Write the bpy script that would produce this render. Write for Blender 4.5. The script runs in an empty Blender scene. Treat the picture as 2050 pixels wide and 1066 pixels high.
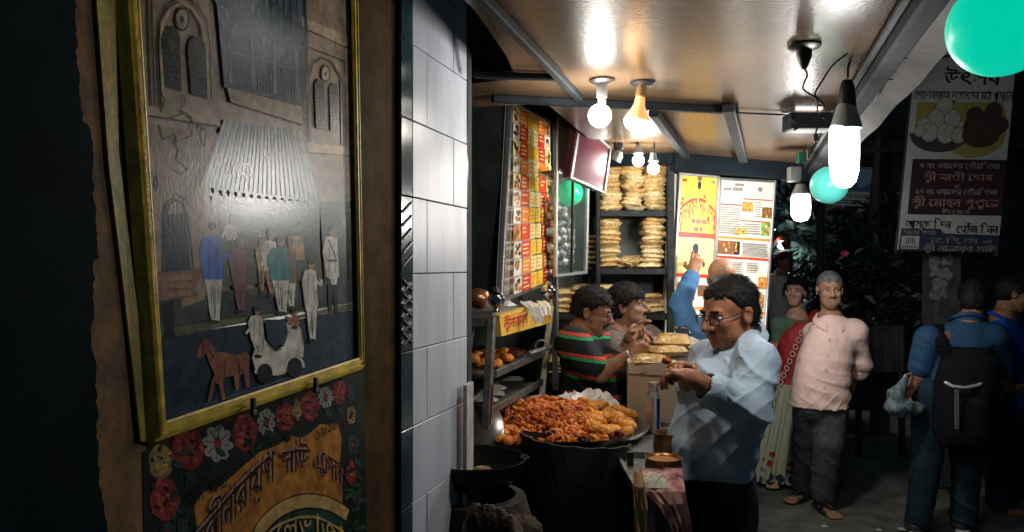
import bpy, math, random
import numpy as np
from mathutils import Vector, Matrix

# ------------------------------------------------------------------ camera, sky, light, exposure
S = bpy.context.scene
C = S.collection
F, CX, CY, EH = 1540.0, 1025.0, 533.0, 1.6
cam_d = bpy.data.cameras.new('camera')
cam = bpy.data.objects.new('camera', cam_d)
C.objects.link(cam)
cam.location = (0, 0, EH)
cam.rotation_euler = (math.radians(90), 0, 0)
cam_d.sensor_width = 36.0
cam_d.lens = 36.0 * F / 2050.0
cam_d.clip_start = 0.02
cam_d.clip_end = 500
S.camera = cam
world = bpy.data.worlds.new('World')
S.world = world
world.use_nodes = True
bg = world.node_tree.nodes['Background']
bg.inputs[0].default_value = (0.34, 0.66, 0.95, 1)      # dark night sky over the street
bg.inputs[1].default_value = 0.030
S.view_settings.view_transform = 'Standard'
S.view_settings.look = 'None'
S.view_settings.exposure = 0.22
S.view_settings.gamma = 1.0
try:
    S.cycles.use_denoising = True
    S.cycles.max_bounces = 8
    S.cycles.transparent_max_bounces = 12
    S.cycles.sample_clamp_indirect = 4.0
    S.cycles.sample_clamp_direct = 7.0
    S.cycles.caustics_reflective = False
    S.cycles.caustics_refractive = False
except Exception:
    pass
# lamps: radiance of each kind of bulb
L_MAIN, L_GLOBE, L_WARM, L_FAR, L_SHOP, L_POSTER_FILL = 125.0, 175.0, 28.0, 230.0, 260.0, 62.0

# ------------------------------------------------------------------ helpers: pixels to places
RND = random.Random(11)
NPR = np.random.RandomState(5)
YAW = math.radians(16.8)
DV = Vector((math.sin(YAW), math.cos(YAW), 0))       # along the stall front
NV = Vector((math.cos(YAW), -math.sin(YAW), 0))      # out of the left wall
UP = Vector((0, 0, 1))

def ray(px, py):
    return Vector(((px - CX) / F, 1.0, (CY - py) / F))
def P(px, py, d):
    return Vector((0, 0, EH)) + ray(px, py) * d
def Wp(px, py, c):                                    # on the vertical plane NV.p = -c
    r = ray(px, py)
    return Vector((0, 0, EH)) + r * (-c / (NV.x * r.x + NV.y))
def Hp(px, py, z):                                    # on a level plane
    r = ray(px, py)
    return Vector((0, 0, EH)) + r * ((z - EH) / r.z)
def plan(s, c, z):                                    # stall axes: along, left of, height
    p = DV * s - NV * c
    return Vector((p.x, p.y, z))

# ------------------------------------------------------------------ helpers: materials
MATS = {}
def M(name, rgb, rough=.6, metal=0., var=.18, vs=9., bump=0., bs=60., spec=.5, emit=0., ecol=None,
      stretch=None, rgb2=None, trans=0., alpha=1., coat=0., ior=1.45, detail=5.):
    if name in MATS:
        return MATS[name]
    m = bpy.data.materials.new(name)
    m.use_nodes = True
    nt = m.node_tree
    b = nt.nodes['Principled BSDF']
    b.inputs['Roughness'].default_value = rough
    b.inputs['Metallic'].default_value = metal
    b.inputs['Specular IOR Level'].default_value = spec
    b.inputs['IOR'].default_value = ior
    b.inputs['Transmission Weight'].default_value = trans
    b.inputs['Alpha'].default_value = alpha
    b.inputs['Coat Weight'].default_value = coat
    if rgb2 is None:
        c1 = [max(0, x * (1 - var)) for x in rgb]
        c2 = [min(1, x * (1 + var)) for x in rgb]
    else:
        c1, c2 = rgb, rgb2
    tc = nt.nodes.new('ShaderNodeTexCoord')
    src = tc.outputs['Object']
    if stretch:
        mp = nt.nodes.new('ShaderNodeMapping')
        mp.inputs['Scale'].default_value = stretch
        nt.links.new(src, mp.inputs[0])
        src = mp.outputs[0]
    if var > 0 or rgb2 is not None:
        n = nt.nodes.new('ShaderNodeTexNoise')
        n.inputs['Scale'].default_value = vs
        n.inputs['Detail'].default_value = detail
        n.inputs['Roughness'].default_value = .62
        nt.links.new(src, n.inputs['Vector'])
        r = nt.nodes.new('ShaderNodeValToRGB')
        r.color_ramp.elements[0].position = .34
        r.color_ramp.elements[1].position = .66
        r.color_ramp.elements[0].color = (*c1, 1)
        r.color_ramp.elements[1].color = (*c2, 1)
        nt.links.new(n.outputs['Fac'], r.inputs[0])
        nt.links.new(r.outputs[0], b.inputs['Base Color'])
    else:
        b.inputs['Base Color'].default_value = (*rgb, 1)
    if bump > 0:
        n2 = nt.nodes.new('ShaderNodeTexNoise')
        n2.inputs['Scale'].default_value = bs
        n2.inputs['Detail'].default_value = 4
        nt.links.new(src, n2.inputs['Vector'])
        bp = nt.nodes.new('ShaderNodeBump')
        bp.inputs['Strength'].default_value = bump
        bp.inputs['Distance'].default_value = .01
        nt.links.new(n2.outputs['Fac'], bp.inputs['Height'])
        nt.links.new(bp.outputs[0], b.inputs['Normal'])
    if emit > 0:
        b.inputs['Emission Color'].default_value = (*(ecol or rgb), 1)
        b.inputs['Emission Strength'].default_value = emit
    MATS[name] = m
    return m

def nodes_of(m):
    return m.node_tree, m.node_tree.nodes['Principled BSDF']

# ------------------------------------------------------------------ helpers: meshes
class MB:
    def __init__(s):
        s.v, s.f, s.mi, s.mats = [], [], [], []
    def mid(s, m):
        if m not in s.mats:
            s.mats.append(m)
        return s.mats.index(m)
    def face(s, pts, m):
        i = len(s.v)
        s.v += [tuple(p) for p in pts]
        s.f.append(list(range(i, i + len(pts))))
        s.mi.append(s.mid(m))
    def mesh(s, pts, faces, m):
        i = len(s.v)
        s.v += [tuple(p) for p in pts]
        k = s.mid(m)
        for f in faces:
            s.f.append([a + i for a in f])
            s.mi.append(k)
    def hexa(s, q, m):                                # q: 4 lower then 4 upper points
        s.mesh(q, [(3, 2, 1, 0), (4, 5, 6, 7), (0, 1, 5, 4), (1, 2, 6, 5), (2, 3, 7, 6), (3, 0, 4, 7)], m)
    def box(s, c, ax, ay, az, m, bev=0.):             # centre and three half axes
        c, ax, ay, az = Vector(c), Vector(ax), Vector(ay), Vector(az)
        if bev <= 0:
            s.hexa([c - ax - ay - az, c + ax - ay - az, c + ax + ay - az, c - ax + ay - az,
                    c - ax - ay + az, c + ax - ay + az, c + ax + ay + az, c - ax + ay + az], m)
            return
        A = [ax, ay, az]
        L = [a.length for a in A]
        U = [a / l for a, l in zip(A, L)]
        pts, idx = [], {}
        for sx in (-1, 1):
            for sy in (-1, 1):
                for sz in (-1, 1):
                    sg = (sx, sy, sz)
                    for k in range(3):
                        p = Vector(c)
                        for j in range(3):
                            p += U[j] * sg[j] * (L[j] - (0 if j == k else bev))
                        idx[(sg, k)] = len(pts)
                        pts.append(p)
        fs = []
        for k in range(3):
            a, b = [j for j in range(3) if j != k]
            for sg in (-1, 1):
                q = []
                for (u, v) in ((-1, -1), (1, -1), (1, 1), (-1, 1)):
                    t = [0, 0, 0]; t[k] = sg; t[a] = u; t[b] = v
                    q.append(idx[(tuple(t), k)])
                fs.append(q)
        for k in range(3):                             # bevel strips
            a, b = [j for j in range(3) if j != k]
            for u in (-1, 1):
                for v in (-1, 1):
                    t0 = [0, 0, 0]; t0[a] = u; t0[b] = v
                    t1 = list(t0); t0[k] = -1; t1[k] = 1
                    t0, t1 = tuple(t0), tuple(t1)
                    fs.append([idx[(t0, a)], idx[(t1, a)], idx[(t1, b)], idx[(t0, b)]])
        for sx in (-1, 1):
            for sy in (-1, 1):
                for sz in (-1, 1):
                    fs.append([idx[((sx, sy, sz), k)] for k in range(3)])
        s.mesh(pts, fs, m)
    def bar(s, a, b, w, h, m, up=UP, bev=0.):         # a straight bar of square section
        a, b = Vector(a), Vector(b)
        d = (b - a)
        u = d.normalized()
        r = u.cross(Vector(up))
        if r.length < 1e-4:
            r = u.cross(Vector((1, 0, 0)))
        r.normalize()
        t = r.cross(u)
        s.box((a + b) / 2, d / 2, r * w / 2, t * h / 2, m, bev)
    def tube(s, path, rad, m, seg=8, caps=True):
        path = [Vector(p) for p in path]
        n = len(path)
        if not isinstance(rad, (list, tuple)):
            rad = [rad] * n
        i0 = len(s.v)
        prev = None
        k = s.mid(m)
        for i, p in enumerate(path):
            t = (path[min(i + 1, n - 1)] - path[max(i - 1, 0)])
            t.normalize()
            if prev is None:
                r = t.cross(UP)
                if r.length < .1:
                    r = t.cross(Vector((1, 0, 0)))
            else:
                r = prev - t * prev.dot(t)
            r.normalize()
            prev = r
            q = t.cross(r)
            for j in range(seg):
                a = 2 * math.pi * j / seg
                s.v.append(tuple(p + (r * math.cos(a) + q * math.sin(a)) * rad[i]))
        for i in range(n - 1):
            for j in range(seg):
                a, b = i0 + i * seg + j, i0 + i * seg + (j + 1) % seg
                s.f.append([a, b, b + seg, a + seg]); s.mi.append(k)
        if caps:
            s.f.append([i0 + j for j in range(seg)][::-1]); s.mi.append(k)
            s.f.append([i0 + (n - 1) * seg + j for j in range(seg)]); s.mi.append(k)
    def lathe(s, o, prof, m, seg=24, axis=UP, sx=1., sy=1.):   # prof: (radius, height)
        o = Vector(o)
        ax = Vector(axis).normalized()
        r = ax.orthogonal().normalized()
        q = ax.cross(r)
        i0 = len(s.v)
        k = s.mid(m)
        for (rr, h) in prof:
            for j in range(seg):
                a = 2 * math.pi * j / seg
                s.v.append(tuple(o + ax * h + (r * math.cos(a) * sx + q * math.sin(a) * sy) * max(rr, 1e-5)))
        for i in range(len(prof) - 1):
            for j in range(seg):
                a, b = i0 + i * seg + j, i0 + i * seg + (j + 1) % seg
                s.f.append([a, b, b + seg, a + seg]); s.mi.append(k)
    def ball(s, c, r, m, seg=14, rings=9, sc=(1, 1, 1), noise=0., rnd=None):
        c = Vector(c)
        i0 = len(s.v)
        k = s.mid(m)
        for i in range(rings + 1):
            th = math.pi * i / rings
            for j in range(seg):
                a = 2 * math.pi * j / seg
                q = 1 + (noise * (rnd.random() - .5) if noise else 0)
                s.v.append((c.x + r * sc[0] * math.sin(th) * math.cos(a) * q, c.y + r * sc[1] * math.sin(th) * math.sin(a) * q,
                            c.z + r * sc[2] * math.cos(th) * q))
        for i in range(rings):
            for j in range(seg):
                a, b = i0 + i * seg + j, i0 + i * seg + (j + 1) % seg
                s.f.append([a, a + seg, b + seg, b]); s.mi.append(k)
    def slab(s, pts, th, nrm, m):                     # polygon with thickness
        pts = [Vector(p) for p in pts]
        n = Vector(nrm) * th
        k = len(pts)
        s.mesh(pts + [p - n for p in pts],
               [list(range(k)), list(range(2 * k - 1, k - 1, -1))] + [[i, i + k, (i + 1) % k + k, (i + 1) % k] for i in range(k)], m)
    def build(s, name, parent=None, smooth=False, origin=None):
        me = bpy.data.meshes.new(name)
        v = np.array(s.v, dtype=float).reshape(-1, 3)
        if parent is not None:
            o0 = np.array(root_loc(parent))
        elif origin is not None:
            o0 = np.array(origin, dtype=float)
        else:
            o0 = np.array([(v[:, 0].min() + v[:, 0].max()) / 2, (v[:, 1].min() + v[:, 1].max()) / 2, v[:, 2].min()])
        me.from_pydata((v - o0).tolist(), [], s.f)
        for m in s.mats:
            me.materials.append(m)
        me.polygons.foreach_set('material_index', s.mi)
        if smooth:
            me.polygons.foreach_set('use_smooth', [True] * len(s.f))
            try:
                if smooth != 'all':
                    me.set_sharp_from_angle(angle=math.radians(40))
            except Exception:
                pass
        me.update()
        ob = bpy.data.objects.new(name, me)
        C.objects.link(ob)
        if parent is not None:
            ob.parent = parent
        else:
            ob.location = o0
        return ob

def root_loc(o):
    l = Vector(o.location)
    while o.parent is not None:
        o = o.parent
        l = l + Vector(o.location)
    return l
def tag(o, label=None, cat=None, group=None, kind=None):
    if label: o['label'] = label
    if cat: o['category'] = cat
    if group: o['group'] = group
    if kind: o['kind'] = kind
    return o
def thing(name, loc, label, cat, group=None):
    o = bpy.data.objects.new(name, None)
    o.empty_display_size = .05
    C.objects.link(o)
    o.location = loc
    return tag(o, label, cat, group)
def dup(o, loc=None, rotz=None, parent=None, label=None, group=None, scale=None):
    c = o.copy()
    C.objects.link(c)
    if parent is not None: c.parent = parent
    if loc is not None: c.location = loc
    if rotz is not None: c.rotation_euler = (c.rotation_euler[0], c.rotation_euler[1], rotz)
    if scale is not None: c.scale = scale
    if label: c['label'] = label
    if group: c['group'] = group
    for ch in o.children:
        dup(ch, parent=c)
    return c

# ------------------------------------------------------------------ helpers: Bengali lettering
GLY = {}
def glyph(ch):
    if ch in GLY:
        return GLY[ch]
    cu = bpy.data.curves.new('t', 'FONT')
    cu.body = ch
    cu.resolution_u = 2
    o = bpy.data.objects.new('t', cu)
    C.objects.link(o)
    bpy.context.view_layer.update()
    me = o.evaluated_get(bpy.context.evaluated_depsgraph_get()).to_mesh()
    v = [(a.co.x, a.co.y) for a in me.vertices]
    f = [list(p.vertices) for p in me.polygons]
    bpy.data.objects.remove(o)
    bpy.data.curves.remove(cu)
    mx = max([a[0] for a in v], default=.3)
    mn = min([a[0] for a in v], default=0)
    if ch == ' ':
        adv = .3
    elif mx < .2 and ord(ch) > 0x900:
        adv = 0
    elif mn > .01:
        adv = mx + .07
    else:
        adv = mx - .012
    GLY[ch] = (v, f, adv)
    return GLY[ch]
def text2d(t):
    """visual-order Bengali; {x} hangs x below the letter before it, [x] sets a small mark above it"""
    V, Fs, x, last, i = [], [], 0., 0., 0
    def put(ch, ox, oy, sc):
        v, f, a = glyph(ch)
        b = len(V)
        V.extend([(ox + p[0] * sc, oy + p[1] * sc) for p in v])
        Fs.extend([[k + b for k in q] for q in f])
        return a * sc
    while i < len(t):
        ch = t[i]
        if ch == '{':
            put(t[i + 1], max(last, x - .55) + .06, -.24, .5); i += 3; continue
        if ch == '[':
            put(t[i + 1], x - .34, .52, .6); i += 3; continue
        a = put(ch, x, 0, 1)
        if a > 0: last = x
        x += a
        i += 1
    return V, Fs, x
def text_on(mb, t, fn, m, bold=0.):
    """fn maps letter space (x in 0..1 over the width, y in letter heights) to a point"""
    V, Fs, w = text2d(t)
    mb.mesh([fn(p[0] / w, p[1]) for p in V], Fs, m)
    if bold:
        mb.mesh([fn((p[0] + bold) / w, p[1] + bold * .5) for p in V], Fs, m)
# ------------------------------------------------------------------ ground, street, far walls
m_ground = M('street_asphalt', (.105, .105, .09), .75, var=.45, vs=5, bump=.5, bs=35)
mb = MB()
N_ = 60
gp = [[Vector((-8 + 24 * i / N_, -3 + 27 * j / N_, .012 * math.sin(i * 1.7) * math.cos(j * 1.3))) for j in range(N_ + 1)] for i in range(N_ + 1)]
for i in range(N_):
    for j in range(N_):
        mb.face([gp[i][j], gp[i + 1][j], gp[i + 1][j + 1], gp[i][j + 1]], m_ground)
tag(mb.build('street', smooth=True), kind='structure')
mb = MB()
mb.face([(-9, -4, -.03), (17, -4, -.03), (17, 25, -.03), (-9, 25, -.03)], m_ground)
tag(mb.build('ground'), kind='structure')

CW = .845                                              # the left wall's face
m_brown = M('brown_wall_paint', (.050, .029, .008), .8, var=.5, vs=10, bump=.12, bs=120, spec=.08)
m_teal = M('dark_green_wall_paint', (.003, .011, .015), .75, var=.4, vs=6, bump=.05, bs=60, spec=.06)
mb = MB()
mb.hexa([plan(-1.5, CW, 0), plan(-1.5, CW + .2, 0), plan(2.2, CW + .2, 0), plan(2.2, CW, 0),
         plan(-1.5, CW, 3), plan(-1.5, CW + .2, 3), plan(2.2, CW + .2, 3), plan(2.2, CW, 3)], m_brown)
wl = mb.build('wall')
tag(wl, 'dark brown painted wall of the shop front behind the framed painting', 'wall')
# the thick dark coat of paint with its ragged edge
mb = MB()
edge = []
wk = 0.
for y in range(-900, 1500, 8):
    wk = wk * .93 + RND.uniform(-3.2, 3.2)
    x = 150 + y * .052 + wk + RND.uniform(-1.2, 1.2)
    if 250 < y < 520: x += 12
    edge.append(Wp(x, y, CW - .004))
bot = plan(-1.4, CW - .004, 0.0)
top = plan(-1.4, CW - .004, 2.98)
edge = [e for e in edge if 0.0 < e.z < 2.98]
mb.slab([top] + edge + [bot], .006, NV, m_teal)
mb.build('dark_paint_coat', parent=wl)
m_rust = M('rust_brown_paint_band', (.18, .085, .024), .75, var=.5, vs=16, bump=.12, bs=120)
mb = MB()
q = [Wp(a, b, CW - .001) for a, b in ((130, -420), (205, -420), (215, 300), (268, 890), (292, 890), (296, 1600), (200, 1600), (150, 300))]
mb.face(q, m_rust)
mb.build('rust_paint_band', parent=wl)

# ------------------------------------------------------------------ the framed painting
m_gold = M('yellow_frame_paint', (.72, .53, .075), .34, var=.3, vs=30, bump=.2, bs=160)
m_olive = M('olive_board_paint', (.44, .32, .035), .5, var=.35, vs=18, bump=.12, bs=110)
CP = CW - .003
pt = thing('framed_painting', Wp(510, 885, CW), 'large painting of an old street house with a horse carriage, in a yellow moulded frame', 'painting')
m_dark0 = M('dark_clip', (.03, .026, .012), .6)  # plain dark colour of the two clips
oc = [(196, -420), (716, -80), (729, 741), (305, 890)]
ic = [(246, -400), (702, -72), (719, 716), (323, 843)]
lean = lambda px: .032 * (px - 300) / 420.            # the frame hangs a little proud on its far side
O3 = [Wp(a - 9, b, CW - lean(a)) for a, b in oc]
I3 = [Wp(a - (9 if a > 600 else 4), b, CW - lean(a)) for a, b in ic]
prof = [(0, -.036), (0, .004), (.10, .012), (.22, .014), (.27, .014), (.33, .019), (.45, .020), (.52, .014), (.57, .013), (.62, .018), (.78, .018), (.84, .014), (.90, .016), (1, .014), (1, .010)]
mb = MB()
for k in range(4):
    a, b = k, (k + 1) % 4
    sub = 1
    for (t0, h0), (t1, h1) in zip([(t_, h_ * (.85 if h_ > 0 else 1)) for t_, h_ in prof[:-1]], [(t_, h_ * (.85 if h_ > 0 else 1)) for t_, h_ in prof[1:]]):
        mb.face([O3[a].lerp(I3[a], t0) + NV * h0, O3[b].lerp(I3[b], t0) + NV * h0, O3[b].lerp(I3[b], t1) + NV * h1, O3[a].lerp(I3[a], t1) + NV * h1], m_gold)
mb.build('frame', parent=pt)
for (x, y) in ((507, 815), (632, 772)):               # two dark clips on the lower rail
    mb = MB()
    p = Wp(x, y, CW - .022 - lean(x))
    mb.box(p, DV * .004, NV * .004, UP * .015, m_dark0, .001)
    mb.box(p + UP * -.010 + NV * .002, DV * .007, NV * .003, UP * .004, m_dark0, .001)
    mb.build('clip', parent=pt)
# the yellow board beside the frame
mb = MB()
q = [Wp(a, b, CW) for a, b in ((165, -420), (215, -420), (232, 300), (262, 560), (304, 884), (277, 884), (240, 560), (212, 330), (185, -30))]
mb.slab([p + NV * .005 for p in q], .0045, NV, m_olive)
bd = mb.build('board')
tag(bd, 'narrow olive yellow board running up the wall against the left side of the painting frame', 'board')

PL = [0]
GRP = [False]                                         # strokes of one row of slats lie side by side: one coat
def coat(on):
    PL[0] += 1
    GRP[0] = on
def paint(mb, pts, m, same=False):                    # one stroke of paint, each a hair above the last
    PL[0] += 0 if (same or GRP[0]) else 1
    c = CP - .0000025 * PL[0]
    mb.face([Wp(x, y, c - lean(x)) for x, y in pts], m)
def ell(cx, cy, rx, ry, rot=0, n=20, a0=0, a1=360):
    r = math.radians(rot)
    o = []
    for i in range(n + (a1 - a0 < 360)):
        a = math.radians(a0 + (a1 - a0) * i / n)
        x, y = rx * math.cos(a), ry * math.sin(a)
        o.append((cx + x * math.cos(r) - y * math.sin(r), cy + x * math.sin(r) + y * math.cos(r)))
    return o
def stroke(mb, pts, w, m, fn=None):
    fn = fn or paint
    first = True
    for (x0, y0), (x1, y1) in zip(pts[:-1], pts[1:]):
        l = math.hypot(x1 - x0, y1 - y0) or 1
        nx, ny = -(y1 - y0) / l * w / 2, (x1 - x0) / l * w / 2
        fn(mb, [(x0 + nx, y0 + ny), (x1 + nx, y1 + ny), (x1 - nx, y1 - ny), (x0 - nx, y0 - ny)], m, not first)
        first = False

def oil(name, rgb, var=.42):
    """oil paint under cracked varnish: brush marks and blisters in the relief"""
    if name in MATS: return MATS[name]
    m = M(name, tuple(min(.8, x * s_) for x, s_ in zip(rgb, (1.85, 1.7, 1.5))), .25, var=var, vs=38, spec=.85, detail=9.)
    nt, b = nodes_of(m)
    tc = nt.nodes.new('ShaderNodeTexCoord')
    mp = nt.nodes.new('ShaderNodeMapping'); mp.inputs['Scale'].default_value = (60, 60, 22)
    nt.links.new(tc.outputs['Object'], mp.inputs[0])
    n = nt.nodes.new('ShaderNodeTexNoise'); n.inputs['Scale'].default_value = 4; n.inputs['Detail'].default_value = 5
    nt.links.new(mp.outputs[0], n.inputs['Vector'])
    n2 = nt.nodes.new('ShaderNodeTexVoronoi'); n2.inputs['Scale'].default_value = 26; n2.feature = 'DISTANCE_TO_EDGE'
    nt.links.new(tc.outputs['Object'], n2.inputs['Vector'])
    r = nt.nodes.new('ShaderNodeMapRange'); r.inputs[1].default_value = 0; r.inputs[2].default_value = .08
    nt.links.new(n2.outputs['Distance'], r.inputs[0])
    ad = nt.nodes.new('ShaderNodeMath'); ad.operation = 'MULTIPLY_ADD'; ad.inputs[1].default_value = .10
    nt.links.new(r.outputs[0], ad.inputs[0]); nt.links.new(n.outputs['Fac'], ad.inputs[2])
    bp = nt.nodes.new('ShaderNodeBump'); bp.inputs['Strength'].default_value = .16; bp.inputs['Distance'].default_value = .0012
    nt.links.new(ad.outputs[0], bp.inputs['Height']); nt.links.new(bp.outputs[0], b.inputs['Normal'])
    return m
o_wall = oil('paint_ochre_grey', (.20, .165, .125))
o_wall2 = oil('paint_pinkish_grey', (.22, .165, .13))
o_cream = oil('paint_cream', (.30, .25, .19))
o_roof = oil('paint_slate_blue', (.045, .075, .10))
o_roofd = oil('paint_dark_slate', (.014, .025, .036))
o_roofl = oil('paint_light_slate', (.11, .15, .18))
o_dk = oil('paint_black_brown', (.014, .016, .018))
o_ltbl = oil('paint_pale_blue', (.09, .13, .16))
o_road = oil('paint_night_blue', (.016, .030, .052))
o_walk = oil('paint_walk_green', (.040, .055, .058))
o_kerb = oil('paint_kerb_olive', (.085, .10, .06))
o_line = oil('paint_line', (.022, .022, .022))
o_red = oil('paint_brown_red', (.16, .095, .07))
o_blue = oil('paint_royal_blue', (.012, .09, .42))
o_teal = oil('paint_teal', (.015, .17, .19))
o_white = oil('paint_white', (.42, .41, .40))
o_marn = oil('paint_maroon', (.13, .045, .055))
o_skin = oil('paint_skin', (.24, .14, .085))
o_horse = oil('paint_horse', (.165, .075, .055))
o_gold = oil('paint_straw', (.28, .2, .07))
o_step = oil('paint_step', (.24, .155, .11))
mb = MB()
# board of the picture
corner = [(244, -400), (704, -72), (721, 718), (321, 847)]
mb.face([Wp(x, y, CP - lean(x)) for x, y in corner], o_wall)
pp = lambda pts, m: paint(mb, pts, m)
st = lambda pts, w, m: stroke(mb, pts, w, m)
# upper storey left
pp([(244, -400), (298, -360), (284, 230), (270, 215)], o_wall2)
for x0, w in ((278, 3), (296, 5), (305, 3)):
    st([(x0 - 6, -200), (x0, 60), (x0 + 6, 212)], w, o_line)
st([(320, 215), (314, 90), (318, 40), (336, 8), (362, -6), (392, 6), (412, 40), (420, 90), (423, 200)], 3, o_line)
st([(328, 210), (322, 90), (326, 46), (342, 18), (364, 6), (386, 18), (404, 46), (412, 90), (415, 198)], 7, o_cream)
pp(ell(365, 39, 14, 24), o_dk); pp(ell(365, 39, 11, 20), o_cream); pp(ell(364, 39, 4, 8), o_dk)
for cx, y0, y1, w in ((341, 52, 182, 19), (394, 72, 196, 18)):
    pts = [(cx + w * math.cos(a), y0 + 28 - 28 * math.sin(a)) for a in [math.pi * i / 10 for i in range(11)]]
    pp([(cx - w + 7, y1 - 8), (cx + w + 4, y1 + 2)] + pts, o_dk)
    coat(True)
    for k in range(12):
        yy = y0 + 22 + k * (y1 - y0 - 24) / 12
        st([(cx - w + 3 + k * .4, yy), (cx + w - 3 + k * .4, yy + 4)], 2, o_roofd)
    coat(False)
# balcony with its roof
pp([(430, -40), (614, -10), (610, 230), (449, 175)], o_roofd)
pp([(430, 5), (432, -120), (600, -90), (616, 94), (520, 56)], o_roof)
coat(True)
for k in range(14):
    x = 440 + k * 13
    st([(x - 18, -110), (x - 4, -30), (x + 2, 10 + k * 6.2)], 2.5, o_roofd)
coat(True)
for k in range(4):
    x = 458 + k * 45
    st([(x, 58 + k * 12), (x + 4, 168 + k * 10)], 6, o_ltbl)
coat(False)
st([(462, 104), (602, 142)], 6, o_roof)
coat(True)
for k in range(22):
    x = 466 + k * 6.2
    st([(x, 112 + k * 1.7), (x + 2, 172 + k * 1.6)], 2, o_roof)
coat(False)
pp([(455, 176), (604, 214), (606, 250), (462, 205)], o_wall2)
st([(450, 172), (612, 214)], 6, o_dk)
# right bay
st([(606, -60), (614, 94), (608, 252)], 7, o_dk)
pp([(604, 33), (702, 76), (702, 98), (606, 56)], o_cream); st([(606, 56), (702, 98)], 3, o_line)
st([(606, 90), (702, 128)], 2.5, o_line)
st([(622, 285), (618, 160), (626, 128), (645, 116), (664, 124), (682, 156), (685, 290)], 3, o_line)
pp(ell(652, 148, 9, 18), o_dk); pp(ell(652, 148, 7, 14), o_cream); pp(ell(652, 148, 2.5, 5), o_dk)
for cx, y0, y1, w in ((640, 158, 256, 10), (668, 166, 262, 9)):
    pts = [(cx + w * math.cos(a), y0 + 16 - 16 * math.sin(a)) for a in [math.pi * i / 8 for i in range(9)]]
    pp([(cx - w + 3, y1), (cx + w + 3, y1 + 4)] + pts, o_roofd)
    coat(True)
    for k in range(9): st([(cx - w + 2, y0 + 18 + k * 8.5), (cx + w, y0 + 20 + k * 8.5)], 1.5, o_roof)
    coat(False)
coat(False)
pp([(690, 96), (704, 100), (708, 300), (694, 296)], o_wall2)
pp([(612, 286), (708, 296), (708, 312), (614, 304)], o_cream); st([(612, 305), (708, 313)], 3, o_line)
pp([(616, 308), (710, 314), (713, 400), (640, 400)], o_wall2)
# cornice and plastered wall
pp([(266, 212), (440, 238), (442, 252), (268, 226)], o_cream)
st([(268, 228), (442, 254)], 4, o_line)
pp([(270, 244), (440, 268), (408, 366), (430, 420), (410, 600), (300, 640), (284, 520)], o_wall2)
for pts in ([(318, 250), (326, 280), (350, 270), (356, 300)], [(344, 280), (358, 300), (352, 320), (376, 338), (364, 350), (340, 336)],
            [(400, 250), (414, 262), (410, 292), (402, 280), (400, 250)], [(312, 350), (316, 366), (312, 384), (308, 366), (312, 350)],
            [(292, 300), (300, 306)], [(352, 386), (372, 402)], [(320, 180), (330, 200), (322, 226)], [(366, 190), (372, 206), (362, 222), (386, 236)],
            [(336, 238), (372, 226), (386, 244), (384, 272), (366, 280)]):
    st(pts, 3, o_line)
# the big corrugated awning
pp([(448, 240), (608, 262), (642, 404), (404, 372)], o_roofl)
coat(True)
for k in range(26):
    t = k / 25
    st([(450 + 157 * t, 240 + 22 * t), (406 + 234 * t, 374 + 30 * t)], 3.4, o_roof if k % 2 else o_cream)
coat(True)
for k in range(15):
    x = 410 + k * 15.5
    pp([(x, 372 + k * 2.1), (x + 15, 374 + k * 2.1), (x + 8, 388 + k * 2)], o_ltbl)
coat(False)
st([(404, 372), (520, 390), (642, 405)], 3, o_line)
for pts in ([(466, 350), (466, 336), (480, 328), (500, 330), (504, 346), (498, 354)], [(474, 344), (478, 352), (486, 346), (494, 356)],
            [(516, 262), (522, 290), (536, 322), (548, 300), (552, 270)], [(434, 380), (446, 378), (452, 392), (440, 408)]):
    st(pts, 3.4, o_dk)
# dark shop under it and the doors
pp([(424, 392), (640, 406), (640, 560), (420, 575)], o_walk)
pp([(440, 410), (636, 418), (634, 520), (440, 520)], o_roofd)
pp([(475, 462), (520, 464), (514, 500), (478, 500)], o_dk); st([(473, 462), (520, 463), (520, 500)], 3, o_wall)
pp([(576, 472), (608, 472), (612, 520), (580, 522)], o_gold); st([(576, 472), (608, 472), (612, 520)], 3, o_line)
pp([(330, 545), (328, 430), (334, 408), (350, 400), (366, 412), (374, 440), (382, 542)], o_roofd)
pp([(335, 430), (340, 410), (350, 404), (362, 412), (368, 428)], o_wall)
st([(326, 546), (326, 430), (334, 404), (350, 396), (368, 408), (378, 440), (388, 544)], 3, o_line)
pp([(640, 405), (710, 402), (712, 562), (650, 568)], o_walk)
pp([(644, 428), (698, 424), (702, 560), (650, 566)], o_dk)
pp([(300, 548), (420, 532), (426, 590), (304, 604)], o_red)
for k in range(3): pp([(338, 552 + k * 16), (380, 550 + k * 16), (386, 560 + k * 16), (338, 562 + k * 16)], o_step)
# pavement, kerb, road
pp([(302, 600), (440, 584), (712, 558), (717, 610), (600, 640), (313, 690)], o_walk)
pp([(313, 662), (420, 645), (560, 622), (717, 604), (718, 618), (560, 640), (420, 660), (314, 682)], o_kerb)
pp([(314, 684), (420, 662), (560, 642), (718, 620), (721, 718), (321, 847)], o_road)
pp([(326, 606), (348, 600), (348, 664), (356, 678), (322, 684), (328, 664)], o_dk)
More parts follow.
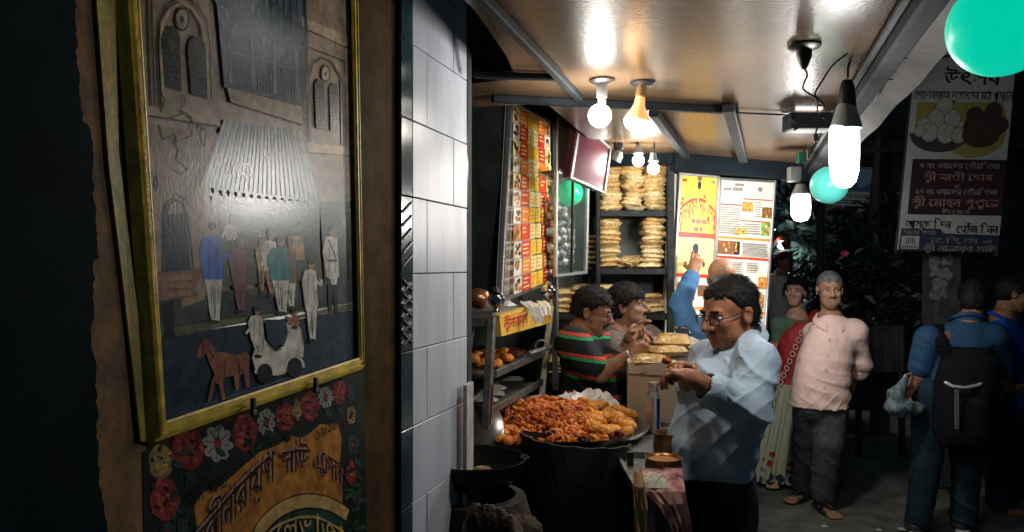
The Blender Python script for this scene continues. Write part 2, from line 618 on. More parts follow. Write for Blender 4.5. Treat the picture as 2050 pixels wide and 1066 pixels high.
# figures
def person_p(cx, head, y0, ys, y1, w, top, leg, arm=None, dark=None):
    pp(ell(cx + 2, y0 + head, head * .62, head), o_skin)
    pp(ell(cx + 1, y0 + head * .55, head * .66, head * .6), o_dk)
    pp([(cx - w * .5, y0 + 2.2 * head), (cx - 2, y0 + 1.9 * head), (cx + w * .45, y0 + 2.3 * head), (cx + w * .6, ys), (cx - w * .45, ys + 2), (cx - w * .7, (y0 + ys) / 2)], top)
    pp([(cx - w * .42, ys - 2), (cx + w * .52, ys - 2), (cx + w * .42, y1 - 10), (cx + w * .38, y1), (cx - w * .02, y1), (cx - w * .12, y1 - 12)], leg)
    st([(cx + w * .03, ys + 12), (cx + w * .14, y1 - 6)], 1.6, o_line)
    st([(cx - w * .42, ys), (cx - w * .12, y1 - 10)], 1.3, o_line); st([(cx + w * .54, ys), (cx + w * .40, y1 - 4)], 1.3, o_line)
    st([(cx - w * .5, y0 + 2.2 * head), (cx - w * .7, (y0 + ys) / 2), (cx - w * .45, ys)], 1.5, o_line); st([(cx + w * .45, y0 + 2.3 * head), (cx + w * .62, ys)], 1.5, o_line)
    st([(cx - w * .15, y0 + 2.6 * head), (cx - w * .22, ys - 8)], 1.1, o_line); st([(cx + w * .2, y0 + 3 * head), (cx + w * .28, ys - 6)], 1.1, o_line)
    for q_ in range(3): st([(cx - w * (.3 - .22 * q_), ys + 10), (cx - w * (.16 - .16 * q_), y1 - 14)], 1., o_line)
    pp(ell(cx + w * .1, y1 + 2, w * .3, 4), o_dk)
    if arm: st(arm, w * .22, top)
person_p(425, 14, 445, 562, 643, 38, o_blue, o_white, [(432, 480), (446, 512), (458, 514)])
person_p(463, 10, 430, 480, 482, 22, o_white, o_white, [(456, 450), (444, 478)])
person_p(478, 12, 474, 560, 622, 30, o_marn, o_marn, [(486, 508), (500, 532), (514, 534)])
person_p(522, 9, 475, 530, 584, 16, o_gold, o_gold)
person_p(541, 12, 458, 545, 590, 28, o_white, o_skin, [(536, 500), (524, 532)])
person_p(580, 10, 476, 570, 615, 24, o_red, o_white)
person_p(560, 11, 474, 564, 626, 36, o_teal, o_white, [(550, 520), (546, 560)])
person_p(664, 11, 452, 554, 572, 26, o_white, o_white)
pp([(656, 570), (676, 570), (676, 626), (670, 626), (667, 580), (664, 626), (658, 626)], o_dk)
st([(656, 478), (672, 516)], 2.4, o_line); st([(655, 522), (676, 522)], 4, o_dk)
person_p(622, 11, 518, 612, 680, 26, o_white, o_white, [(630, 560), (642, 572), (644, 560)])
# horse
pp([(398, 694), (410, 678), (422, 684), (432, 704), (452, 706), (470, 712), (492, 704), (500, 714), (498, 742), (500, 776), (494, 776), (488, 748),
    (480, 752), (478, 780), (472, 780), (468, 752), (448, 756), (446, 770), (452, 800), (446, 802), (438, 770), (430, 766), (426, 790), (420, 806), (416, 804), (424, 764), (430, 750),
    (420, 730), (412, 706), (402, 718), (394, 716)], o_horse)
st([(408, 692), (404, 712)], 2.5, o_dk); st([(418, 700), (428, 716)], 2.5, o_dk); st([(452, 718), (450, 752)], 2, o_line); st([(476, 716), (480, 748)], 2, o_line)
st([(428, 704), (500, 722)], 2, o_line)
# carriage
st([(512, 742), (505, 716), (514, 690), (520, 664), (536, 690), (552, 704), (566, 694), (576, 664), (574, 648), (590, 640), (602, 660), (608, 690), (607, 716), (596, 714), (580, 728), (572, 748), (546, 752), (536, 736), (520, 734)], 5, o_dk)
pp([(512, 742), (505, 716), (514, 690), (520, 664), (536, 690), (552, 704), (566, 694), (576, 664), (574, 648), (590, 640), (602, 660), (608, 690), (607, 716), (596, 714), (580, 728), (572, 748), (556, 752), (546, 752), (536, 736), (520, 734)], o_white)
pp([(530, 640), (574, 640), (574, 668), (564, 690), (550, 697), (536, 682)], o_road)
for cx, cy in ((530, 748), (590, 736)):
    pp(ell(cx, cy, 16, 20), o_dk)
    stroke(mb, ell(cx, cy, 18, 22, 0, 14, 180, 360), 5, o_white)
person_p(514, 9, 614, 680, 712, 26, o_white, o_white, [(506, 654), (492, 668)])
person_p(588, 9, 616, 650, 654, 22, o_skin, o_skin, [(582, 644), (572, 650)])
mb.build('canvas', parent=pt)

# ------------------------------------------------------------------ the painted mural under it
mu = thing('wall_mural', Wp(500, 1066, CW), 'painted panel of red and white flowers round a lettered orange arch, below the painting', 'mural')
CM = CW - .002
ML = [0]
def mpaint(mb, pts, m, same=False):
    ML[0] += 0 if same else 1
    c = CM - .0000025 * ML[0]
    mb.face([Wp(x, y, c) for x, y in pts], m)
w_dk = oil('mural_dark_green', (0.0050, 0.0110, 0.0100), .5)
w_or = oil('mural_orange', (0.2108, 0.0961, 0.0217))
w_red = oil('mural_red', (0.1200, 0.0175, 0.0175), .5)
w_redl = oil('mural_light_red', (0.2100, 0.0500, 0.0350))
w_wht = oil('mural_white', (0.1500, 0.1600, 0.1700), .3)
w_yel = oil('mural_cream_flower', (0.1400, 0.0950, 0.0450), .4)
w_grn = oil('mural_leaf', (0.0110, 0.0300, 0.0225))
w_leafb = oil('mural_leaf_blue', (0.0150, 0.0325, 0.0375))
w_band = oil('mural_band', (0.2400, 0.1740, 0.0720))
w_blk = oil('mural_black', (0.0080, 0.0050, 0.0080))
w_lav = oil('mural_lavender_line', (0.1800, 0.1200, 0.1200))
mb = MB()
mpaint(mb, [(286, 905), (728, 745), (742, 1500), (300, 1700)], w_dk)
mb.build('ground_colour', parent=mu)
mb = MB()
arch = [(395, 1060), (388, 1012), (408, 985), (440, 975), (520, 905), (560, 890), (582, 872), (600, 878), (620, 868), (640, 850), (660, 850), (676, 846), (684, 880), (680, 930), (686, 990), (684, 1030), (700, 1500), (420, 1640)]
mpaint(mb, arch, w_or)
mb.build('orange_ground', parent=mu)
mb = MB()
def arc(cx, cy, rx, ry, a0, a1, n=24):
    return [(cx + rx * math.cos(math.radians(a0 + (a1 - a0) * i / n)), cy - ry * math.sin(math.radians(a0 + (a1 - a0) * i / n))) for i in range(n + 1)]
oa = arc(620, 1135, 130, 146, 160, 52)
ia = arc(622, 1142, 112, 124, 52, 160)
mpaint(mb, oa + ia, w_band)
mpaint(mb, ia + [(700, 1200), (520, 1300)], w_grn)
stroke(mb, ia, 4, w_blk, mpaint)
stroke(mb, oa, 2.5, w_blk, mpaint)
mb.build('arch_band', parent=mu)
def flower(name, cx, cy, rx, ry, kind):
    mb = MB()
    ms = {'r': (w_red, w_redl, w_redl), 'w': (w_wht, w_wht, w_red), 'y': (w_yel, w_band, w_or), 'd': (w_leafb, w_leafb, w_red), 'o': (w_yel, w_yel, w_dk)}[kind]
    if kind in 'wdo':
        n = 8
        for k in range(n):
            a = 360 * k / n + 8
            ca, sa = math.cos(math.radians(a)), math.sin(math.radians(a))
            px, py = cx + rx * .6 * ca, cy + ry * .6 * sa
            mpaint(mb, ell(px, py, rx * .42, ry * .24, math.degrees(math.atan2(sa * ry, ca * rx)), 12), ms[0])
            stroke(mb, [(cx + rx * .25 * ca, cy + ry * .25 * sa), (cx + rx * .8 * ca, cy + ry * .8 * sa)], 1.6, w_blk, mpaint)
        mpaint(mb, ell(cx, cy, rx * .24, ry * .22), ms[2])
    else:
        mpaint(mb, [(x + RND.uniform(-3, 3), y + RND.uniform(-3, 3)) for x, y in ell(cx, cy, rx, ry, 0, 18)], ms[0])
        for k in range(34):
            a, r = RND.uniform(0, 6.28), RND.uniform(.15, .92)
            x, y = cx + rx * r * math.cos(a), cy + ry * r * math.sin(a)
            s_ = RND.uniform(.08, .2)
            mpaint(mb, ell(x, y, rx * s_, ry * s_ * .6, RND.uniform(0, 180), 8), (ms[1], ms[0], w_blk)[k % 3] if k % 3 != 1 else ms[1])
    o = mb.build(name, parent=mu)
for a in (('flower', 322, 925, 24, 36, 'y'), ('flower', 377, 898, 33, 44, 'r'), ('flower', 436, 888, 31, 42, 'w'), ('flower', 491, 866, 24, 38, 'r'),
          ('flower', 533, 846, 18, 34, 'w'), ('flower', 571, 834, 19, 30, 'r'), ('flower', 596, 822, 10, 22, 'y'), ('flower', 621, 815, 18, 30, 'r'),
          ('flower', 652, 796, 15, 26, 'w'), ('flower', 679, 786, 13, 26, 'r'), ('flower', 330, 1000, 30, 44, 'r'), ('flower', 336, 1062, 16, 16, 'd'),
          ('flower', 702, 786, 8, 22, 'd'), ('flower', 703, 832, 9, 24, 'o'), ('flower', 706, 890, 11, 26, 'd'), ('flower', 704, 945, 10, 26, 'r'), ('flower', 710, 1005, 10, 28, 'd'),
          ('flower', 366, 1052, 12, 20, 'd')):
    flower(*a)
mb = MB()
for k in range(46):
    x, y = RND.choice([(RND.uniform(350, 680), 0), (RND.uniform(345, 385), 1), (RND.uniform(690, 722), 1)])
    yy = (940 - (x - 350) * .36 + RND.uniform(-10, 22)) if y == 0 else RND.uniform(900, 1066)
    mpaint(mb, ell(x, yy, RND.uniform(6, 15), RND.uniform(3, 6), RND.uniform(0, 180), 8), RND.choice([w_grn, w_leafb, w_grn, w_dk]))
mb.build('leaves', parent=mu)
# lettering along the arch
def mtext(mb, t, path, hgt, m, slant=0., off=(0, 0), flip=False):
    """letters along a pixel path; hgt = letter height in px (start, end)"""
    L = [0.]
    for a, b in zip(path[:-1], path[1:]): L.append(L[-1] + math.hypot(b[0] - a[0], b[1] - a[1]))
    ML[0] += 1
    c = CM - .000005 * ML[0] - .0004
    def fn(x, y):
        s = min(max(x, 0), 1) * L[-1]
        k = 0
        while k < len(L) - 2 and L[k + 1] < s: k += 1
        t_ = (s - L[k]) / max(L[k + 1] - L[k], 1e-6)
        a, b = path[k], path[k + 1]
        h = hgt[0] + (hgt[1] - hgt[0]) * x
        px = a[0] + (b[0] - a[0]) * t_ + slant * (y - .62) * h
        py = a[1] + (b[1] - a[1]) * t_ - (y - .62) * h / .62
        return Wp(px + off[0], py + off[1], c)
    text_on(mb, t, fn, m)
top = [(388, 1072), (425, 1030), (470, 975), (520, 925), (552, 898)]
top2 = [(562, 905), (600, 897), (640, 902), (668, 918), (690, 938)]
mb = MB()
mtext(mb, 'লক্ষ্মীনারায়ণ'.replace('ক্ষ্মী', 'ক{ষ}ী'), top, (62, 58), w_lav, 0, (-2, -1))
mtext(mb, 'লক্ষ্মীনারায়ণ'.replace('ক্ষ্মী', 'ক{ষ}ী'), top, (62, 58), w_blk, 0, (2, 2))
mtext(mb, 'সাউ এ{ড}সন{স}', top2, (44, 40), w_lav, 0, (-1.5, -1))
mtext(mb, 'সাউ এ{ড}সন{স}', top2, (44, 40), w_blk, 0, (1.5, 1.5))
mtext(mb, 'স্থাপিত:'.replace('স্থাপিত', 'স{থ}ািপত'), [(380, 985), (440, 955), (462, 945)], (30, 28), w_blk)
mtext(mb, '·১৯১৮', [(626, 866), (650, 850), (680, 836)], (22, 20), w_blk)
low = [(515, 1085), (545, 1058), (580, 1038), (620, 1030), (655, 1040), (690, 1064)]
mtext(mb, 'েতেলভাজা', low, (50, 46), w_band, 0, (-1.5, -1))
mb.build('lettering', parent=mu)

# ------------------------------------------------------------------ tiled pillar
CT = .83
def grime_tile(name, rgb, rough, var, vs):
    return M(name, rgb, rough, var=var, vs=vs, spec=.45, bump=.05, bs=12, stretch=(1.6, 1.6, .35), detail=9.)
m_tile = grime_tile('white_glazed_tile', (.44, .47, .54), .26, .12, 7)
m_tiled = grime_tile('dark_green_glazed_tile', (.020, .040, .050), .14, .4, 9)
m_grout = M('black_grout', (.02, .021, .022), .9)
pil = thing('tiled_pillar', plan(2.2, CT + .1, 0), 'square pillar faced with white glazed tiles and dark green edge tiles', 'pillar')
def tt(px):                                           # distance along the front for a pixel column
    return DV.dot(Wp(px, CY, CT) - Vector((0, 0, EH)))
s0, s1 = tt(826), tt(935)
sD0 = tt(803)
ZB = [-.02] + [1.58 + .2 * k for k in range(-8, 8)]
mb = MB()
def pillar_box(sa, sb, ca, cb, za, zb, m):
    mb.hexa([plan(sa, ca, za), plan(sa, cb, za), plan(sb, cb, za), plan(sb, ca, za), plan(sa, ca, zb), plan(sa, cb, zb), plan(sb, cb, zb), plan(sb, ca, zb)], m)
pillar_box(sD0 + .004, s1 + .06, CT + .006, CT + .3, 0, 3, m_grout)
mb.build('core', parent=pil)
mb = MB()
g = .0016
def tile(sa, sb, za, zb, m, c=CT):
    p = [plan(sa + g, c, za + g), plan(sb - g, c, za + g), plan(sb - g, c, zb - g), plan(sa + g, c, zb - g)]
    dz = RND.uniform(-.0006, .0006)
    mb.box((p[0] + p[2]) / 2 - NV * .004, (p[1] - p[0]) / 2, NV * (.004 + dz), (p[3] - p[0]) / 2, m, .0012)
ja, jb = tt(855), tt(908)
for k in range(-8, 8):
    za = 1.58 + .2 * k
    zb = za + .2
    if za < 0: za = 0
    row_short_left = (k % 2 == 0)                     # the row above eye level has its joint near the left
    cuts = [s0, ja if row_short_left else jb, s1]
    for a, b in zip(cuts[:-1], cuts[1:]):
        tile(a, b, za, zb, m_tile)
mb.build('white_tiles', parent=pil, smooth=False)
mb = MB()
for k in range(-8, 8):
    za, zb = max(0, 1.58 + .2 * k), 1.78 + .2 * k
    tile(sD0, s0, za, zb, m_tiled)
    if k in (-1, 0):
        for j in range(5):                            # raised diagonal relief on the trim pieces
            z0 = za + .02 + j * .034
            a, b = plan(sD0 + .006, CT - .003, z0), plan(s0 - .006, CT - .003, z0 + (.03 if k == 0 else .02))
            mb.bar(a, b, .004, .004, M('trim_relief', (.10, .12, .14), .3), NV)
            if k == -1:
                mb.bar(plan(sD0 + .006, CT - .003, z0 + .03), plan(s0 - .006, CT - .003, z0), .004, .004, M('trim_relief', (.10, .12, .14), .3), NV)
mb.build('edge_tiles', parent=pil)
mb = MB()
rc = .05                                              # rounded dark corner to the right
arcp = []
for i in range(8):
    a = math.pi / 2 * i / 7
    arcp.append((s1 + .002 + rc * math.sin(a), CT + rc * (1 - math.cos(a))))
for k in range(-8, 8):
    za, zb = max(0, 1.58 + .2 * k) + g, 1.78 + .2 * k - g
    for (sa, ca), (sb, cb) in zip(arcp[:-1], arcp[1:]):
        mb.face([plan(sa, ca, za), plan(sb, cb, za), plan(sb, cb, zb), plan(sa, ca, zb)], m_tiled)
    mb.face([plan(arcp[-1][0], arcp[-1][1], za), plan(arcp[-1][0], CT + .3, za), plan(arcp[-1][0], CT + .3, zb), plan(arcp[-1][0], arcp[-1][1], zb)], m_tiled)
mb.build('corner_tiles', parent=pil, smooth=True)
# pale board leaning on the pillar's foot
mb = MB()
a, b = Wp(931, 1100, CT - .03), Wp(947, 1100, CT - .03)
t0, t1 = Wp(935, 772, CT - .03), Wp(948, 764, CT - .03)
a.z = b.z = 0
mb.slab([a, b, t1, t0], .012, NV, M('pale_plank', (.40, .37, .34), .7, var=.25, vs=20))
tag(mb.build('plank'), 'pale narrow plank standing against the right corner of the tiled pillar', 'plank')

# ------------------------------------------------------------------ ceiling over the stall
ZC = 2.2
m_ceil = M('tan_enamel_ceiling', (.088, .057, .034), .25, var=.35, vs=3.5, bump=.08, bs=90, spec=.32)
nt, b_ = nodes_of(m_ceil)
mb = MB()
cp = [(.2, .60), (1.7, .605), (2.1, .65), (2.37, .70), (2.42, 1.25), (2.72, 1.25), (2.76, .70), (4.15, .70), (4.15, .34), (4.86, -.30), (4.9, -.36), (.2, -.36)]
mb.slab([plan(s, c, ZC) for s, c in cp][::-1], -.03, UP, m_ceil)
tag(mb.build('ceiling'), 'glossy tan sheet ceiling over the food stall', 'ceiling')
m_steel = M('dark_painted_steel', (.010, .013, .016), .8, metal=0, spec=.12, var=.4, vs=20, bump=.2, bs=80)
m_steel2 = M('worn_grey_steel', (.022, .024, .026), .7, metal=.1, spec=.15, var=.4, vs=25, bump=.2, bs=80)
def beam(name, a, b, w, h, m, label, z=None, cat='beam'):
    mb = MB()
    mb.bar(a, b, w, h, m, UP, .004)
    o = mb.build(name)
    return tag(o, label, cat)
zb = ZC - .014
beam('ceiling_pipe', Hp(940, -30, zb), Hp(1160, 196, zb), .026, .026, m_steel, 'dark steel pipe along the left edge of the tan ceiling', cat='pipe')
beam('ceiling_beam', Hp(950, 150, zb), Hp(1118, 156, zb), .024, .02, m_steel, 'short dark bar crossing the ceiling beside the tiled pillar')
beam('ceiling_beam', Hp(985, 198, zb), Hp(1476, 222, zb), .030, .026, m_steel, 'long dark steel bar crossing the ceiling behind the two ceiling bulbs')
beam('ceiling_beam', Hp(1458, 216, zb - .01), Hp(1488, 322, zb - .01), .045, .03, m_steel2, 'wide grey steel bar running back from the end of the long cross bar')
beam('ceiling_beam', Hp(1308, 226, zb - .01), Hp(1374, 314, zb - .01), .035, .03, m_steel, 'dark bar running back towards the poster panels')
beam('ceiling_beam', Hp(1476, 226, zb+.004), Hp(1600, 232, zb+.004), .006, .006, m_steel, 'thin dark seam strip crossing the ceiling towards the hanging tray lamp')
# street edge of the ceiling with its eave
mb = MB()
mb.bar(plan(.2, -.375, ZC - .03), plan(4.9, -.375, ZC - .03), .055, .07, m_steel, UP, .008)
mb.bar(plan(.2, -.335, ZC - .022), plan(4.9, -.335, ZC - .022), .016, .016, m_steel2, UP, .003)
tag(mb.build('edge_beam'), 'dark steel edge beam along the street side of the ceiling', 'beam')
mb = MB()
m_tarp = M('grey_tarpaulin', (.024, .020, .018), .8, var=.3, vs=6, bump=.3, bs=30)
n = 24
for i in range(n):
    sa, sb = .2 + 4.7 * i / n, .2 + 4.7 * (i + 1) / n
    f = lambda s: .006 * math.sin(s * 9)
    mb.face([plan(sa, -.40, ZC - .01), plan(sb, -.40, ZC - .01), plan(sb, -.505, 2.152 + f(sb)), plan(sa, -.505, 2.152 + f(sa))], m_tarp)
    mb.face([plan(sa, -.505, 2.152 + f(sa)), plan(sb, -.505, 2.152 + f(sb)), plan(sb, -.52, 2.19 + f(sb)), plan(sa, -.52, 2.19 + f(sa))], m_steel)
    mb.face([plan(sa, -.52, 2.19 + f(sa)), plan(sb, -.52, 2.19 + f(sb)), plan(sb, -.40, ZC + .04), plan(sa, -.40, ZC + .04)], m_tarp)
tag(mb.build('eave'), 'grey sheet eave hanging over the street side of the stall', 'awning')
# cable clipped along the edge
m_cable = M('grey_cable', (.10, .10, .10), .5)
m_black = M('black_plastic', (.012, .012, .013), .4, var=.2)
cb = thing('clipped_cable', Hp(1780, 180, 2.14), 'grey electric cable clipped along the eave beside the steel edge', 'cable')
mb = MB()
path = []
for i in range(26):
    t = i / 25
    px, py = 1895 + (1752 - 1895) * t + 5 * math.sin(t * 19), -60 + 262 * t
    path.append(Hp(px, py, 2.168 - .004 * math.sin(t * 15)))
mb.tube(path, .0045, m_cable, 6)
mb.build('wire', parent=cb, smooth=True)
for k in (4, 9, 13, 17, 21):
    mb = MB()
    p = path[k]
    mb.bar(p - NV * .02, p + NV * .02, .006, .004, m_black)
    mb.build('clip', parent=cb)
mb = MB()
mb.bar(plan(4.9, -.4, 2.155), plan(4.16, .36, 2.155), .05, .10, M('dark_fascia', (.005, .008, .011), .9, var=.3, spec=.08), UP)
mb.bar(plan(4.155, 1.3, 2.17), plan(4.155, .36, 2.17), .03, .06, M('dark_fascia', (.005, .008, .011), .9, var=.3, spec=.08), UP)
tag(mb.build('fascia_board'), 'dark fascia board at the back of the ceiling above the two poster panels', 'board')
mb = MB()
mb.hexa([plan(.4, .60, 2.62), plan(.4, 1.75, 2.62), plan(5.0, 1.75, 2.62), plan(5.0, .60, 2.62), plan(.4, .60, 2.70), plan(.4, 1.75, 2.70), plan(5.0, 1.75, 2.70), plan(5.0, .60, 2.70)], M('dark_soffit', (.012, .013, .014), .9, var=.3))
mb.hexa([plan(2.55, .62, 2.24), plan(2.55, .66, 2.24), plan(5.0, .66, 2.24), plan(5.0, .62, 2.24), plan(2.55, .62, 2.615), plan(2.55, .66, 2.615), plan(5.0, .66, 2.615), plan(5.0, .62, 2.615)], M('dark_soffit', (.012, .013, .014), .9, var=.3))
tag(mb.build('soffit'), 'dark upper soffit above the tan ceiling beside the tiled pillar', 'soffit')
# ------------------------------------------------------------------ lamps
def glow(name, col, strength):
    m = bpy.data.materials.new(name); m.use_nodes = True
    nt = m.node_tree; nt.nodes.clear()
    e = nt.nodes.new('ShaderNodeEmission'); o = nt.nodes.new('ShaderNodeOutputMaterial')
    e.inputs[0].default_value = (*col, 1); e.inputs[1].default_value = strength
    nt.links.new(e.outputs[0], o.inputs[0])
    return m
COOL = (.80, .93, 1.0)
g_main = glow('lamp_glow_main', (1.0, .97, .92), L_MAIN)
g_globe = glow('lamp_glow_globe', (1.0, .94, .84), L_GLOBE)
g_warm = glow('lamp_glow_warm', (1.0, .62, .32), L_WARM)
g_far = glow('lamp_glow_far', (1.0, .97, .93), L_FAR)
g_shop = glow('lamp_glow_shop', (1.0, .94, .82), L_SHOP)
g_post_fill = glow('fill_glow_poster', (1.0, .93, .80), L_POSTER_FILL)
m_brass = M('dull_brass', (.30, .19, .09), .35, metal=.8, var=.2)
m_wht = M('white_plastic', (.55, .56, .56), .4, var=.06)
m_gryp = M('grey_lamp_plastic', (.30, .32, .32), .35, var=.1)

def ceiling_rose(parent, p, m=m_black, r=.041):
    mb = MB()
    mb.lathe(p, [(.0, 0), (r, 0), (r, -.006), (r * .8, -.012), (r * .45, -.016), (0, -.017)], m, 24)
    return mb.build('ceiling_rose', parent=parent, smooth=True)
p = Hp(1205, 159, ZC)
q = P(1198, 232, p.y)
t = thing('ceiling_lamp', p, 'round white bulb glowing in a dark ceiling holder, above the purple sign plate', 'lamp', 'bulbs screwed into the ceiling')
ceiling_rose(t, p)
mb = MB(); mb.lathe(p, [(.016, -.012), (.018, -.03), (.017, -.06), (.014, -.062)], m_gryp, 16); mb.build('holder', parent=t, smooth=True)
mb = MB(); mb.lathe(p, [(.012, -.06), (.014, -.068), (.013, -.078)], m_wht, 16); mb.build('bulb_neck', parent=t, smooth=True)
mb = MB(); mb.ball(Vector((p.x + (q.x - p.x) * .6, p.y, q.z)), .038, g_globe, 20, 12); mb.build('bulb', parent=t, smooth=True)
p = Hp(1287, 164, ZC)
t = thing('ceiling_lamp', p, 'warm orange reflector bulb tilted in its ceiling holder, beside the round white bulb', 'lamp', 'bulbs screwed into the ceiling')
ceiling_rose(t, p)
ax = (P(1271, 268, p.y) - p).normalized()
mb = MB(); mb.lathe(p, [(.014, .01), (.018, .025), (.018, .05), (.014, .052)], m_brass, 16, axis=ax); mb.build('holder', parent=t, smooth=True)
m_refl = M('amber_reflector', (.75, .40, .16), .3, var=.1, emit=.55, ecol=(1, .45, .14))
mb = MB(); mb.lathe(p, [(.014, .05), (.017, .062), (.018, .076), (.024, .09), (.036, .112), (.042, .124), (.043, .130)], m_refl, 22, axis=ax); mb.build('reflector', parent=t, smooth=True)
mb = MB(); mb.lathe(p, [(.0425, .130), (.041, .140), (.034, .152), (.02, .160), (.0, .163)], g_warm, 22, axis=ax); mb.build('bulb', parent=t, smooth=True)
# empty rose with dangling twisted wire
p = Hp(1610, 90, ZC)
t = thing('ceiling_socket', p, 'black ceiling rose without a bulb, a twisted wire dangling from it', 'socket')
ceiling_rose(t, p, r=.044)
mb = MB(); mb.lathe(p, [(.019, -.01), (.021, -.022), (.019, -.036), (.013, -.052), (.006, -.066), (0, -.068)], m_black, 18); mb.build('holder', parent=t, smooth=True)
mb = MB()
d = p.y
def wire(pts, r, m=m_black, dd=None, seg=6, n=5):
    w = []
    for i, a in enumerate(pts): w.append(P(a[0], a[1], a[2] if len(a) > 2 else dd))
    o = []
    k = len(w)
    for i in range(k - 1):                             # Catmull-Rom through the points
        p0, p1, p2, p3 = w[max(i - 1, 0)], w[i], w[i + 1], w[min(i + 2, k - 1)]
        for j in range(n):
            t = j / n
            o.append(.5 * ((2 * p1) + (p2 - p0) * t + (2 * p0 - 5 * p1 + 4 * p2 - p3) * t * t + (3 * p1 - p0 - 3 * p2 + p3) * t ** 3))
    return o + [w[-1]]
mb.tube(wire([(1607, 132), (1616, 150), (1610, 165), (1608, 178), (1620, 188), (1634, 196), (1648, 208), (1640, 212), (1634, 200), (1632, 186), (1644, 165), (1668, 130), (1696, 108)], .004, dd=d), .0028, m_black, 6)
mb.build('wire', parent=t, smooth=True)
# hanging bright tube bulb by the eave
DB = 2.25
p = P(1692, 305, DB)
t = thing('hanging_lamp', P(1700, 92, DB), 'largest and brightest bulb, white and capsule shaped, hanging from a hook by the eave', 'lamp')
mb = MB()
mb.tube(wire([(1701, 84), (1703, 100), (1699, 112), (1702, 122), (1698, 134), (1697, 158)], 0, dd=DB), .0035, m_black, 6)
mb.lathe(P(1701, 100, DB), [(0, .012), (.018, .008), (.02, 0), (.012, -.01), (0, -.012)], m_black, 12)
mb.build('hook_wire', parent=t, smooth=True)
mb = MB(); mb.lathe(P(1696, 160, DB), [(.0, 0), (.014, -.002), (.02, -.02), (.024, -.05), (.026, -.085), (.022, -.09)], m_black, 16); mb.build('holder', parent=t, smooth=True)
mb = MB(); mb.lathe(P(1694, 206, DB), [(.020, 0), (.027, -.012), (.036, -.042), (.043, -.068), (.044, -.077), (.037, -.079)], m_gryp, 22); mb.build('ballast', parent=t, smooth=True)
g_dim = glow('lamp_glow_main_top', (.95, .98, 1.0), 14.)
mb = MB()
mb.lathe(P(1690, 252, DB), [(.037, 0), (.041, -.009), (.042, -.05)], g_dim, 24)
mb.lathe(P(1690, 252, DB), [(.042, -.05), (.042, -.09), (.040, -.134), (.032, -.165), (.018, -.18), (0, -.183)], g_main, 24); mb.build('bulb', parent=t, smooth=True)
# tray lamp
DT = 3.0
t = thing('tray_lamp', P(1620, 225, DT), 'dark metal tray fitting hanging under the ceiling with wires wound round it', 'lamp')
mb = MB()
c = P(1620, 246, DT)
mb.box(c - UP * .006, Vector((.084, 0, 0)), Vector((0, .048, 0)), UP * .005, m_steel, .002)
for sy in (-1, 1):
    mb.box(c + Vector((0, .05 * sy, 0)), Vector((.085, 0, 0)), Vector((0, .003, 0)), UP * .03, m_steel)
for sx in (-1, 1):
    mb.box(c + Vector((.085 * sx, 0, 0)), Vector((.003, 0, 0)), Vector((0, .05, 0)), UP * .03, m_steel)
mb.build('tray', parent=t)
mb = MB(); mb.box(c - UP * .024, Vector((.078, 0, 0)), Vector((0, .044, 0)), UP * .010, m_wht, .004); mb.build('diffuser', parent=t)
mb = MB(); mb.box(c + UP * .022, Vector((.05, 0, 0)), Vector((0, .014, 0)), UP * .006, glow('lamp_glow_tray', (1, .95, .88), 9.), .003); mb.build('bulb', parent=t)
mb = MB()
mb.tube(wire([(1640, 210), (1636, 222), (1640, 232), (1618, 240), (1590, 262), (1612, 236), (1650, 238), (1634, 262), (1632, 290), (1620, 300), (1618, 320)], 0, dd=DT - .06), .003, m_black, 6)
mb.tube(wire([(1580, 236), (1600, 250), (1640, 244), (1662, 232)], 0, dd=DT - .055), .0025, m_black, 6)
mb.box(P(1632, 276, DT - .06), Vector((.009, 0, 0)), Vector((0, .008, 0)), UP * .014, m_black, .002)
mb.build('wire', parent=t, smooth=True)
# far bulb
DF = 3.9
t = thing('hanging_lamp', P(1603, 300, DF), 'smaller white capsule bulb hanging at the back of the stall left of the teal globe', 'lamp')
mb = MB()
mb.tube(wire([(1612, 298), (1606, 312), (1602, 330), (1596, 350), (1602, 372)], 0, dd=DF), .004, m_black, 6)
mb.build('wire', parent=t, smooth=True)
mb = MB()
mb.box(P(1604, 316, DF), Vector((.022, 0, 0)), Vector((0, .02, 0)), UP * .028, M('green_junction_box', (.03, .16, .10), .4), .004)
mb.box(P(1590, 350, DF), Vector((.030, 0, 0)), Vector((0, .025, 0)), UP * .038, m_gryp, .004)
mb.build('junction_box', parent=t)
mb = MB(); mb.lathe(P(1603, 368, DF), [(.0, 0), (.022, -.004), (.034, -.03), (.042, -.046), (.042, -.056)], m_gryp, 18); mb.build('holder', parent=t, smooth=True)
mb = MB(); mb.lathe(P(1603, 388, DF), [(.040, 0), (.047, -.02), (.049, -.07), (.046, -.11), (.032, -.135), (0, -.144)], g_far, 20); mb.build('bulb', parent=t, smooth=True)
# spot lamps over the shelf
DS = 3.75
def clamp_lamp(px, py, label, fx, fy):
    t = thing('clamp_lamp', P(px, py - 30, DS), label, 'lamp', 'clamp lamps over the shelves')
    mb = MB()
    mb.tube(wire([(fx, fy), ((fx + px) / 2 + 6, fy + 4), (px, py - 30)], 0, dd=DS), .005, m_black, 6)
    mb.box(P(fx, fy, DS), Vector((.018, 0, 0)), Vector((0, .015, 0)), UP * .022, m_black, .004)
    mb.build('bracket', parent=t, smooth=True)
    mb = MB(); mb.lathe(P(px, py - 32, DS), [(0, 0), (.014, -.002), (.018, -.028), (.026, -.044)], m_gryp, 16); mb.build('holder', parent=t, smooth=True)
    mb = MB(); mb.ball(P(px, py, DS), .030, g_shop, 16, 10); mb.build('bulb', parent=t, smooth=True)
clamp_lamp(1278, 322, 'small white bulb clamped over the shelves, the left one of two', 1248, 272)
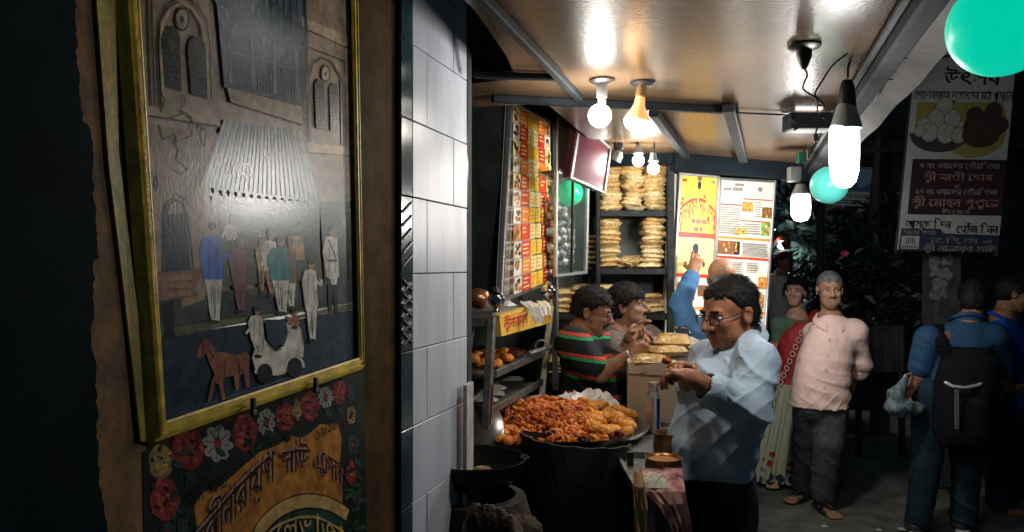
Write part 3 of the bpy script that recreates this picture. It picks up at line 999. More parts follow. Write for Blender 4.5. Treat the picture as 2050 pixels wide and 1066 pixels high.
clamp_lamp(1308, 338, 'small white bulb clamped over the shelves, right of its twin near the post', 1300, 270)
mb = MB()
mb.box(P(1238, 284, DS), Vector((.022, 0, 0)), Vector((0, .02, 0)), UP * .04, m_black, .006)
mb.tube(wire([(1236, 256), (1246, 262), (1258, 268), (1290, 272), (1330, 268)], 0, dd=DS), .006, m_black, 6)
mb.lathe(P(1240, 302, DS), [(.018, 0), (.03, -.02), (.032, -.05), (.0, -.052)], m_gryp, 14, axis=Vector((.5, -.3, 1)))
tag(mb.build('light_bracket', smooth=True), 'black bracket with an unlit spotlight below the ceiling beside the purple sign plate', 'bracket')
# added lamp, hidden behind the bald man, to brighten the posters
t = thing('poster_fill_lamp', P(1476, 632, 4.18), 'added unseen bulb on a stand lighting the poster panels, hidden behind the bald man', 'lamp')
pb = P(1476, 632, 4.18)
mb = MB(); mb.tube([Vector((pb.x, pb.y, .9)), Vector((pb.x, pb.y, pb.z - .07))], .01, m_black, 8); mb.lathe(Vector((pb.x, pb.y, 0)), [(0.12, 0), (.12, .02), (.03, .04), (.02, .9)], m_black, 16); mb.build('stand', parent=t, smooth=True)
mb = MB(); mb.lathe(pb, [(.016, -.07), (.02, -.05), (.016, -.04)], m_wht, 14); mb.build('holder', parent=t, smooth=True)
mb = MB(); mb.ball(pb, .036, g_post_fill, 16, 10); mb.build('bulb', parent=t, smooth=True)

# green globes
def globe(name, p, r, label, col, e, ptop=None, cat='lantern'):
    t = thing(name, p - UP * r, label, cat, 'green paper globes')
    m = M('globe_' + str(len(MATS)), col, .35, var=.08, emit=e, ecol=col, vs=3, coat=.3)
    mb = MB(); mb.ball(p, r, m, 40, 24); mb.build('shade', parent=t, smooth='all')
    mb = MB(); mb.lathe(p + UP * r * .97, [(r * .14, 0), (r * .16, r * .05), (r * .10, r * .12), (0, r * .12)], m_black, 14)
    if ptop is not None: mb.tube([p + UP * r, ptop], .003, m_black, 6)
    mb.build('cap', parent=t, smooth=True)
pg = P(2003, 54, 1.4)
globe('globe_lantern', pg, 98 / F * 1.4, 'largest green globe, glowing, hanging in front of the street banner', (.0, .80, .52), .62, pg + UP * .115)
pg = P(1660, 371, 2.92)
globe('globe_lantern', pg, 37 / F * 2.92, 'teal globe hanging just under the brightest capsule bulb', (.12, .72, .62), .30, None)

# ------------------------------------------------------------------ boards with print on them
class Quad:
    def __init__(s, TL, TR, BR, BL):
        s.c = [Vector(TL), Vector(TR), Vector(BR), Vector(BL)]
        s.n = ((s.c[1] - s.c[0]).cross(s.c[3] - s.c[0])).normalized()
        if s.n.y > 0: s.n = -s.n
        s.k = 0
    def at(s, u, v, off=0.):
        a = s.c[0].lerp(s.c[1], u); b = s.c[3].lerp(s.c[2], u)
        return a.lerp(b, v) + s.n * off
    def poly(s, mb, pts, m, base=.002):
        s.k += 1
        mb.face([s.at(u, v, base + .00012 * s.k) for u, v in pts], m)
    def rect(s, mb, u0, v0, u1, v1, m, base=.002):
        s.poly(mb, [(u0, v0), (u1, v0), (u1, v1), (u0, v1)], m, base)
    def text(s, mb, t, u0, v0, u1, h, m, base=.002, curve=0.):
        s.k += 1
        o = base + .00012 * s.k + .0004
        text_on(mb, t, lambda x, y: s.at(u0 + (u1 - u0) * x, v0 + (.62 - y) * h / .62 + curve * (2 * x - 1) ** 2, o), m, .035)
    def slab(s, mb, th, m, off=0., e=0.):
        a = [s.at(-e, -e, off), s.at(1 + e, -e, off), s.at(1 + e, 1 + e, off), s.at(-e, 1 + e, off)]
        mb.slab(a, th, s.n, m)
    def frame(s, mb, w, h, m, off=0.):
        c = [s.at(0, 0), s.at(1, 0), s.at(1, 1), s.at(0, 1)]
        for k in range(4):
            a, b = c[k], c[(k + 1) % 4]
            d = (b - a).normalized() * w * .5
            mb.bar(a - d * (1 if k % 2 else -1) + s.n * (off), b + d * (1 if k % 2 else -1) + s.n * off, w, h, m, s.n, min(w, h) * .2)
pr = lambda name, rgb, rough=.42, **k: M('print_' + name, rgb, rough, var=k.pop('var', .10), vs=40, spec=.3, **k)
p_red, p_yel, p_yel2, p_org = pr('red', (.62, .035, .02)), pr('yellow', (.70, .46, .05)), pr('pale_yellow', (.72, .60, .24)), pr('orange', (.75, .2, .03))
p_wht, p_blk, p_grn, p_dred = pr('white', (.72, .70, .64)), pr('black', (.015, .013, .015)), pr('green', (.08, .25, .06)), pr('dark_red', (.30, .015, .015))
p_brn, p_bei, p_gry, p_food = pr('brown', (.18, .07, .03)), pr('newsprint', (.64, .62, .52)), pr('grey_text', (.20, .19, .18)), pr('food', (.45, .2, .05), var=.7)
p_blue, p_pur = pr('blue', (.05, .12, .3)), pr('purple', (.28, .09, .17))
m_alu = M('aluminium', (.42, .43, .45), .32, metal=.85, var=.15, vs=30)

# menu board with its dark cupboard behind
CMN = 1.0
qm = Quad(Wp(1021, 203, CMN), Wp(1097, 243, CMN), Wp(1094, 566, CMN), Wp(1001, 602, CMN))
t = thing('menu_board', qm.at(.5, 1), 'tall red and yellow picture menu board in a silver frame, on the dark cupboard', 'menu board')
mb = MB(); qm.slab(mb, .02, p_wht, 0, 0); mb.build('panel', parent=t)
mb = MB(); qm.frame(mb, .022, .026, m_alu); mb.build('frame', parent=t)
mb = MB()
rows = 11
cols = [(.03, .18, 'f'), (.19, .36, 'r'), (.37, .50, 'y'), (.51, .63, 'y'), (.64, .80, 'r'), (.81, .97, 'f')]
p_foods = [p_food, pr('food_green', (.16, .26, .05), var=.6), pr('food_red', (.5, .1, .03), var=.6), pr('food_yellow', (.62, .42, .08), var=.5), p_brn]
for i in range(rows):
    v0, v1 = .02 + .96 * i / rows, .02 + .96 * (i + 1) / rows - .006
    for (u0, u1, k) in cols:
        if k == 'f':
            qm.rect(mb, u0, v0, u1, v1, RND.choice([p_wht, p_yel2, p_food, p_bei]), .0105)
            for _ in range(9):
                cu, cv = RND.uniform(u0 + .03, u1 - .03), RND.uniform(v0 + .014, v1 - .014)
                a = RND.uniform(0, 3)
                qm.poly(mb, [(cu + .03 * math.cos(a + x), cv + .013 * math.sin(a + x)) for x in (0, 1, 2.2, 3.4, 4.7)], RND.choice(p_foods + [p_blk]), .0105)
        elif k == 'r':
            qm.rect(mb, u0, v0, u1, v1, p_red if (i % 3) else p_org, .0105)
            for j in range(3):
                vv = v0 + (v1 - v0) * (.2 + .26 * j)
                if RND.random() < .8: qm.rect(mb, u0 + .02, vv, u1 - RND.uniform(.02, .08), vv + .008, p_yel2, .0105)
        else:
            qm.rect(mb, u0, v0, u1, v1, p_yel if (i + int(u0 * 10)) % 2 else p_yel2, .0105)
            for j in range(3):
                vv = v0 + (v1 - v0) * (.2 + .26 * j)
                qm.rect(mb, u0 + .02, vv, u1 - RND.uniform(.02, .07), vv + .007, p_org, .0105)
mb.build('print', parent=t)
m_cup = M('dark_cupboard_paint', (.014, .018, .020), .5, var=.5, vs=8)
sA, sB = DV.dot(Wp(1019, CY, CMN)), DV.dot(Wp(1106, CY, CMN))
mb = MB()
c0 = CMN + .03
zt = qm.at(0, 0).z + .02
mb.hexa([plan(sA - .02, c0, 1.38), plan(sA - .02, c0 + .5, 1.38), plan(sB, c0 + .5, 1.38), plan(sB, c0, 1.38), plan(sA - .02, c0, zt), plan(sA - .02, c0 + .5, zt), plan(sB, c0 + .5, zt), plan(sB, c0, zt)], m_cup)
tag(mb.build('cupboard'), 'dark cupboard behind the picture menu board, beside the tiled pillar', 'cupboard')
# silver edged post right of the menu
mb = MB()
a, b = Wp(1112, 560, .99), Wp(1116, 245, .99)
mb.bar(Vector((a.x, a.y, .92)), Vector((a.x, a.y, b.z)), .035, .03, m_alu, NV, .004)
tag(mb.build('post'), 'silver upright post between the menu board and the glass cabinet', 'post')

# shop walls
m_shopw = M('shop_back_wall', (.05, .062, .062), .55, var=.3, vs=4)
mb = MB()
mb.hexa([plan(2.46, 1.6, 0), plan(2.46, 1.7, 0), plan(4.9, 1.7, 0), plan(4.9, 1.6, 0), plan(2.46, 1.6, 2.7), plan(2.46, 1.7, 2.7), plan(4.9, 1.7, 2.7), plan(4.9, 1.6, 2.7)], m_shopw)
tag(mb.build('wall'), 'dim side wall deep inside the stall, behind the cupboard', 'wall')
mb = MB()
mb.hexa([Vector((-.4, 4.75, 0)), Vector((-.4, 4.85, 0)), Vector((1.0, 4.85, 0)), Vector((1.0, 4.75, 0)), Vector((-.4, 4.75, 2.7)), Vector((-.4, 4.85, 2.7)), Vector((1.0, 4.85, 2.7)), Vector((1.0, 4.75, 2.7))], m_shopw)
tag(mb.build('wall'), 'dim back wall of the stall behind the shelves of snack packets', 'wall')

# purple sign plate
DP = 3.55
qp = Quad(P(1160, 246, DP), P(1221, 298, DP + .18), P(1209, 386, DP + .18), P(1143, 356, DP))
t = thing('sign_plate', qp.at(.5, 1), 'purple plate with a silver rim hanging tilted above the glass cabinet', 'sign')
mb = MB(); qp.slab(mb, .05, M('purple_sheet', (.10, .022, .038), .18, var=.25, vs=6, spec=.7), 0); mb.build('panel', parent=t)
mb = MB(); qp.frame(mb, .014, .016, m_alu); mb.build('frame', parent=t)
mb = MB()
c_ = [P(1118, 228, DP + .1), P(1160, 240, DP + .02), P(1143, 352, DP + .02), P(1118, 335, DP + .1)]
mb.slab(c_, .10, Vector((0, -1, 0)), m_cup)
mb.build('side_case', parent=t)

# glass cabinet with silver pouches
m_glass = M('cabinet_glass', (.10, .15, .14), .05, var=0, alpha=.10, spec=.9)
DG = 3.92
qg = Quad(P(1113, 345, DG - .12), P(1177, 352, DG + .1), P(1172, 546, DG + .1), P(1112, 553, DG - .12))
t = thing('glass_cabinet', qg.at(.5, 1), 'glass fronted cabinet of silver pouches with a silver frame, right of the menu board', 'cabinet')
mb = MB(); qg.slab(mb, .004, m_glass, 0); mb.build('door', parent=t)
mb = MB(); qg.frame(mb, .016, .02, m_alu)
mb.bar(qg.at(.52, 0), qg.at(.52, 1), .010, .012, m_steel2, qg.n); mb.build('frame', parent=t)
m_cabin = M('cabinet_inside', (.045, .075, .068), .5, var=.2)
mb = MB()
bk = Quad(qg.at(0, 0, -.22), qg.at(1, 0, -.22), qg.at(1, 1, -.22), qg.at(0, 1, -.22)); bk.slab(mb, .01, m_cabin)
for k in (0, 1):
    a = qg.at(0, k, -.012); b = qg.at(1, k, -.012)
    mb.hexa([a - qg.n * .2, b - qg.n * .2, b, a, a - qg.n * .2 + UP * .01, b - qg.n * .2 + UP * .01, b + UP * .01, a + UP * .01], m_cabin)
mb.build('case', parent=t)
m_pouch = M('silver_pouch', (.5, .52, .52), .25, metal=.75, var=.5, vs=30, bump=.8, bs=45)
mb = MB(); mb.ball((0, 0, .028), .036, m_pouch, 9, 6, (1.1, .8, .8), .3, RND)
pou = mb.build('silver_pouch', origin=(0, 0, 0), smooth='all')
first = True
for (u, n_, off) in ((.16, 9, -.05), (.33, 7, -.09), (.72, 9, -.10), (.88, 6, -.08)):
    for k in range(n_):
        p = qg.at(u + RND.uniform(-.05, .05), .96, off) + UP * (.012 + k * .040)
        o = pou if first else dup(pou)
        first = False
        o.location = p
        o.rotation_euler = (RND.uniform(-.3, .3), RND.uniform(-.3, .3), RND.uniform(0, 6))
        tag(o, 'silver pouch piled inside the glass cabinet', 'pouch', 'silver pouches in the glass cabinet')
pg = P(1141, 387, 4.0)  # added globe stands in for a green reflection in the cabinet glass
globe('globe_lantern', pg, .068, 'dimmer green globe added behind the cabinet glass for the reflection of the largest globe', (.0, .55, .22), .42, None)

# ------------------------------------------------------------------ steel shelves with snack packets
DSH = 4.3
m_back = M('shelf_back_panel', (.10, .115, .112), .4, var=.2, vs=5)
t = thing('steel_shelf', P(1225, CY, DSH) - UP * P(1225, CY, DSH).z, 'tall grey steel shelf unit holding stacks of snack packets behind the two seated men', 'shelf')
X = lambda px, d=DSH: (px - CX) / F * d
Zp = lambda py, d=DSH: EH + (CY - py) / F * d
for px, w in ((1197, .024), (1342, .040)):
    for dy in (0, .34):
        mb = MB(); mb.bar(Vector((X(px), DSH + dy, 0)), Vector((X(px), DSH + dy, Zp(292))), w, .03, m_steel2, Vector((0, 1, 0)), .004); mb.build('upright', parent=t)
mb = MB(); mb.bar(Vector((X(1095), DSH + .34, 0)), Vector((X(1095), DSH + .34, Zp(292))), .024, .03, m_steel2, Vector((0, 1, 0)), .004); mb.build('upright', parent=t)
shz = {'top': Zp(425), 'mid': Zp(541), 'low': Zp(632), 'bot': Zp(760), 'roof': Zp(292)}
for k, z in shz.items():
    xa = X(1095) if k in ('low', 'bot') else X(1197)
    mb = MB()
    mb.box(Vector(((xa + X(1342)) / 2, DSH + .17, z)), Vector(((X(1342) - xa) / 2 - .012, 0, 0)), Vector((0, .17, 0)), UP * .008, m_steel2, .002)
    mb.box(Vector(((xa + X(1342)) / 2, DSH - .002, z - .008)), Vector(((X(1342) - xa) / 2 - .015, 0, 0)), Vector((0, .004, 0)), UP * .016, m_steel2, .001)
    mb.build('shelf_board', parent=t)
mb = MB()
mb.box(Vector(((X(1095) + X(1342)) / 2, DSH + .365, 1.2)), Vector(((X(1342) - X(1095)) / 2, 0, 0)), Vector((0, .005, 0)), UP * 1.1, m_back)
mb.build('back_panel', parent=t)

def snack_mat(name, c1, c2):
    m = M(name, c1, .22, rgb2=c2, vs=55, bump=.9, bs=70, coat=.6, spec=.6)
    return m
m_snack = snack_mat('golden_snack_in_plastic', (.40, .25, .09), (.82, .64, .32))
m_snackb = snack_mat('cream_snack_in_plastic', (.46, .32, .15), (.85, .72, .44))
m_snackc = snack_mat('brown_snack_in_plastic', (.30, .17, .06), (.72, .50, .22))
m_snack2 = snack_mat('yellow_snack_in_plastic', (.40, .20, .05), (.66, .45, .17))
m_film = M('clear_plastic_film', (.75, .75, .72), .12, var=0, alpha=.30, spec=.9, bump=.6, bs=30)
def packet_mesh(m, sx, sy, sz, seed, crimp=True):
    r = random.Random(seed)
    mb = MB()
    nx, ny = 11, 9
    top, bot = [], []
    for j in range(ny):
        for i in range(nx):
            u, v = -1 + 2 * i / (nx - 1), -1 + 2 * j / (ny - 1)
            e = max(0, (1 - abs(u) ** 3) * (1 - abs(v) ** 3)) ** .26
            x, y = u * sx, v * sy
            w = .12 * sz * r.uniform(-1, 1)
            top.append((x, y, sz + e * sz * .95 + w * e)); bot.append((x, y, sz - e * sz * .95))
    i0 = len(top)
    fs = []
    for j in range(ny - 1):
        for i in range(nx - 1):
            a = j * nx + i
            fs.append((a, a + 1, a + nx + 1, a + nx)); fs.append((a + i0, a + nx + i0, a + nx + 1 + i0, a + 1 + i0))
    mb.mesh(top + bot, fs, m)
    if crimp:
        for sgn in (-1, 1):
            mb.face([(sgn * sx * .98, -sy * .9, sz), (sgn * sx * 1.14, -sy * .95, sz + .002), (sgn * sx * 1.14, sy * .95, sz - .001), (sgn * sx * .98, sy * .9, sz)], m_film)
    return mb
protos = []
for k in range(6):
    o = packet_mesh((m_snack, m_snackb, m_snackc)[k % 3], .064 - .003 * (k // 3), .078, .0195, k).build('snack_packet', origin=(0, 0, 0), smooth='all')
    protos.append([o, False])
def place_packet(p, rz, label, group, kind=None, protos=protos, tilt=0., sc=1.):
    e = RND.choice(protos)
    if not e[1]:
        o = e[0]; e[1] = True
    else:
        o = dup(e[0])
    o.location = p
    o.scale = (sc, sc, sc * RND.uniform(.92, 1.08))
    o.rotation_euler = (RND.uniform(-tilt, tilt), RND.uniform(-tilt, tilt), rz)
    tag(o, label, 'snack packet', group)
    return o
def stack(px, n, zbase, label, dy=.09, sc=1.):
    for k in range(n):
        place_packet(Vector((X(px) + RND.uniform(-.010, .010), DSH + dy + RND.uniform(-.012, .012), zbase + .008 + k * .0255 * sc)), RND.uniform(-.22, .22) + (math.pi if RND.random() < .5 else 0),
                     label, 'snack packets stacked on the steel shelf', tilt=.11, sc=sc * RND.uniform(.94, 1.06))
for px, n, w in ((1225, 14, 'left'), (1270, 14, 'middle'), (1313, 14, 'right')):
    stack(px, n, shz['top'], 'golden snack packet in the %s stack on the top shelf' % w)
stack(1222, 11, shz['mid'], 'golden snack packet in the tall left stack on the middle shelf')
stack(1310, 11, shz['mid'], 'golden snack packet in the tall right stack on the middle shelf')
for k in range(6):
    place_packet(Vector((X(1252 + 5 * k), DSH + .05 + .02 * (k % 3), shz['mid'] + .012 + .017 * (k % 3))), RND.uniform(-.8, .8), 'golden snack packet in the low loose heap between two stacks on the middle shelf', 'snack packets stacked on the steel shelf', tilt=.45, sc=.72)
for px, n, w in ((1127, 5, 'beside the glass cabinet'), (1166, 6, 'behind the striped polo man'), (1215, 6, 'between the two seated heads'), (1308, 4, 'beside the right upright')):
    stack(px, n, shz['low'], 'golden snack packet in the short stack on the lower shelf ' + w)
for px, n, w in ((1123, 4, 'under the glass cabinet'),):
    stack(px, n, shz['bot'], 'golden snack packet in the stack on the bottom shelf ' + w)
for k in range(6):
    place_packet(Vector((X(1187) + RND.uniform(-.004, .004), DSH + .12, shz['mid'] + .03 + k * .03)), 1.5, 'golden snack packet in the narrow stack between glass cabinet and shelf upright', 'snack packets in the gap', tilt=.1, sc=.55)
mb = MB()
mb.box(Vector((X(1187), DSH + .12, shz['mid'] + .01)), Vector((.034, 0, 0)), Vector((0, .06, 0)), UP * .008, m_steel2)
mb.box(Vector((X(1187), DSH + .20, (shz['mid']) * .5)), Vector((.012, 0, 0)), Vector((0, .012, 0)), UP * (shz['mid'] * .5), m_steel2)
tag(mb.build('ledge'), 'small steel ledge on a leg between glass cabinet and shelf upright', 'ledge')

# ------------------------------------------------------------------ the two poster panels
D1, D2 = 4.42, 4.60
q1 = Quad(P(1361, 348, D1), P(1438, 355, D1 + .06), P(1416, 790, D1 + .06), P(1338, 790, D1))
q2 = Quad(P(1441, 358, D1 + .05), P(1551, 364, D2), P(1522, 800, D2), P(1418, 790, D1 + .05))
t = thing('poster_panel', q1.at(.5, 1), 'yellow poster panel with red arched lettering and a portrait, in a thin metal frame', 'poster')
mb = MB(); q1.slab(mb, .03, p_bei, -.002); mb.build('panel', parent=t)
mb = MB(); q1.frame(mb, .016, .02, m_alu)
mb.bar(q1.at(-.10, 0, -.03), q1.at(-.10, 1, -.03), .035, .05, M('cream_post', (.35, .33, .26), .45, var=.2), q1.n, .004)
mb.build('frame', parent=t)
mb = MB()
q1.rect(mb, .01, .005, .99, .33, p_yel, 0)
q1.text(mb, 'ল{ক}ীনারায়ণ সাউ এ{ড}সন{স}', .04, .105, .97, .085, p_red, 0, .055)
for (a_, b_, c_) in ((.36, .46, .2), (.48, .60, .2), (.62, .76, .2), (.44, .55, .235), (.58, .66, .235)): q1.rect(mb, a_, c_, b_, c_ + .02, p_brn, 0)
q1.poly(mb, [(.52 + .05 * math.cos(a / 8 * 6.28), .045 + .02 * math.sin(a / 8 * 6.28)) for a in range(8)], p_blk, 0)
q1.poly(mb, [(.52 + .06 * math.cos(a / 8 * 6.28), .012 + .014 * math.sin(a / 8 * 6.28)) for a in range(8)], p_brn, 0)
q1.rect(mb, .07, .02, .2, .034, p_brn, 0)
q1.rect(mb, .82, .02, .93, .032, p_gry, 0)
q1.rect(mb, .01, .262, .99, .285, p_red, 0)
q1.rect(mb, .01, .285, .99, .45, p_yel2, 0)
q1.poly(mb, [(.50 + .11 * math.cos(a / 16 * 6.28), .365 + .058 * math.sin(a / 16 * 6.28)) for a in range(16)], p_bei, 0)
q1.poly(mb, [(.50 + .075 * math.cos(a / 16 * 6.28), .362 + .045 * math.sin(a / 16 * 6.28)) for a in range(16)], pr('portrait_skin', (.32, .17, .09)), 0)
q1.poly(mb, [(.50 + .08 * math.cos(a / 16 * 6.28), .334 + .024 * math.sin(a / 16 * 6.28)) for a in range(16)], p_blk, 0)
q1.rect(mb, .01, .45, .99, .465, p_red, 0)
for (u, v, w, h, m) in ((.03, .49, .22, .10, p_food), (.34, .52, .2, .05, p_dred), (.62, .50, .24, .05, p_brn), (.05, .62, .24, .03, p_org), (.06, .70, .2, .05, p_foods[2]), (.4, .66, .3, .05, p_food)):
    q1.rect(mb, u, v, u + w, v + h, m, 0)
q1.rect(mb, .01, .60, .99, .612, p_org, 0); q1.rect(mb, .01, .76, .99, .775, p_org, 0)
for k in range(9): q1.rect(mb, .08, .80 + .018 * k, RND.uniform(.5, .9), .806 + .018 * k, p_gry, 0)
mb.build('print', parent=t)
t = thing('poster_panel', q2.at(.5, 1), 'pale poster panel of newspaper cuttings and food photos, right of the yellow poster', 'poster')
mb = MB(); q2.slab(mb, .03, p_bei, -.002); mb.build('panel', parent=t)
mb = MB(); q2.frame(mb, .016, .02, m_alu); mb.build('frame', parent=t)
mb = MB()
for (a_, b_, c_, d_) in ((.08, .22, .04, .052), (.24, .42, .036, .052), (.28, .44, .018, .03), (.70, .78, .03, .05)): q2.rect(mb, a_, c_, b_, d_, p_gry, 0)
q2.rect(mb, .45, .085, .97, .09, p_red, 0); q2.rect(mb, .03, .115, .42, .12, p_dred, 0); q2.rect(mb, .40, .185, .96, .19, p_red, 0)
q2.rect(mb, .02, .265, .98, .275, p_org, 0); q2.rect(mb, .02, .355, .98, .365, p_red, 0); q2.rect(mb, .02, .60, .98, .61, p_org, 0)
for (u, v, w, h, m) in ((.43, .10, .2, .045, p_food), (.80, .12, .17, .05, p_brn), (.80, .19, .16, .06, p_foods[1]), (.32, .22, .2, .035, p_foods[3]), (.02, .285, .3, .06, p_foods[4]), (.32, .285, .1, .06, p_blk), (.80, .44, .16, .05, p_org), (.78, .52, .15, .06, p_food), (.50, .52, .2, .06, p_foods[3])):
    q2.rect(mb, u, v, u + w, v + h, m, 0)
    for _ in range(7):
        cu, cv = RND.uniform(u + .02, u + w - .02), RND.uniform(v + .008, v + h - .008)
        q2.poly(mb, [(cu + .02 * math.cos(x), cv + .008 * math.sin(x)) for x in (0, 1.2, 2.5, 3.8, 5)], RND.choice(p_foods + [p_wht]), 0)
for (u0, u1, va, vb) in ((.03, .40, .13, .25), (.66, .78, .10, .17), (.44, .78, .20, .25), (.46, .95, .29, .35), (.03, .5, .38, .58), (.55, .78, .38, .42), (.03, .9, .63, .9)):
    v = va
    while v < vb:
        q2.rect(mb, u0, v, u1 - RND.uniform(0, .04), v + .0042, p_gry, 0); v += .0105
mb.build('print', parent=t)
# ------------------------------------------------------------------ counter and what stands on it
ZT = .92
m_zinc = M('worn_zinc_top', (.24, .25, .25), .3, metal=.6, var=.35, vs=12, bump=.2, bs=40)
m_panel = M('counter_front', (.03, .03, .032), .6, var=.4)
t = thing('counter', plan(3.2, .3, 0), 'metal topped counter carrying the heap of fried snacks', 'counter')
mb = MB()
tp = [Vector((-.30, 2.95, ZT)), Vector((.52, 2.80, ZT)), Vector((.95, 3.35, ZT)), Vector((.95, 4.05, ZT)), Vector((-.1, 4.05, ZT))]
mb.slab(tp[::-1][::-1], .03, UP, m_zinc)
mb.build('top', parent=t)
mb = MB()
tq = [p + UP * -.032 + (Vector((.3, 3.5, ZT)) - p) * .06 for p in tp]
for a, b in zip(tq, tq[1:] + tq[:1]):
    mb.face([Vector((a.x, a.y, 0)), Vector((b.x, b.y, 0)), b, a], m_panel)
mb.build('front_panel', parent=t)

# wide tray
TC = Vector((.215, 3.14, ZT + .004))
TR = .335
m_tray = M('steel_tray', (.26, .25, .23), .3, metal=.85, var=.3)
mb = MB()
mb.lathe(TC, [(0, 0), (TR - .05, 0), (TR - .02, .012), (TR, .034), (TR + .008, .036), (TR + .006, .03), (TR - .014, .006), (TR - .05, -.003), (0, -.003)], m_tray, 48)
tag(mb.build('tray', smooth=True), 'wide round steel tray heaped with fried snacks', 'tray')
# fried fritters
def fried(name, c1, c2):
    m = M(name, c1, .55, rgb2=c2, vs=48, bump=1.0, bs=90, spec=.35)
    return m
m_fr = [fried('fried_orange', (.47, .088, .013), (.82, .26, .042)), fried('fried_red_brown', (.28, .042, .008), (.62, .15, .025)), fried('fried_golden', (.62, .22, .028), (.84, .38, .06)), fried('fried_dark', (.07, .015, .008), (.22, .05, .015))]
def fritter_mesh(seed, m, kind):
    r = random.Random(seed)
    mb = MB()
    if kind == 'knot':                                 # onion fritter: tangled strands
        for k in range(7):
            c = Vector((r.gauss(0, .010), r.gauss(0, .010), .014 + r.gauss(0, .006)))
            pts = []
            a0, rr = r.uniform(0, 6.28), r.uniform(.010, .022)
            ax = Vector((r.gauss(0, 1), r.gauss(0, 1), r.gauss(0, 1))).normalized()
            u = ax.orthogonal().normalized(); v = ax.cross(u)
            for i in range(6):
                a = a0 + i * .75
                pts.append(c + (u * math.cos(a) + v * math.sin(a)) * rr * (1 + .2 * r.uniform(-1, 1)))
            mb.tube(pts, [.004] + [r.uniform(.0055, .009) for _ in range(4)] + [.004], m, 6)
        mb.ball((0, 0, .012), .016, m, 8, 6, (1, 1, .8), .4, r)
    else:                                              # round or oval dumpling
        mb.ball((0, 0, .022), .030, m, 14, 9, (1.25, .95, .72), .16, r)
    return mb
frp = {}
for mi, m in enumerate(m_fr):
    for kind in ('knot', 'ball'):
        if kind == 'ball' and mi in (1, 3): continue
        for sd in range(2):
            frp.setdefault((mi, kind), []).append([fritter_mesh(mi * 10 + sd, m, kind).build('fritter', origin=(0, 0, 0), smooth='all'), False])
def fritter(mi, kind, p, label, group, sc=1.):
    e = RND.choice(frp[(mi, kind)])
    o = e[0] if not e[1] else dup(e[0])
    e[1] = True
    o.location = p
    o.scale = (sc * RND.uniform(.85, 1.2), sc * RND.uniform(.85, 1.15), sc * RND.uniform(.85, 1.1))
    o.rotation_euler = (RND.uniform(-.5, .5), RND.uniform(-.5, .5), RND.uniform(0, 6.28))
    tag(o, label, 'fritter', group)
def heap_h(x, y):                                      # height of the heap over the tray
    dx, dy = (x - TC.x), (y - TC.y)
    r = math.hypot(dx, dy) / (TR - .03)
    h = .085 * max(0, 1 - ((dx + .06) / .24) ** 2 - ((dy - .06) / .30) ** 2)
    return max(h, .012) * (1 if r < 1 else 0)
n_kn = 0
pts = []
for _ in range(6000):
    if n_kn >= 215: break
    a, rr = RND.uniform(0, 6.28), (TR - .045) * math.sqrt(RND.random())
    x, y = TC.x + rr * math.cos(a), TC.y + rr * math.sin(a)
    if x > TC.x + .12 and RND.random() < .85: continue
    if any((x - q[0]) ** 2 + (y - q[1]) ** 2 < .0145 ** 2 for q in pts): continue
    pts.append((x, y))
    n_kn += 1
    mi = RND.choices([0, 1, 3, 2], [.55, .27, .06, .12])[0]
    fritter(mi, 'knot', Vector((x, y, ZT + .004 + heap_h(x, y))), 'crisp orange brown onion fritter in the big heap on the round tray', 'onion fritters heaped on the tray', 1.05)
ngold = 0
for k in range(400):
    if ngold >= 40: break
    a, rr = RND.uniform(-1.5, 1.25), RND.uniform(.08, TR - .035)
    p = Vector((TC.x + rr * math.cos(a), TC.y + rr * math.sin(a), ZT + .012 + .02 * RND.random() + .035 * max(0, math.sin(a))))
    if p.x < TC.x + .085 or (p.y > TC.y + .16 and RND.random() < .5): continue
    ngold += 1
    p.z += .016 * (ngold > 24)
    fritter(2, 'ball', p, 'round golden fritter at the right end of the tray', 'golden fritters at the right of the tray', .98)
for (px, py, d) in ((1008, 860, 2.98), (1003, 868, 2.93), (1022, 858, 3.0), (1005, 880, 2.86), (1030, 882, 2.85), (1018, 884, 2.84), (1044, 884, 2.86), (985, 876, 2.9), (1036, 868, 2.92), (1048, 876, 2.88)):
    p = P(px, py, d)
    fritter(2 if px % 2 else 0, 'ball', Vector((p.x, p.y, max(ZT + .006, p.z - .02))), 'oval golden fritter lying loose beside the black pan left of the heap', 'loose fritters beside the pan', .92)

# crumpled white paper behind the heap
m_paper = M('white_crumpled_paper', (.80, .79, .78), .4, var=.12, vs=30)
def crumple(cx, cy, z, rx, ry, h, seed, m, n=16, name='crumpled_paper', rough=1.):
    r = random.Random(seed)
    mb = MB()
    g_ = [[None] * (n + 1) for _ in range(n + 1)]
    for i in range(n + 1):
        for j in range(n + 1):
            u, v = -1 + 2 * i / n, -1 + 2 * j / n
            e = max(0, 1 - u * u) * max(0, 1 - v * v)
            g_[i][j] = Vector((cx + rx * u + r.uniform(-1, 1) * rx / n * .8, cy + ry * v + r.uniform(-1, 1) * ry / n * .8, z + .003 + h * (e ** .5) * (.55 + .45 * r.random() * rough)))
    for i in range(n):
        for j in range(n):
            mb.face([g_[i][j], g_[i + 1][j], g_[i + 1][j + 1]], m); mb.face([g_[i][j], g_[i + 1][j + 1], g_[i][j + 1]], m)
    return mb.build(name)
tag(crumple(.335, 3.46, ZT + .0, .17, .13, .135, 3, m_paper, 20), 'crumpled white paper heap behind the fritters', 'paper')
o = crumple(.13, 3.56, ZT, .10, .06, .115, 4, m_paper, 8, rough=.4)
tag(o, 'flat white paper wad standing at the left behind the fritters', 'paper')

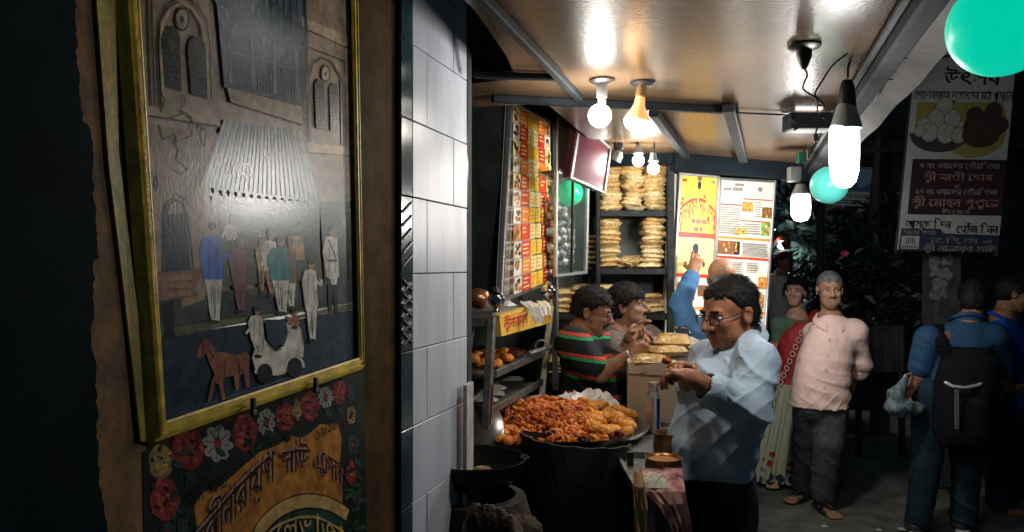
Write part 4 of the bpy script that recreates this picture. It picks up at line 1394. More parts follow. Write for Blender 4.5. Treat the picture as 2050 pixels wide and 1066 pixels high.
# black stove drum in front
m_soot = M('sooty_black_iron', (.008, .009, .010), .62, var=.4, vs=14, bump=.4, bs=60)
t = thing('stove', Vector((.235, 2.72, 0)), 'black sooty drum stove in front of the fritter tray', 'stove')
mb = MB()
pr_ = []
n = 20
ct = P(1153, 886, 2.86); R_ = .225
for i in range(n):
    a = math.pi + math.pi * i / (n - 1)
    pr_.append((ct.x + .205 * math.cos(a), 2.86 + .17 * math.sin(a)))
zt = [P(1050 + 208 * (i / (n - 1)), 876 + 26 * (i / (n - 1)) + (2 if i % 3 else 0), 2.74).z for i in range(n)]
for i in range(n - 1):
    (x0, y0), (x1, y1) = pr_[i], pr_[i + 1]
    mb.face([(x0, y0, 0), (x1, y1, 0), (x1, y1, zt[i + 1]), (x0, y0, zt[i])], m_soot)
    mb.face([(x0, y0, zt[i]), (x1, y1, zt[i + 1]), (x1 * .97 + ct.x * .03, y1 + .01, zt[i + 1]), (x0 * .97 + ct.x * .03, y0 + .01, zt[i])], m_soot)
    mb.face([(x1 * .97 + ct.x * .03, y1 + .01, 0), (x0 * .97 + ct.x * .03, y0 + .01, 0), (x0 * .97 + ct.x * .03, y0 + .01, zt[i]), (x1 * .97 + ct.x * .03, y1 + .01, zt[i + 1])], m_soot)
mb.face([(pr_[-1][0], pr_[-1][1], 0), (pr_[0][0], pr_[0][1], 0), (pr_[0][0], pr_[0][1], zt[0]), (pr_[-1][0], pr_[-1][1], zt[-1])], m_soot)
mb.build('drum', parent=t, smooth=True)
mb = MB()
mb.bar(P(1262, 905, 2.70), Vector((P(1262, 905, 2.70).x, 2.70, 0)), .02, .02, m_soot)
mb.build('edge_bar', parent=t)
# deep black frying pan on its own mud stove
m_wok = M('black_frying_pan', (.010, .012, .012), .28, metal=.3, var=.3, bump=.2, bs=30)
m_oil = M('dark_frying_oil', (.008, .008, .006), .05, var=0, spec=.8)
WC = P(950, 916, 2.42)
t = thing('frying_pan', WC - UP * .12, 'deep round black frying pan with ring handles beside the tiled pillar', 'frying pan')
mb = MB()
r0 = .155
mb.lathe(WC, [(0, -.11), (.06, -.105), (.11, -.075), (.145, -.03), (r0, 0), (r0 + .006, .003), (r0 + .008, -.002), (.15, -.034), (.115, -.082), (.06, -.113), (0, -.118)], m_wok, 40)
mb.build('bowl', parent=t, smooth=True)
mb = MB(); mb.lathe(WC, [(0, -.045), (.136, -.045)], m_oil, 32); mb.build('oil', parent=t, smooth=True)
mb = MB()
hp = P(950, 985, 2.34)
mb.tube([hp + Vector((.022 * math.cos(a), -.006, .022 * math.sin(a))) for a in [6.2832 * i / 16 for i in range(17)]], .0035, m_wok, 6)
mb.build('handle', parent=t, smooth=True)
mb = MB(); mb.tube([WC + Vector((r0 + .012 * math.cos(a) + .002, .02 * math.sin(a), .0)) for a in [6.2832 * i / 12 for i in range(13)]], .004, m_wok, 6); mb.build('handle', parent=t, smooth=True)
o = crumple(P(965, 940, 2.29).x, 2.29, P(965, 945, 2.29).z, .03, .014, .02, 9, M('batter_crust', (.30, .2, .1), .7), 6, 'batter_crust'); tag(o, 'dried batter crust stuck on the near rim of the black pan', 'crust')
m_mud = M('mud_stove_clay', (.022, .018, .015), .9, var=.5, vs=10, bump=.8, bs=25)
mb = MB()
mb.lathe(Vector((WC.x, WC.y, 0)), [(.26, 0), (.25, .3), (.22, .6), (.19, .78), (.16, .88), (.13, .885), (.12, .80), (0, .78)], m_mud, 24)
tag(mb.build('clay_stove', smooth=True), 'dark clay stove under the black frying pan', 'stove')
# lid leaning behind the pan
mb = MB(); mb.lathe(P(955, 858, 2.9), [(0, .012), (.05, .010), (.10, .0), (.104, -.003)], M('pan_lid_steel', (.35, .35, .35), .25, metal=.9), 28, axis=Vector((-.2, -.75, .6)))
tag(mb.build('pan_lid', smooth=True), 'thin round steel lid leaning behind the frying pan', 'lid')
# sacks on the floor
def lump(name, c, r, sc, m, seed, label, cat):
    rr = random.Random(seed)
    mb = MB(); mb.ball(c, r, m, 22, 14, sc, .16, rr)
    return tag(mb.build(name, smooth='all'), label, cat)
m_sack = M('jute_sack', (.055, .035, .02), .9, var=.45, vs=22, bump=.9, bs=90)
mb = MB()
for i in range(14):
    a = i / 13
    mb.tube([P(945 + 75 * a + RND.uniform(-8, 8), 1008 + 30 * a * a + RND.uniform(-6, 10), 2.05 - .02 * i / 13), P(950 + 85 * a + RND.uniform(-8, 8), 1050 + 30 * a + RND.uniform(-6, 10), 2.03), P(955 + 90 * a, 1140, 2.08)], [.012, .02, .012], m_sack, 6)
mb.ball(P(985, 1085, 2.12), .085, m_sack, 16, 10, (1.1, .9, 1.0), .2, RND)
tag(mb.build('sack', smooth='all'), 'frayed brown jute sack slumped at the foot of the pillar under the pan', 'sack')
lump('coal_sack', P(1045, 1062, 2.3), .05, (1.2, 1, .9), m_sack, 3, 'small crumpled brown bag in the dark below the stove', 'bag')

# ------------------------------------------------------------------ steel snack rack left of the seated man
CRK = .93
m_rack = M('rack_steel', (.24, .235, .225), .34, metal=.7, var=.4, vs=16, bump=.2, bs=60)
m_rust = M('rusty_copper_edge', (.28, .10, .05), .4, metal=.6, var=.4)
t = thing('snack_rack', Wp(985, 866, CRK), 'open steel rack of trays with sloping sides beside the striped polo man', 'rack')
la, lb = Wp(985, 634, CRK), Wp(972, 872, CRK)
ra, rb = Wp(1103, 612, CRK), Wp(1083, 782, CRK)
bk = -NV * .40
mb = MB(); mb.bar(lb, la, .03, .03, m_rack, NV, .003); mb.build('leg', parent=t)
mb = MB(); mb.bar(rb - UP * .06, ra, .026, .026, M('cream_leg', (.42, .37, .27), .5), NV, .003); mb.build('leg', parent=t)
mb = MB(); mb.bar(lb + bk, la + bk, .035, .03, m_rack, NV, .003); mb.build('leg', parent=t)
mb = MB(); mb.bar(rb + bk, ra + bk, .03, .03, m_rack, NV, .003); mb.build('leg', parent=t)
mb = MB(); mb.bar(lb + NV * .018, lb.lerp(la, .42) + NV * .018, .012, .006, m_rust, NV); mb.build('edge_strip', parent=t)
mb = MB(); mb.hexa([la + bk, la, ra, ra + bk, la + bk + UP * .02, la + UP * .02, ra + UP * .02, ra + bk + UP * .02], m_rack); mb.build('top', parent=t)
mb = MB(); mb.bar(la + bk - UP * .02, la - UP * .02, .03, .04, m_rack, UP, .003); mb.build('rail', parent=t)
trays = []
for (pl, pr2) in (((990, 762), (1088, 706)), ((980, 832), (1084, 768))):
    a, b = Wp(*pl, CRK), Wp(*pr2, CRK)
    b.z = a.z = (a.z + b.z) / 2
    mb = MB()
    mb.hexa([a + bk, a, b, b + bk, a + bk + UP * .008, a + UP * .008, b + UP * .008, b + bk + UP * .008], m_rack)
    mb.bar(a + NV * .004 + UP * .012, b + NV * .004 + UP * .012, .012, .03, m_rack, UP, .002)
    mb.build('shelf_tray', parent=t)
    trays.append((a, b))
m_in = M('rack_back_sheet', (.06, .058, .055), .5, var=.4)
mb = MB()
mb.slab([lb + bk * 1.05, rb + bk * 1.05, ra + bk * 1.05, la + bk * 1.05], .006, NV, m_in)
mb.build('back_sheet', parent=t)
a, b = trays[0]
for k in range(16):
    p = a.lerp(b, RND.uniform(.05, .8)) + bk * RND.uniform(.1, .6) + UP * (.010 + .016 * (k % 2))
    fritter(RND.choice([0, 2, 0]), 'ball', p, 'orange fritter on the upper tray of the steel rack', 'fritters on the rack tray', .9)
mb = MB()
c = a.lerp(b, .78) + bk * .3 + UP * .012
mb.lathe(c, [(0, 0), (.06, .002), (.075, .03), (.078, .03), (.062, -.001), (0, -.002)], M('red_enamel_bowl', (.22, .05, .03), .25, var=.3), 24)
tag(mb.build('bowl', smooth=True), 'shallow dark red bowl on the upper tray of the steel rack', 'bowl')
mb = MB()
mb.tube([a.lerp(b, .55) + NV * .02 + UP * .045, a.lerp(b, .9) + NV * .06 + UP * .05, a.lerp(b, 1.2) + NV * .10 + UP * .075], [.012, .010, .013], m_rack, 8)
mb.tube([a.lerp(b, .8) + NV * .03 + UP * .06 + Vector((.028 * math.cos(x), 0, .028 * math.sin(x))) for x in [6.2832 * i / 14 for i in range(15)]], .004, m_alu, 6)
tag(mb.build('ladle', smooth=True), 'long steel ladle handle sticking out of the upper rack tray towards the striped polo', 'ladle')
a, b = trays[1]
for k in range(6):
    c = a.lerp(b, .12 + .15 * k) + bk * RND.uniform(.2, .55) + UP * (.014 + .004 * k)
    o = crumple(c.x, c.y, c.z - .004, .06, .05, .02, 20 + k, M('folded_newspaper', (.33, .30, .25), .7, var=.4, vs=60), 5, 'paper_sheet', .6)
    tag(o, 'folded newspaper sheet in the heap on the lower tray of the steel rack', 'paper sheet', 'papers on the lower rack tray')
# yellow printed box front on the rack top
qy = Quad(Wp(1000, 632, CRK - .02), Wp(1106, 600, CRK - .02), Wp(1105, 646, CRK - .02), Wp(1004, 674, CRK - .02))
t = thing('signboard', qy.at(.5, 1), 'yellow signboard with red lettering along the top of the steel rack', 'signboard')
mb = MB(); qy.slab(mb, .02, M('yellow_board', (.78, .46, .06), .5, var=.12), 0); mb.build('panel', parent=t)
mb = MB()
qy.text(mb, 'ল{ক}ীনারায়ণ', .05, .30, .47, .42, p_red, .001)
qy.text(mb, 'সাউ এ{ড}সন{স}', .56, .30, .96, .42, p_red, .001)
qy.rect(mb, .02, .14, .98, .18, p_org, .001)
mb.build('lettering', parent=t)
# steel pots, cloths on the rack
m_chrome = M('polished_steel', (.62, .62, .62), .12, metal=1., var=.1)
for (px, py, d, r, lb_) in ((994, 600, 2.98, .034, 'shiny round steel pot at the left corner of the rack top, below the menu board'), (1098, 584, 3.72, .038, 'shiny round steel pot at the right corner of the rack top, below the menu board')):
    t = thing('steel_pot', P(px, py + 18, d), lb_, 'pot', 'steel pots on the rack')
    p = P(px, py, d)
    mb = MB(); mb.ball(p, r, m_chrome, 22, 14); mb.build('pot_body', parent=t, smooth='all')
    mb = MB(); mb.lathe(p + UP * r * .9, [(r * .35, 0), (r * .3, .012), (r * .42, .016), (0, .018)], m_chrome, 16); mb.lathe(p - UP * (r + .014), [(r * .6, 0), (r * .3, .012), (r * .3, .02)], m_chrome, 16); mb.build('rim', parent=t, smooth=True)
def drape(pts, d, th, m, name, label, cat):
    mb = MB()
    n = len(pts)
    L = [P(x0, y, dd) for (x0, x1, y, dd) in pts]; Rr = [P(x1, y, dd) for (x0, x1, y, dd) in pts]
    k = 8
    rows = []
    for i in range(n):
        rows.append([L[i].lerp(Rr[i], j / k) + Vector((0, RND.uniform(-.006, .006), RND.uniform(-.004, .004))) for j in range(k + 1)])
    for i in range(n - 1):
        for j in range(k):
            mb.face([rows[i][j], rows[i][j + 1], rows[i + 1][j + 1], rows[i + 1][j]], m)
            mb.face([p + Vector((0, .012, 0)) for p in (rows[i][j], rows[i + 1][j], rows[i + 1][j + 1], rows[i][j + 1])], m)
    return tag(mb.build(name, smooth='all'), label, cat)
m_cloth = M('white_cloth', (.62, .60, .57), .85, var=.12, vs=20)
drape([(1040, 1062, 604, 3.5), (1044, 1072, 608, 3.42), (1056, 1082, 616, 3.3), (1062, 1090, 634, 3.27), (1070, 1088, 648, 3.27)], 0, 0, m_cloth, 'cloth', 'white cloth hanging over the middle of the yellow signboard', 'cloth')
drape([(1074, 1090, 602, 3.7), (1078, 1098, 606, 3.6), (1084, 1104, 616, 3.5), (1088, 1106, 632, 3.46)], 0, 0, m_cloth, 'cloth', 'smaller white cloth folded over the right end of the yellow signboard', 'cloth')
c = la.lerp(ra, .45) + bk * .4
o = crumple(c.x, c.y, c.z + .02, .12, .10, .05, 31, m_cloth, 8, 'cloth_heap', .7); tag(o, 'heap of white cloth lying on top of the steel rack', 'cloth')
lump('brass_pot', P(958, 598, 3.1), .05, (1, 1, .8), M('copper_pot', (.28, .12, .06), .3, metal=.6), 5, 'dull copper pot in the shade between pillar and menu board', 'pot')
mb = MB(); mb.hexa([plan(2.95, .96, 1.40), plan(2.95, 1.4, 1.40), plan(3.36, 1.4, 1.40), plan(3.36, .96, 1.40), plan(2.95, .96, 1.425), plan(2.95, 1.4, 1.425), plan(3.36, 1.4, 1.425), plan(3.36, .96, 1.425)], m_rack)
tag(mb.build('ledge'), 'steel ledge between the pillar and the cupboard', 'ledge')

# ------------------------------------------------------------------ cardboard box with packets, flask
m_card = M('cream_cardboard', (.50, .40, .28), .75, var=.08, vs=6)
b0 = P(1257, 842, 3.36); b1 = P(1358, 842, 3.30)
b0.z = b1.z = ZT + .002
zt = 1.178
dp = Vector((.04, .30, 0))
t = thing('carton', (b0 + b1) / 2, 'cream cardboard carton on the counter under the clear snack packets', 'carton')
mb = MB()
mb.hexa([b0, b1, b1 + dp, b0 + dp, Vector((b0.x, b0.y, zt)), Vector((b1.x, b1.y, zt)), Vector((b1.x, b1.y, zt)) + dp, Vector((b0.x, b0.y, zt)) + dp], m_card)
mb.build('carton_body', parent=t)
mb = MB()
a = Vector((b0.x, b0.y - .001, zt)); b = Vector((b1.x, b1.y - .001, zt))
mb.slab([a + UP * .002, b + UP * .002, b + Vector((0, -.012, -.05)), a + Vector((0, -.010, -.045))], .003, Vector((0, -1, 0)), m_card)
mb.build('flap', parent=t)
pbig = []
for k in range(2):
    pbig.append([packet_mesh(m_snack2, .078, .090, .028, 40 + k).build('snack_packet', origin=(0, 0, 0), smooth='all'), False])
for (px, py, d, rz, sc, lb_) in ((1308, 742, 3.42, .1, 1.0, 'bottom yellow snack packet on the carton, beside the hands of the man in pale blue'), (1302, 727, 3.42, -.05, 1.05, 'second yellow snack packet from the bottom of the pile on the carton'),
                              (1335, 706, 3.55, .2, 1.0, 'yellow snack packet third from the bottom in the pile on the carton'), (1348, 686, 3.66, -.2, 1.05, 'topmost yellow snack packet of the pile on the carton'),
                              (1372, 696, 3.75, .5, .9, 'yellow snack packet slipping off the back of the pile on the carton')):
    p = P(px, py, d)
    place_packet(p - UP * .02, rz, lb_, 'packets on the carton', protos=pbig, tilt=.08, sc=sc)
    # a loose clear film round each
o = crumple(P(1350, 680, 3.8).x, 3.8, P(1350, 688, 3.8).z, .13, .10, .05, 51, m_film, 9, 'plastic_bag'); tag(o, 'clear plastic bag crumpled on top of the snack packets', 'plastic bag')
o = crumple(P(1362, 660, 3.9).x, 3.9, P(1362, 668, 3.9).z, .05, .04, .045, 52, M('black_polythene', (.012, .012, .014), .25, bump=.6), 7, 'black_bag'); tag(o, 'small black polythene bag lying behind the snack packets', 'bag')
pc = P(1350, 700, 3.85); pc.z = ZT
mb = MB(); mb.box(pc + UP * .12, Vector((.16, 0, 0)), Vector((0, .14, 0)), UP * .118, m_card, .004)
tag(mb.build('carton'), 'second carton behind, hidden under the plastic bag of snacks', 'carton')
fp = P(1308, 850, 3.16); fp.z = ZT + .003
t = thing('vacuum_flask', fp, 'slim steel vacuum flask with a painted blue reflection, standing before the cream carton', 'flask')
m_flask = M('flask_steel', (.50, .47, .44), .3, metal=.7, var=.15, stretch=(1, 1, .05))
mb = MB(); mb.lathe(fp, [(0, 0), (.027, 0), (.028, .006), (.028, .135), (.025, .152), (.019, .162), (.019, .166), (0, .166)], m_flask, 28); mb.build('flask_body', parent=t, smooth=True)
mb = MB(); mb.lathe(fp + UP * .166, [(.0205, 0), (.021, .002), (.021, .03), (.019, .034), (0, .034)], m_flask, 24); mb.build('cap', parent=t, smooth=True)
mb = MB()
m_bl = M('painted_blue_reflection', (.02, .05, .42), .2, metal=.5, var=.1)  # blue reflection on the steel, painted as an upright strip
for i in range(4):
    a0, a1 = -1.25 + i * .16, -1.25 + (i + 1) * .16
    f = lambda a, z: fp + Vector((.0286 * math.cos(a), .0286 * math.sin(a), z))
    mb.face([f(a0, .008), f(a1, .008), f(a1, .136), f(a0, .136)], m_bl)
mb.build('blue_reflection_strip', parent=t, smooth='all')
# ------------------------------------------------------------------ side table with pots and cloths
t = thing('side_table', Vector((.46, 2.62, 0)), 'low steel table with pots, between the stove and the man in pale blue', 'table')
TZ = .90
x0, x1, y0, y1 = .385, .535, 2.42, 2.86
mb = MB(); mb.box(Vector(((x0 + x1) / 2, (y0 + y1) / 2, TZ - .01)), Vector(((x1 - x0) / 2, 0, 0)), Vector((0, (y1 - y0) / 2, 0)), UP * .01, m_zinc, .003)
mb.bar(Vector((x0, y0, TZ + .006)), Vector((x0, y1, TZ + .006)), .012, .02, m_rack); mb.bar(Vector((x1, y0, TZ + .006)), Vector((x1, y1, TZ + .006)), .012, .02, m_rack)
mb.build('top', parent=t)
for x in (x0 + .02, x1 - .02):
    for y in (y0 + .02, y1 - .02):
        mb = MB(); mb.bar(Vector((x, y, 0)), Vector((x, y, TZ - .02)), .022, .022, m_rack, Vector((0, 1, 0))); mb.build('leg', parent=t)
m_cop = M('brown_brass', (.32, .17, .07), .3, metal=.7, var=.35, vs=14)
def pot(px, py, d, r, h, label, fill=None, m=m_cop):
    p = P(px, py, d); p.z = TZ
    t = thing('brass_pot', p, label, 'pot')
    mb = MB(); mb.lathe(p, [(0, 0), (r * .7, 0), (r * .95, h * .2), (r, h * .5), (r * .92, h * .85), (r * .98, h), (r * 1.02, h), (r * .95, h * .97), (r * .88, h * .85), (r * .94, h * .5), (r * .6, .01), (0, .008)], m, 30); mb.build('pot_body', parent=t, smooth=True)
    if fill:
        mb = MB(); mb.lathe(p, [(0, h * .85), (r * .5, h * .86), (r * .9, h * .82)], fill, 24); mb.build('filling', parent=t, smooth=True)
pot(1338, 905, 2.78, .055, .10, 'brown brass pot at the back of the steel side table', M('dark_sauce', (.02, .012, .008), .2))
pot(1328, 950, 2.60, .062, .055, 'wide brass bowl of orange batter at the front of the steel side table', M('orange_batter', (.55, .22, .04), .35, var=.2))
m_print = M('pink_printed_cloth', (.55, .30, .24), .85, rgb2=(.13, .035, .05), vs=24, detail=2, stretch=(1, 1, .5))
drape([(1282, 1366, 940, 2.52), (1280, 1368, 952, 2.46), (1282, 1370, 972, 2.41), (1292, 1372, 985, 2.385), (1318, 1376, 1010, 2.375), (1340, 1384, 1050, 2.37), (1360, 1392, 1110, 2.37)], 0, 0, m_print, 'printed_cloth', 'pink printed cloth hanging over the near edge of the side table', 'cloth')
m_bei = M('tan_cloth', (.33, .21, .11), .9, var=.35, vs=20, stretch=(8, 8, 1))
drape([(1270, 1284, 945, 2.42), (1268, 1292, 975, 2.38), (1270, 1298, 1020, 2.375), (1272, 1302, 1070, 2.375), (1272, 1304, 1120, 2.375)], 0, 0, m_bei, 'tan_cloth', 'tan cloth hanging down the left corner of the side table', 'cloth')
p = P(1308, 958, 2.44)
o = crumple(p.x, p.y, TZ + .006, .045, .045, .05, 61, M('cream_rag', (.52, .48, .38), .85, var=.2), 8, 'cream_rag', .6); tag(o, 'cream rag bunched on the side table before the wide brass bowl', 'rag')
# ------------------------------------------------------------------ bodies: smooth unions on a grid, skinned by surface nets
A_ = np.array
def nv(v):
    v = np.asarray(v, float); return v / (np.linalg.norm(v) + 1e-12)
def rc(a, b, ra, rb, k=None): return ('c', A_(a, float), A_(b, float), ra, rb, k)
def el(c, r, basis=None, k=None): return ('e', A_(c, float), A_(r, float), basis, k)
def chain(pts, rad, k=None):
    return [rc(pts[i], pts[i + 1], rad[i], rad[i + 1], k) for i in range(len(pts) - 1)]
def loft(secs, right, fwd, k=None):                    # secs: (centre, half width, half depth), bottom to top
    return ('l', [(A_(c, float), a, b) for c, a, b in secs], nv(right), nv(fwd), k)
def prim_box(p):
    if p[0] == 'c':
        r = max(p[3], p[4]); return np.minimum(p[1], p[2]) - r, np.maximum(p[1], p[2]) + r
    if p[0] == 'e':
        r = max(p[2]); return p[1] - r, p[1] + r
    r = max(max(s[1], s[2]) for s in p[1])
    cs = A_([s[0] for s in p[1]])
    return cs.min(0) - A_([r, r, .02]), cs.max(0) + A_([r, r, .02])
def prim_eval(p, Q):
    if p[0] == 'c':
        a, b, ra, rb = p[1:5]
        ab = b - a
        t = np.clip(((Q - a) @ ab) / (ab @ ab + 1e-12), 0, 1)
        return np.linalg.norm(Q - a - t[..., None] * ab, axis=-1) - (ra + (rb - ra) * t)
    if p[0] == 'e':
        q = Q - p[1]
        if p[3] is not None: q = q @ np.asarray(p[3]).T
        r = p[2]
        k0 = np.linalg.norm(q / r, axis=-1); k1 = np.linalg.norm(q / r ** 2, axis=-1)
        return k0 * (k0 - 1) / (k1 + 1e-9)
    secs, R_, Fw = p[1], p[2], p[3]
    zs = A_([s[0][2] for s in secs])
    z = Q[..., 2]
    cx = np.interp(z, zs, [s[0][0] for s in secs]); cy = np.interp(z, zs, [s[0][1] for s in secs])
    a = np.interp(z, zs, [s[1] for s in secs]); b = np.interp(z, zs, [s[2] for s in secs])
    dx, dy = Q[..., 0] - cx, Q[..., 1] - cy
    u = dx * R_[0] + dy * R_[1]; v = dx * Fw[0] + dy * Fw[1]
    d = (np.sqrt((u / a) ** 2 + (v / b) ** 2 + 1e-9) - 1) * np.minimum(a, b)
    dz = np.maximum(zs[0] - z, z - zs[-1])
    return np.maximum(d, dz)
def vnoise(Q, s, seed=0):
    q = Q * s + seed * 3.7
    x, y, z = q[..., 0], q[..., 1], q[..., 2]
    return (np.sin(x * 1.7 + 1.3 * np.sin(y * 1.1 + z * .7 + seed)) + np.sin(y * 1.9 + 1.2 * np.sin(z * 1.3 + x * .6)) + np.sin(z * 1.5 + 1.4 * np.sin(x * 1.2 - y * .8))) / 3
def sdf_mesh(prims, h, k=.02, subs=(), disp=None, cut=None):
    bs = [prim_box(p) for p in prims]
    lo = np.min([b[0] for b in bs], 0) - 3 * h - .01; hi = np.max([b[1] for b in bs], 0) + 3 * h + .01
    n = np.ceil((hi - lo) / h).astype(int) + 1
    V = np.full(n, 1.0)
    ax = [lo[i] + h * np.arange(n[i]) for i in range(3)]
    def region(b, m):
        i0 = np.maximum(((b[0] - m - lo) / h).astype(int), 0); i1 = np.minimum(((b[1] + m - lo) / h).astype(int) + 2, n)
        sl = tuple(slice(i0[i], i1[i]) for i in range(3))
        Q = np.stack(np.meshgrid(ax[0][sl[0]], ax[1][sl[1]], ax[2][sl[2]], indexing='ij'), -1)
        return sl, Q
    for p, b in zip(prims, bs):
        kk = p[-1] if p[-1] is not None else k
        sl, Q = region(b, 2 * kk + 2 * h)
        d = prim_eval(p, Q); v = V[sl]
        hh = np.clip(.5 + .5 * (v - d) / kk, 0, 1)
        V[sl] = v * (1 - hh) + d * hh - kk * hh * (1 - hh)
    for p in subs:
        kk = p[-1] if p[-1] is not None else k
        b = prim_box(p)
        sl, Q = region(b, 2 * kk + 2 * h)
        d = -prim_eval(p, Q); v = V[sl]
        hh = np.clip(.5 - .5 * (v - d) / kk, 0, 1)
        V[sl] = v * (1 - hh) + d * hh + kk * hh * (1 - hh)
    if disp is not None or cut is not None:
        Q = np.stack(np.meshgrid(*ax, indexing='ij'), -1)
        if disp is not None: V = V + disp(Q)
        if cut is not None: V = np.maximum(V, cut(Q))
    return surfnets(V, lo, h)
def surfnets(V, lo, h):
    Sg = V < 0
    cs = [(i, j, k) for i in (0, 1) for j in (0, 1) for k in (0, 1)]
    n = A_(V.shape) - 1
    sh = lambda A, o: A[o[0]:o[0] + n[0], o[1]:o[1] + n[1], o[2]:o[2] + n[2]]
    cnt = sum(sh(Sg, c).astype(np.int8) for c in cs)
    act = (cnt > 0) & (cnt < 8)
    idx = np.full(act.shape, -1, int); I = np.argwhere(act); idx[act] = np.arange(len(I))
    pos = np.zeros((len(I), 3)); w = np.zeros(len(I))
    for c in cs:
        for a in range(3):
            if c[a] == 1: continue
            d = list(c); d[a] = 1
            v0 = V[I[:, 0] + c[0], I[:, 1] + c[1], I[:, 2] + c[2]]; v1 = V[I[:, 0] + d[0], I[:, 1] + d[1], I[:, 2] + d[2]]
            m = (v0 < 0) != (v1 < 0)
            t = np.where(m, v0 / np.where(m, v0 - v1, 1), 0)
            p = np.tile(A_(c, float), (len(I), 1)); p[:, a] += t
            pos += p * m[:, None]; w += m
    pos = pos / np.maximum(w, 1)[:, None]
    verts = lo + (I + pos) * h
    fs = []
    for a in range(3):
        b, c = (a + 1) % 3, (a + 2) % 3
        s0 = [slice(None)] * 3; s1 = [slice(None)] * 3
        s0[a] = slice(0, -1); s1[a] = slice(1, None)
        A0, A1 = Sg[tuple(s0)], Sg[tuple(s1)]
        E = np.argwhere(A0 != A1)
        E = E[(E[:, b] > 0) & (E[:, c] > 0) & (E[:, b] < n[b]) & (E[:, c] < n[c])]
        if not len(E): continue
        q = []
        for (db, dc) in ((-1, -1), (0, -1), (0, 0), (-1, 0)):
            G = E.copy(); G[:, b] += db; G[:, c] += dc
            q.append(idx[G[:, 0], G[:, 1], G[:, 2]])
        q = np.stack(q, 1)
        fl = ~A0[E[:, 0], E[:, 1], E[:, 2]]
        q[fl] = q[fl][:, ::-1]
        fs.append(q)
    return verts, np.concatenate(fs) if fs else np.zeros((0, 4), int)
def nmesh(name, parts, parent):
    """parts: list of (verts, faces, material) joined into one mesh under parent"""
    vs, fs, mi, mats, off = [], [], [], [], 0
    for v, f, m in parts:
        if m not in mats: mats.append(m)
        vs.append(v); fs += (f + off).tolist(); mi += [mats.index(m)] * len(f); off += len(v)
    me = bpy.data.meshes.new(name)
    me.from_pydata((np.concatenate(vs) - A_(root_loc(parent))).tolist(), [], fs)
    for m in mats: me.materials.append(m)
    me.polygons.foreach_set('material_index', mi)
    me.polygons.foreach_set('use_smooth', [True] * len(fs))
    me.update()
    o = bpy.data.objects.new(name, me); C.objects.link(o); o.parent = parent
    return o
pv = lambda px, py, d: A_(P(px, py, d))

def skin(name, rgb, var=.16):
    m = M(name, rgb, .52, rgb2=tuple(x * (1 - var * 2.4) for x in rgb), vs=34, bump=.25, bs=170, spec=.35, detail=8.)
    return m
m_hair = M('black_hair', (.007, .006, .006), .62, var=.5, vs=60, bump=.5, bs=120, stretch=(1, 1, .35), spec=.2)
m_hairg = M('grey_hair', (.10, .10, .10), .55, var=.5, vs=60, bump=.8, bs=140)
m_eye = M('eye_white', (.45, .43, .40), .25, var=0)
m_iris = M('dark_iris', (.010, .007, .006), .15, var=0)
m_spec = M('spectacle_rim', (.02, .016, .015), .3, var=0)
m_lens = M('spectacle_lens', (.6, .65, .7), .04, var=0, alpha=.12, spec=1.)

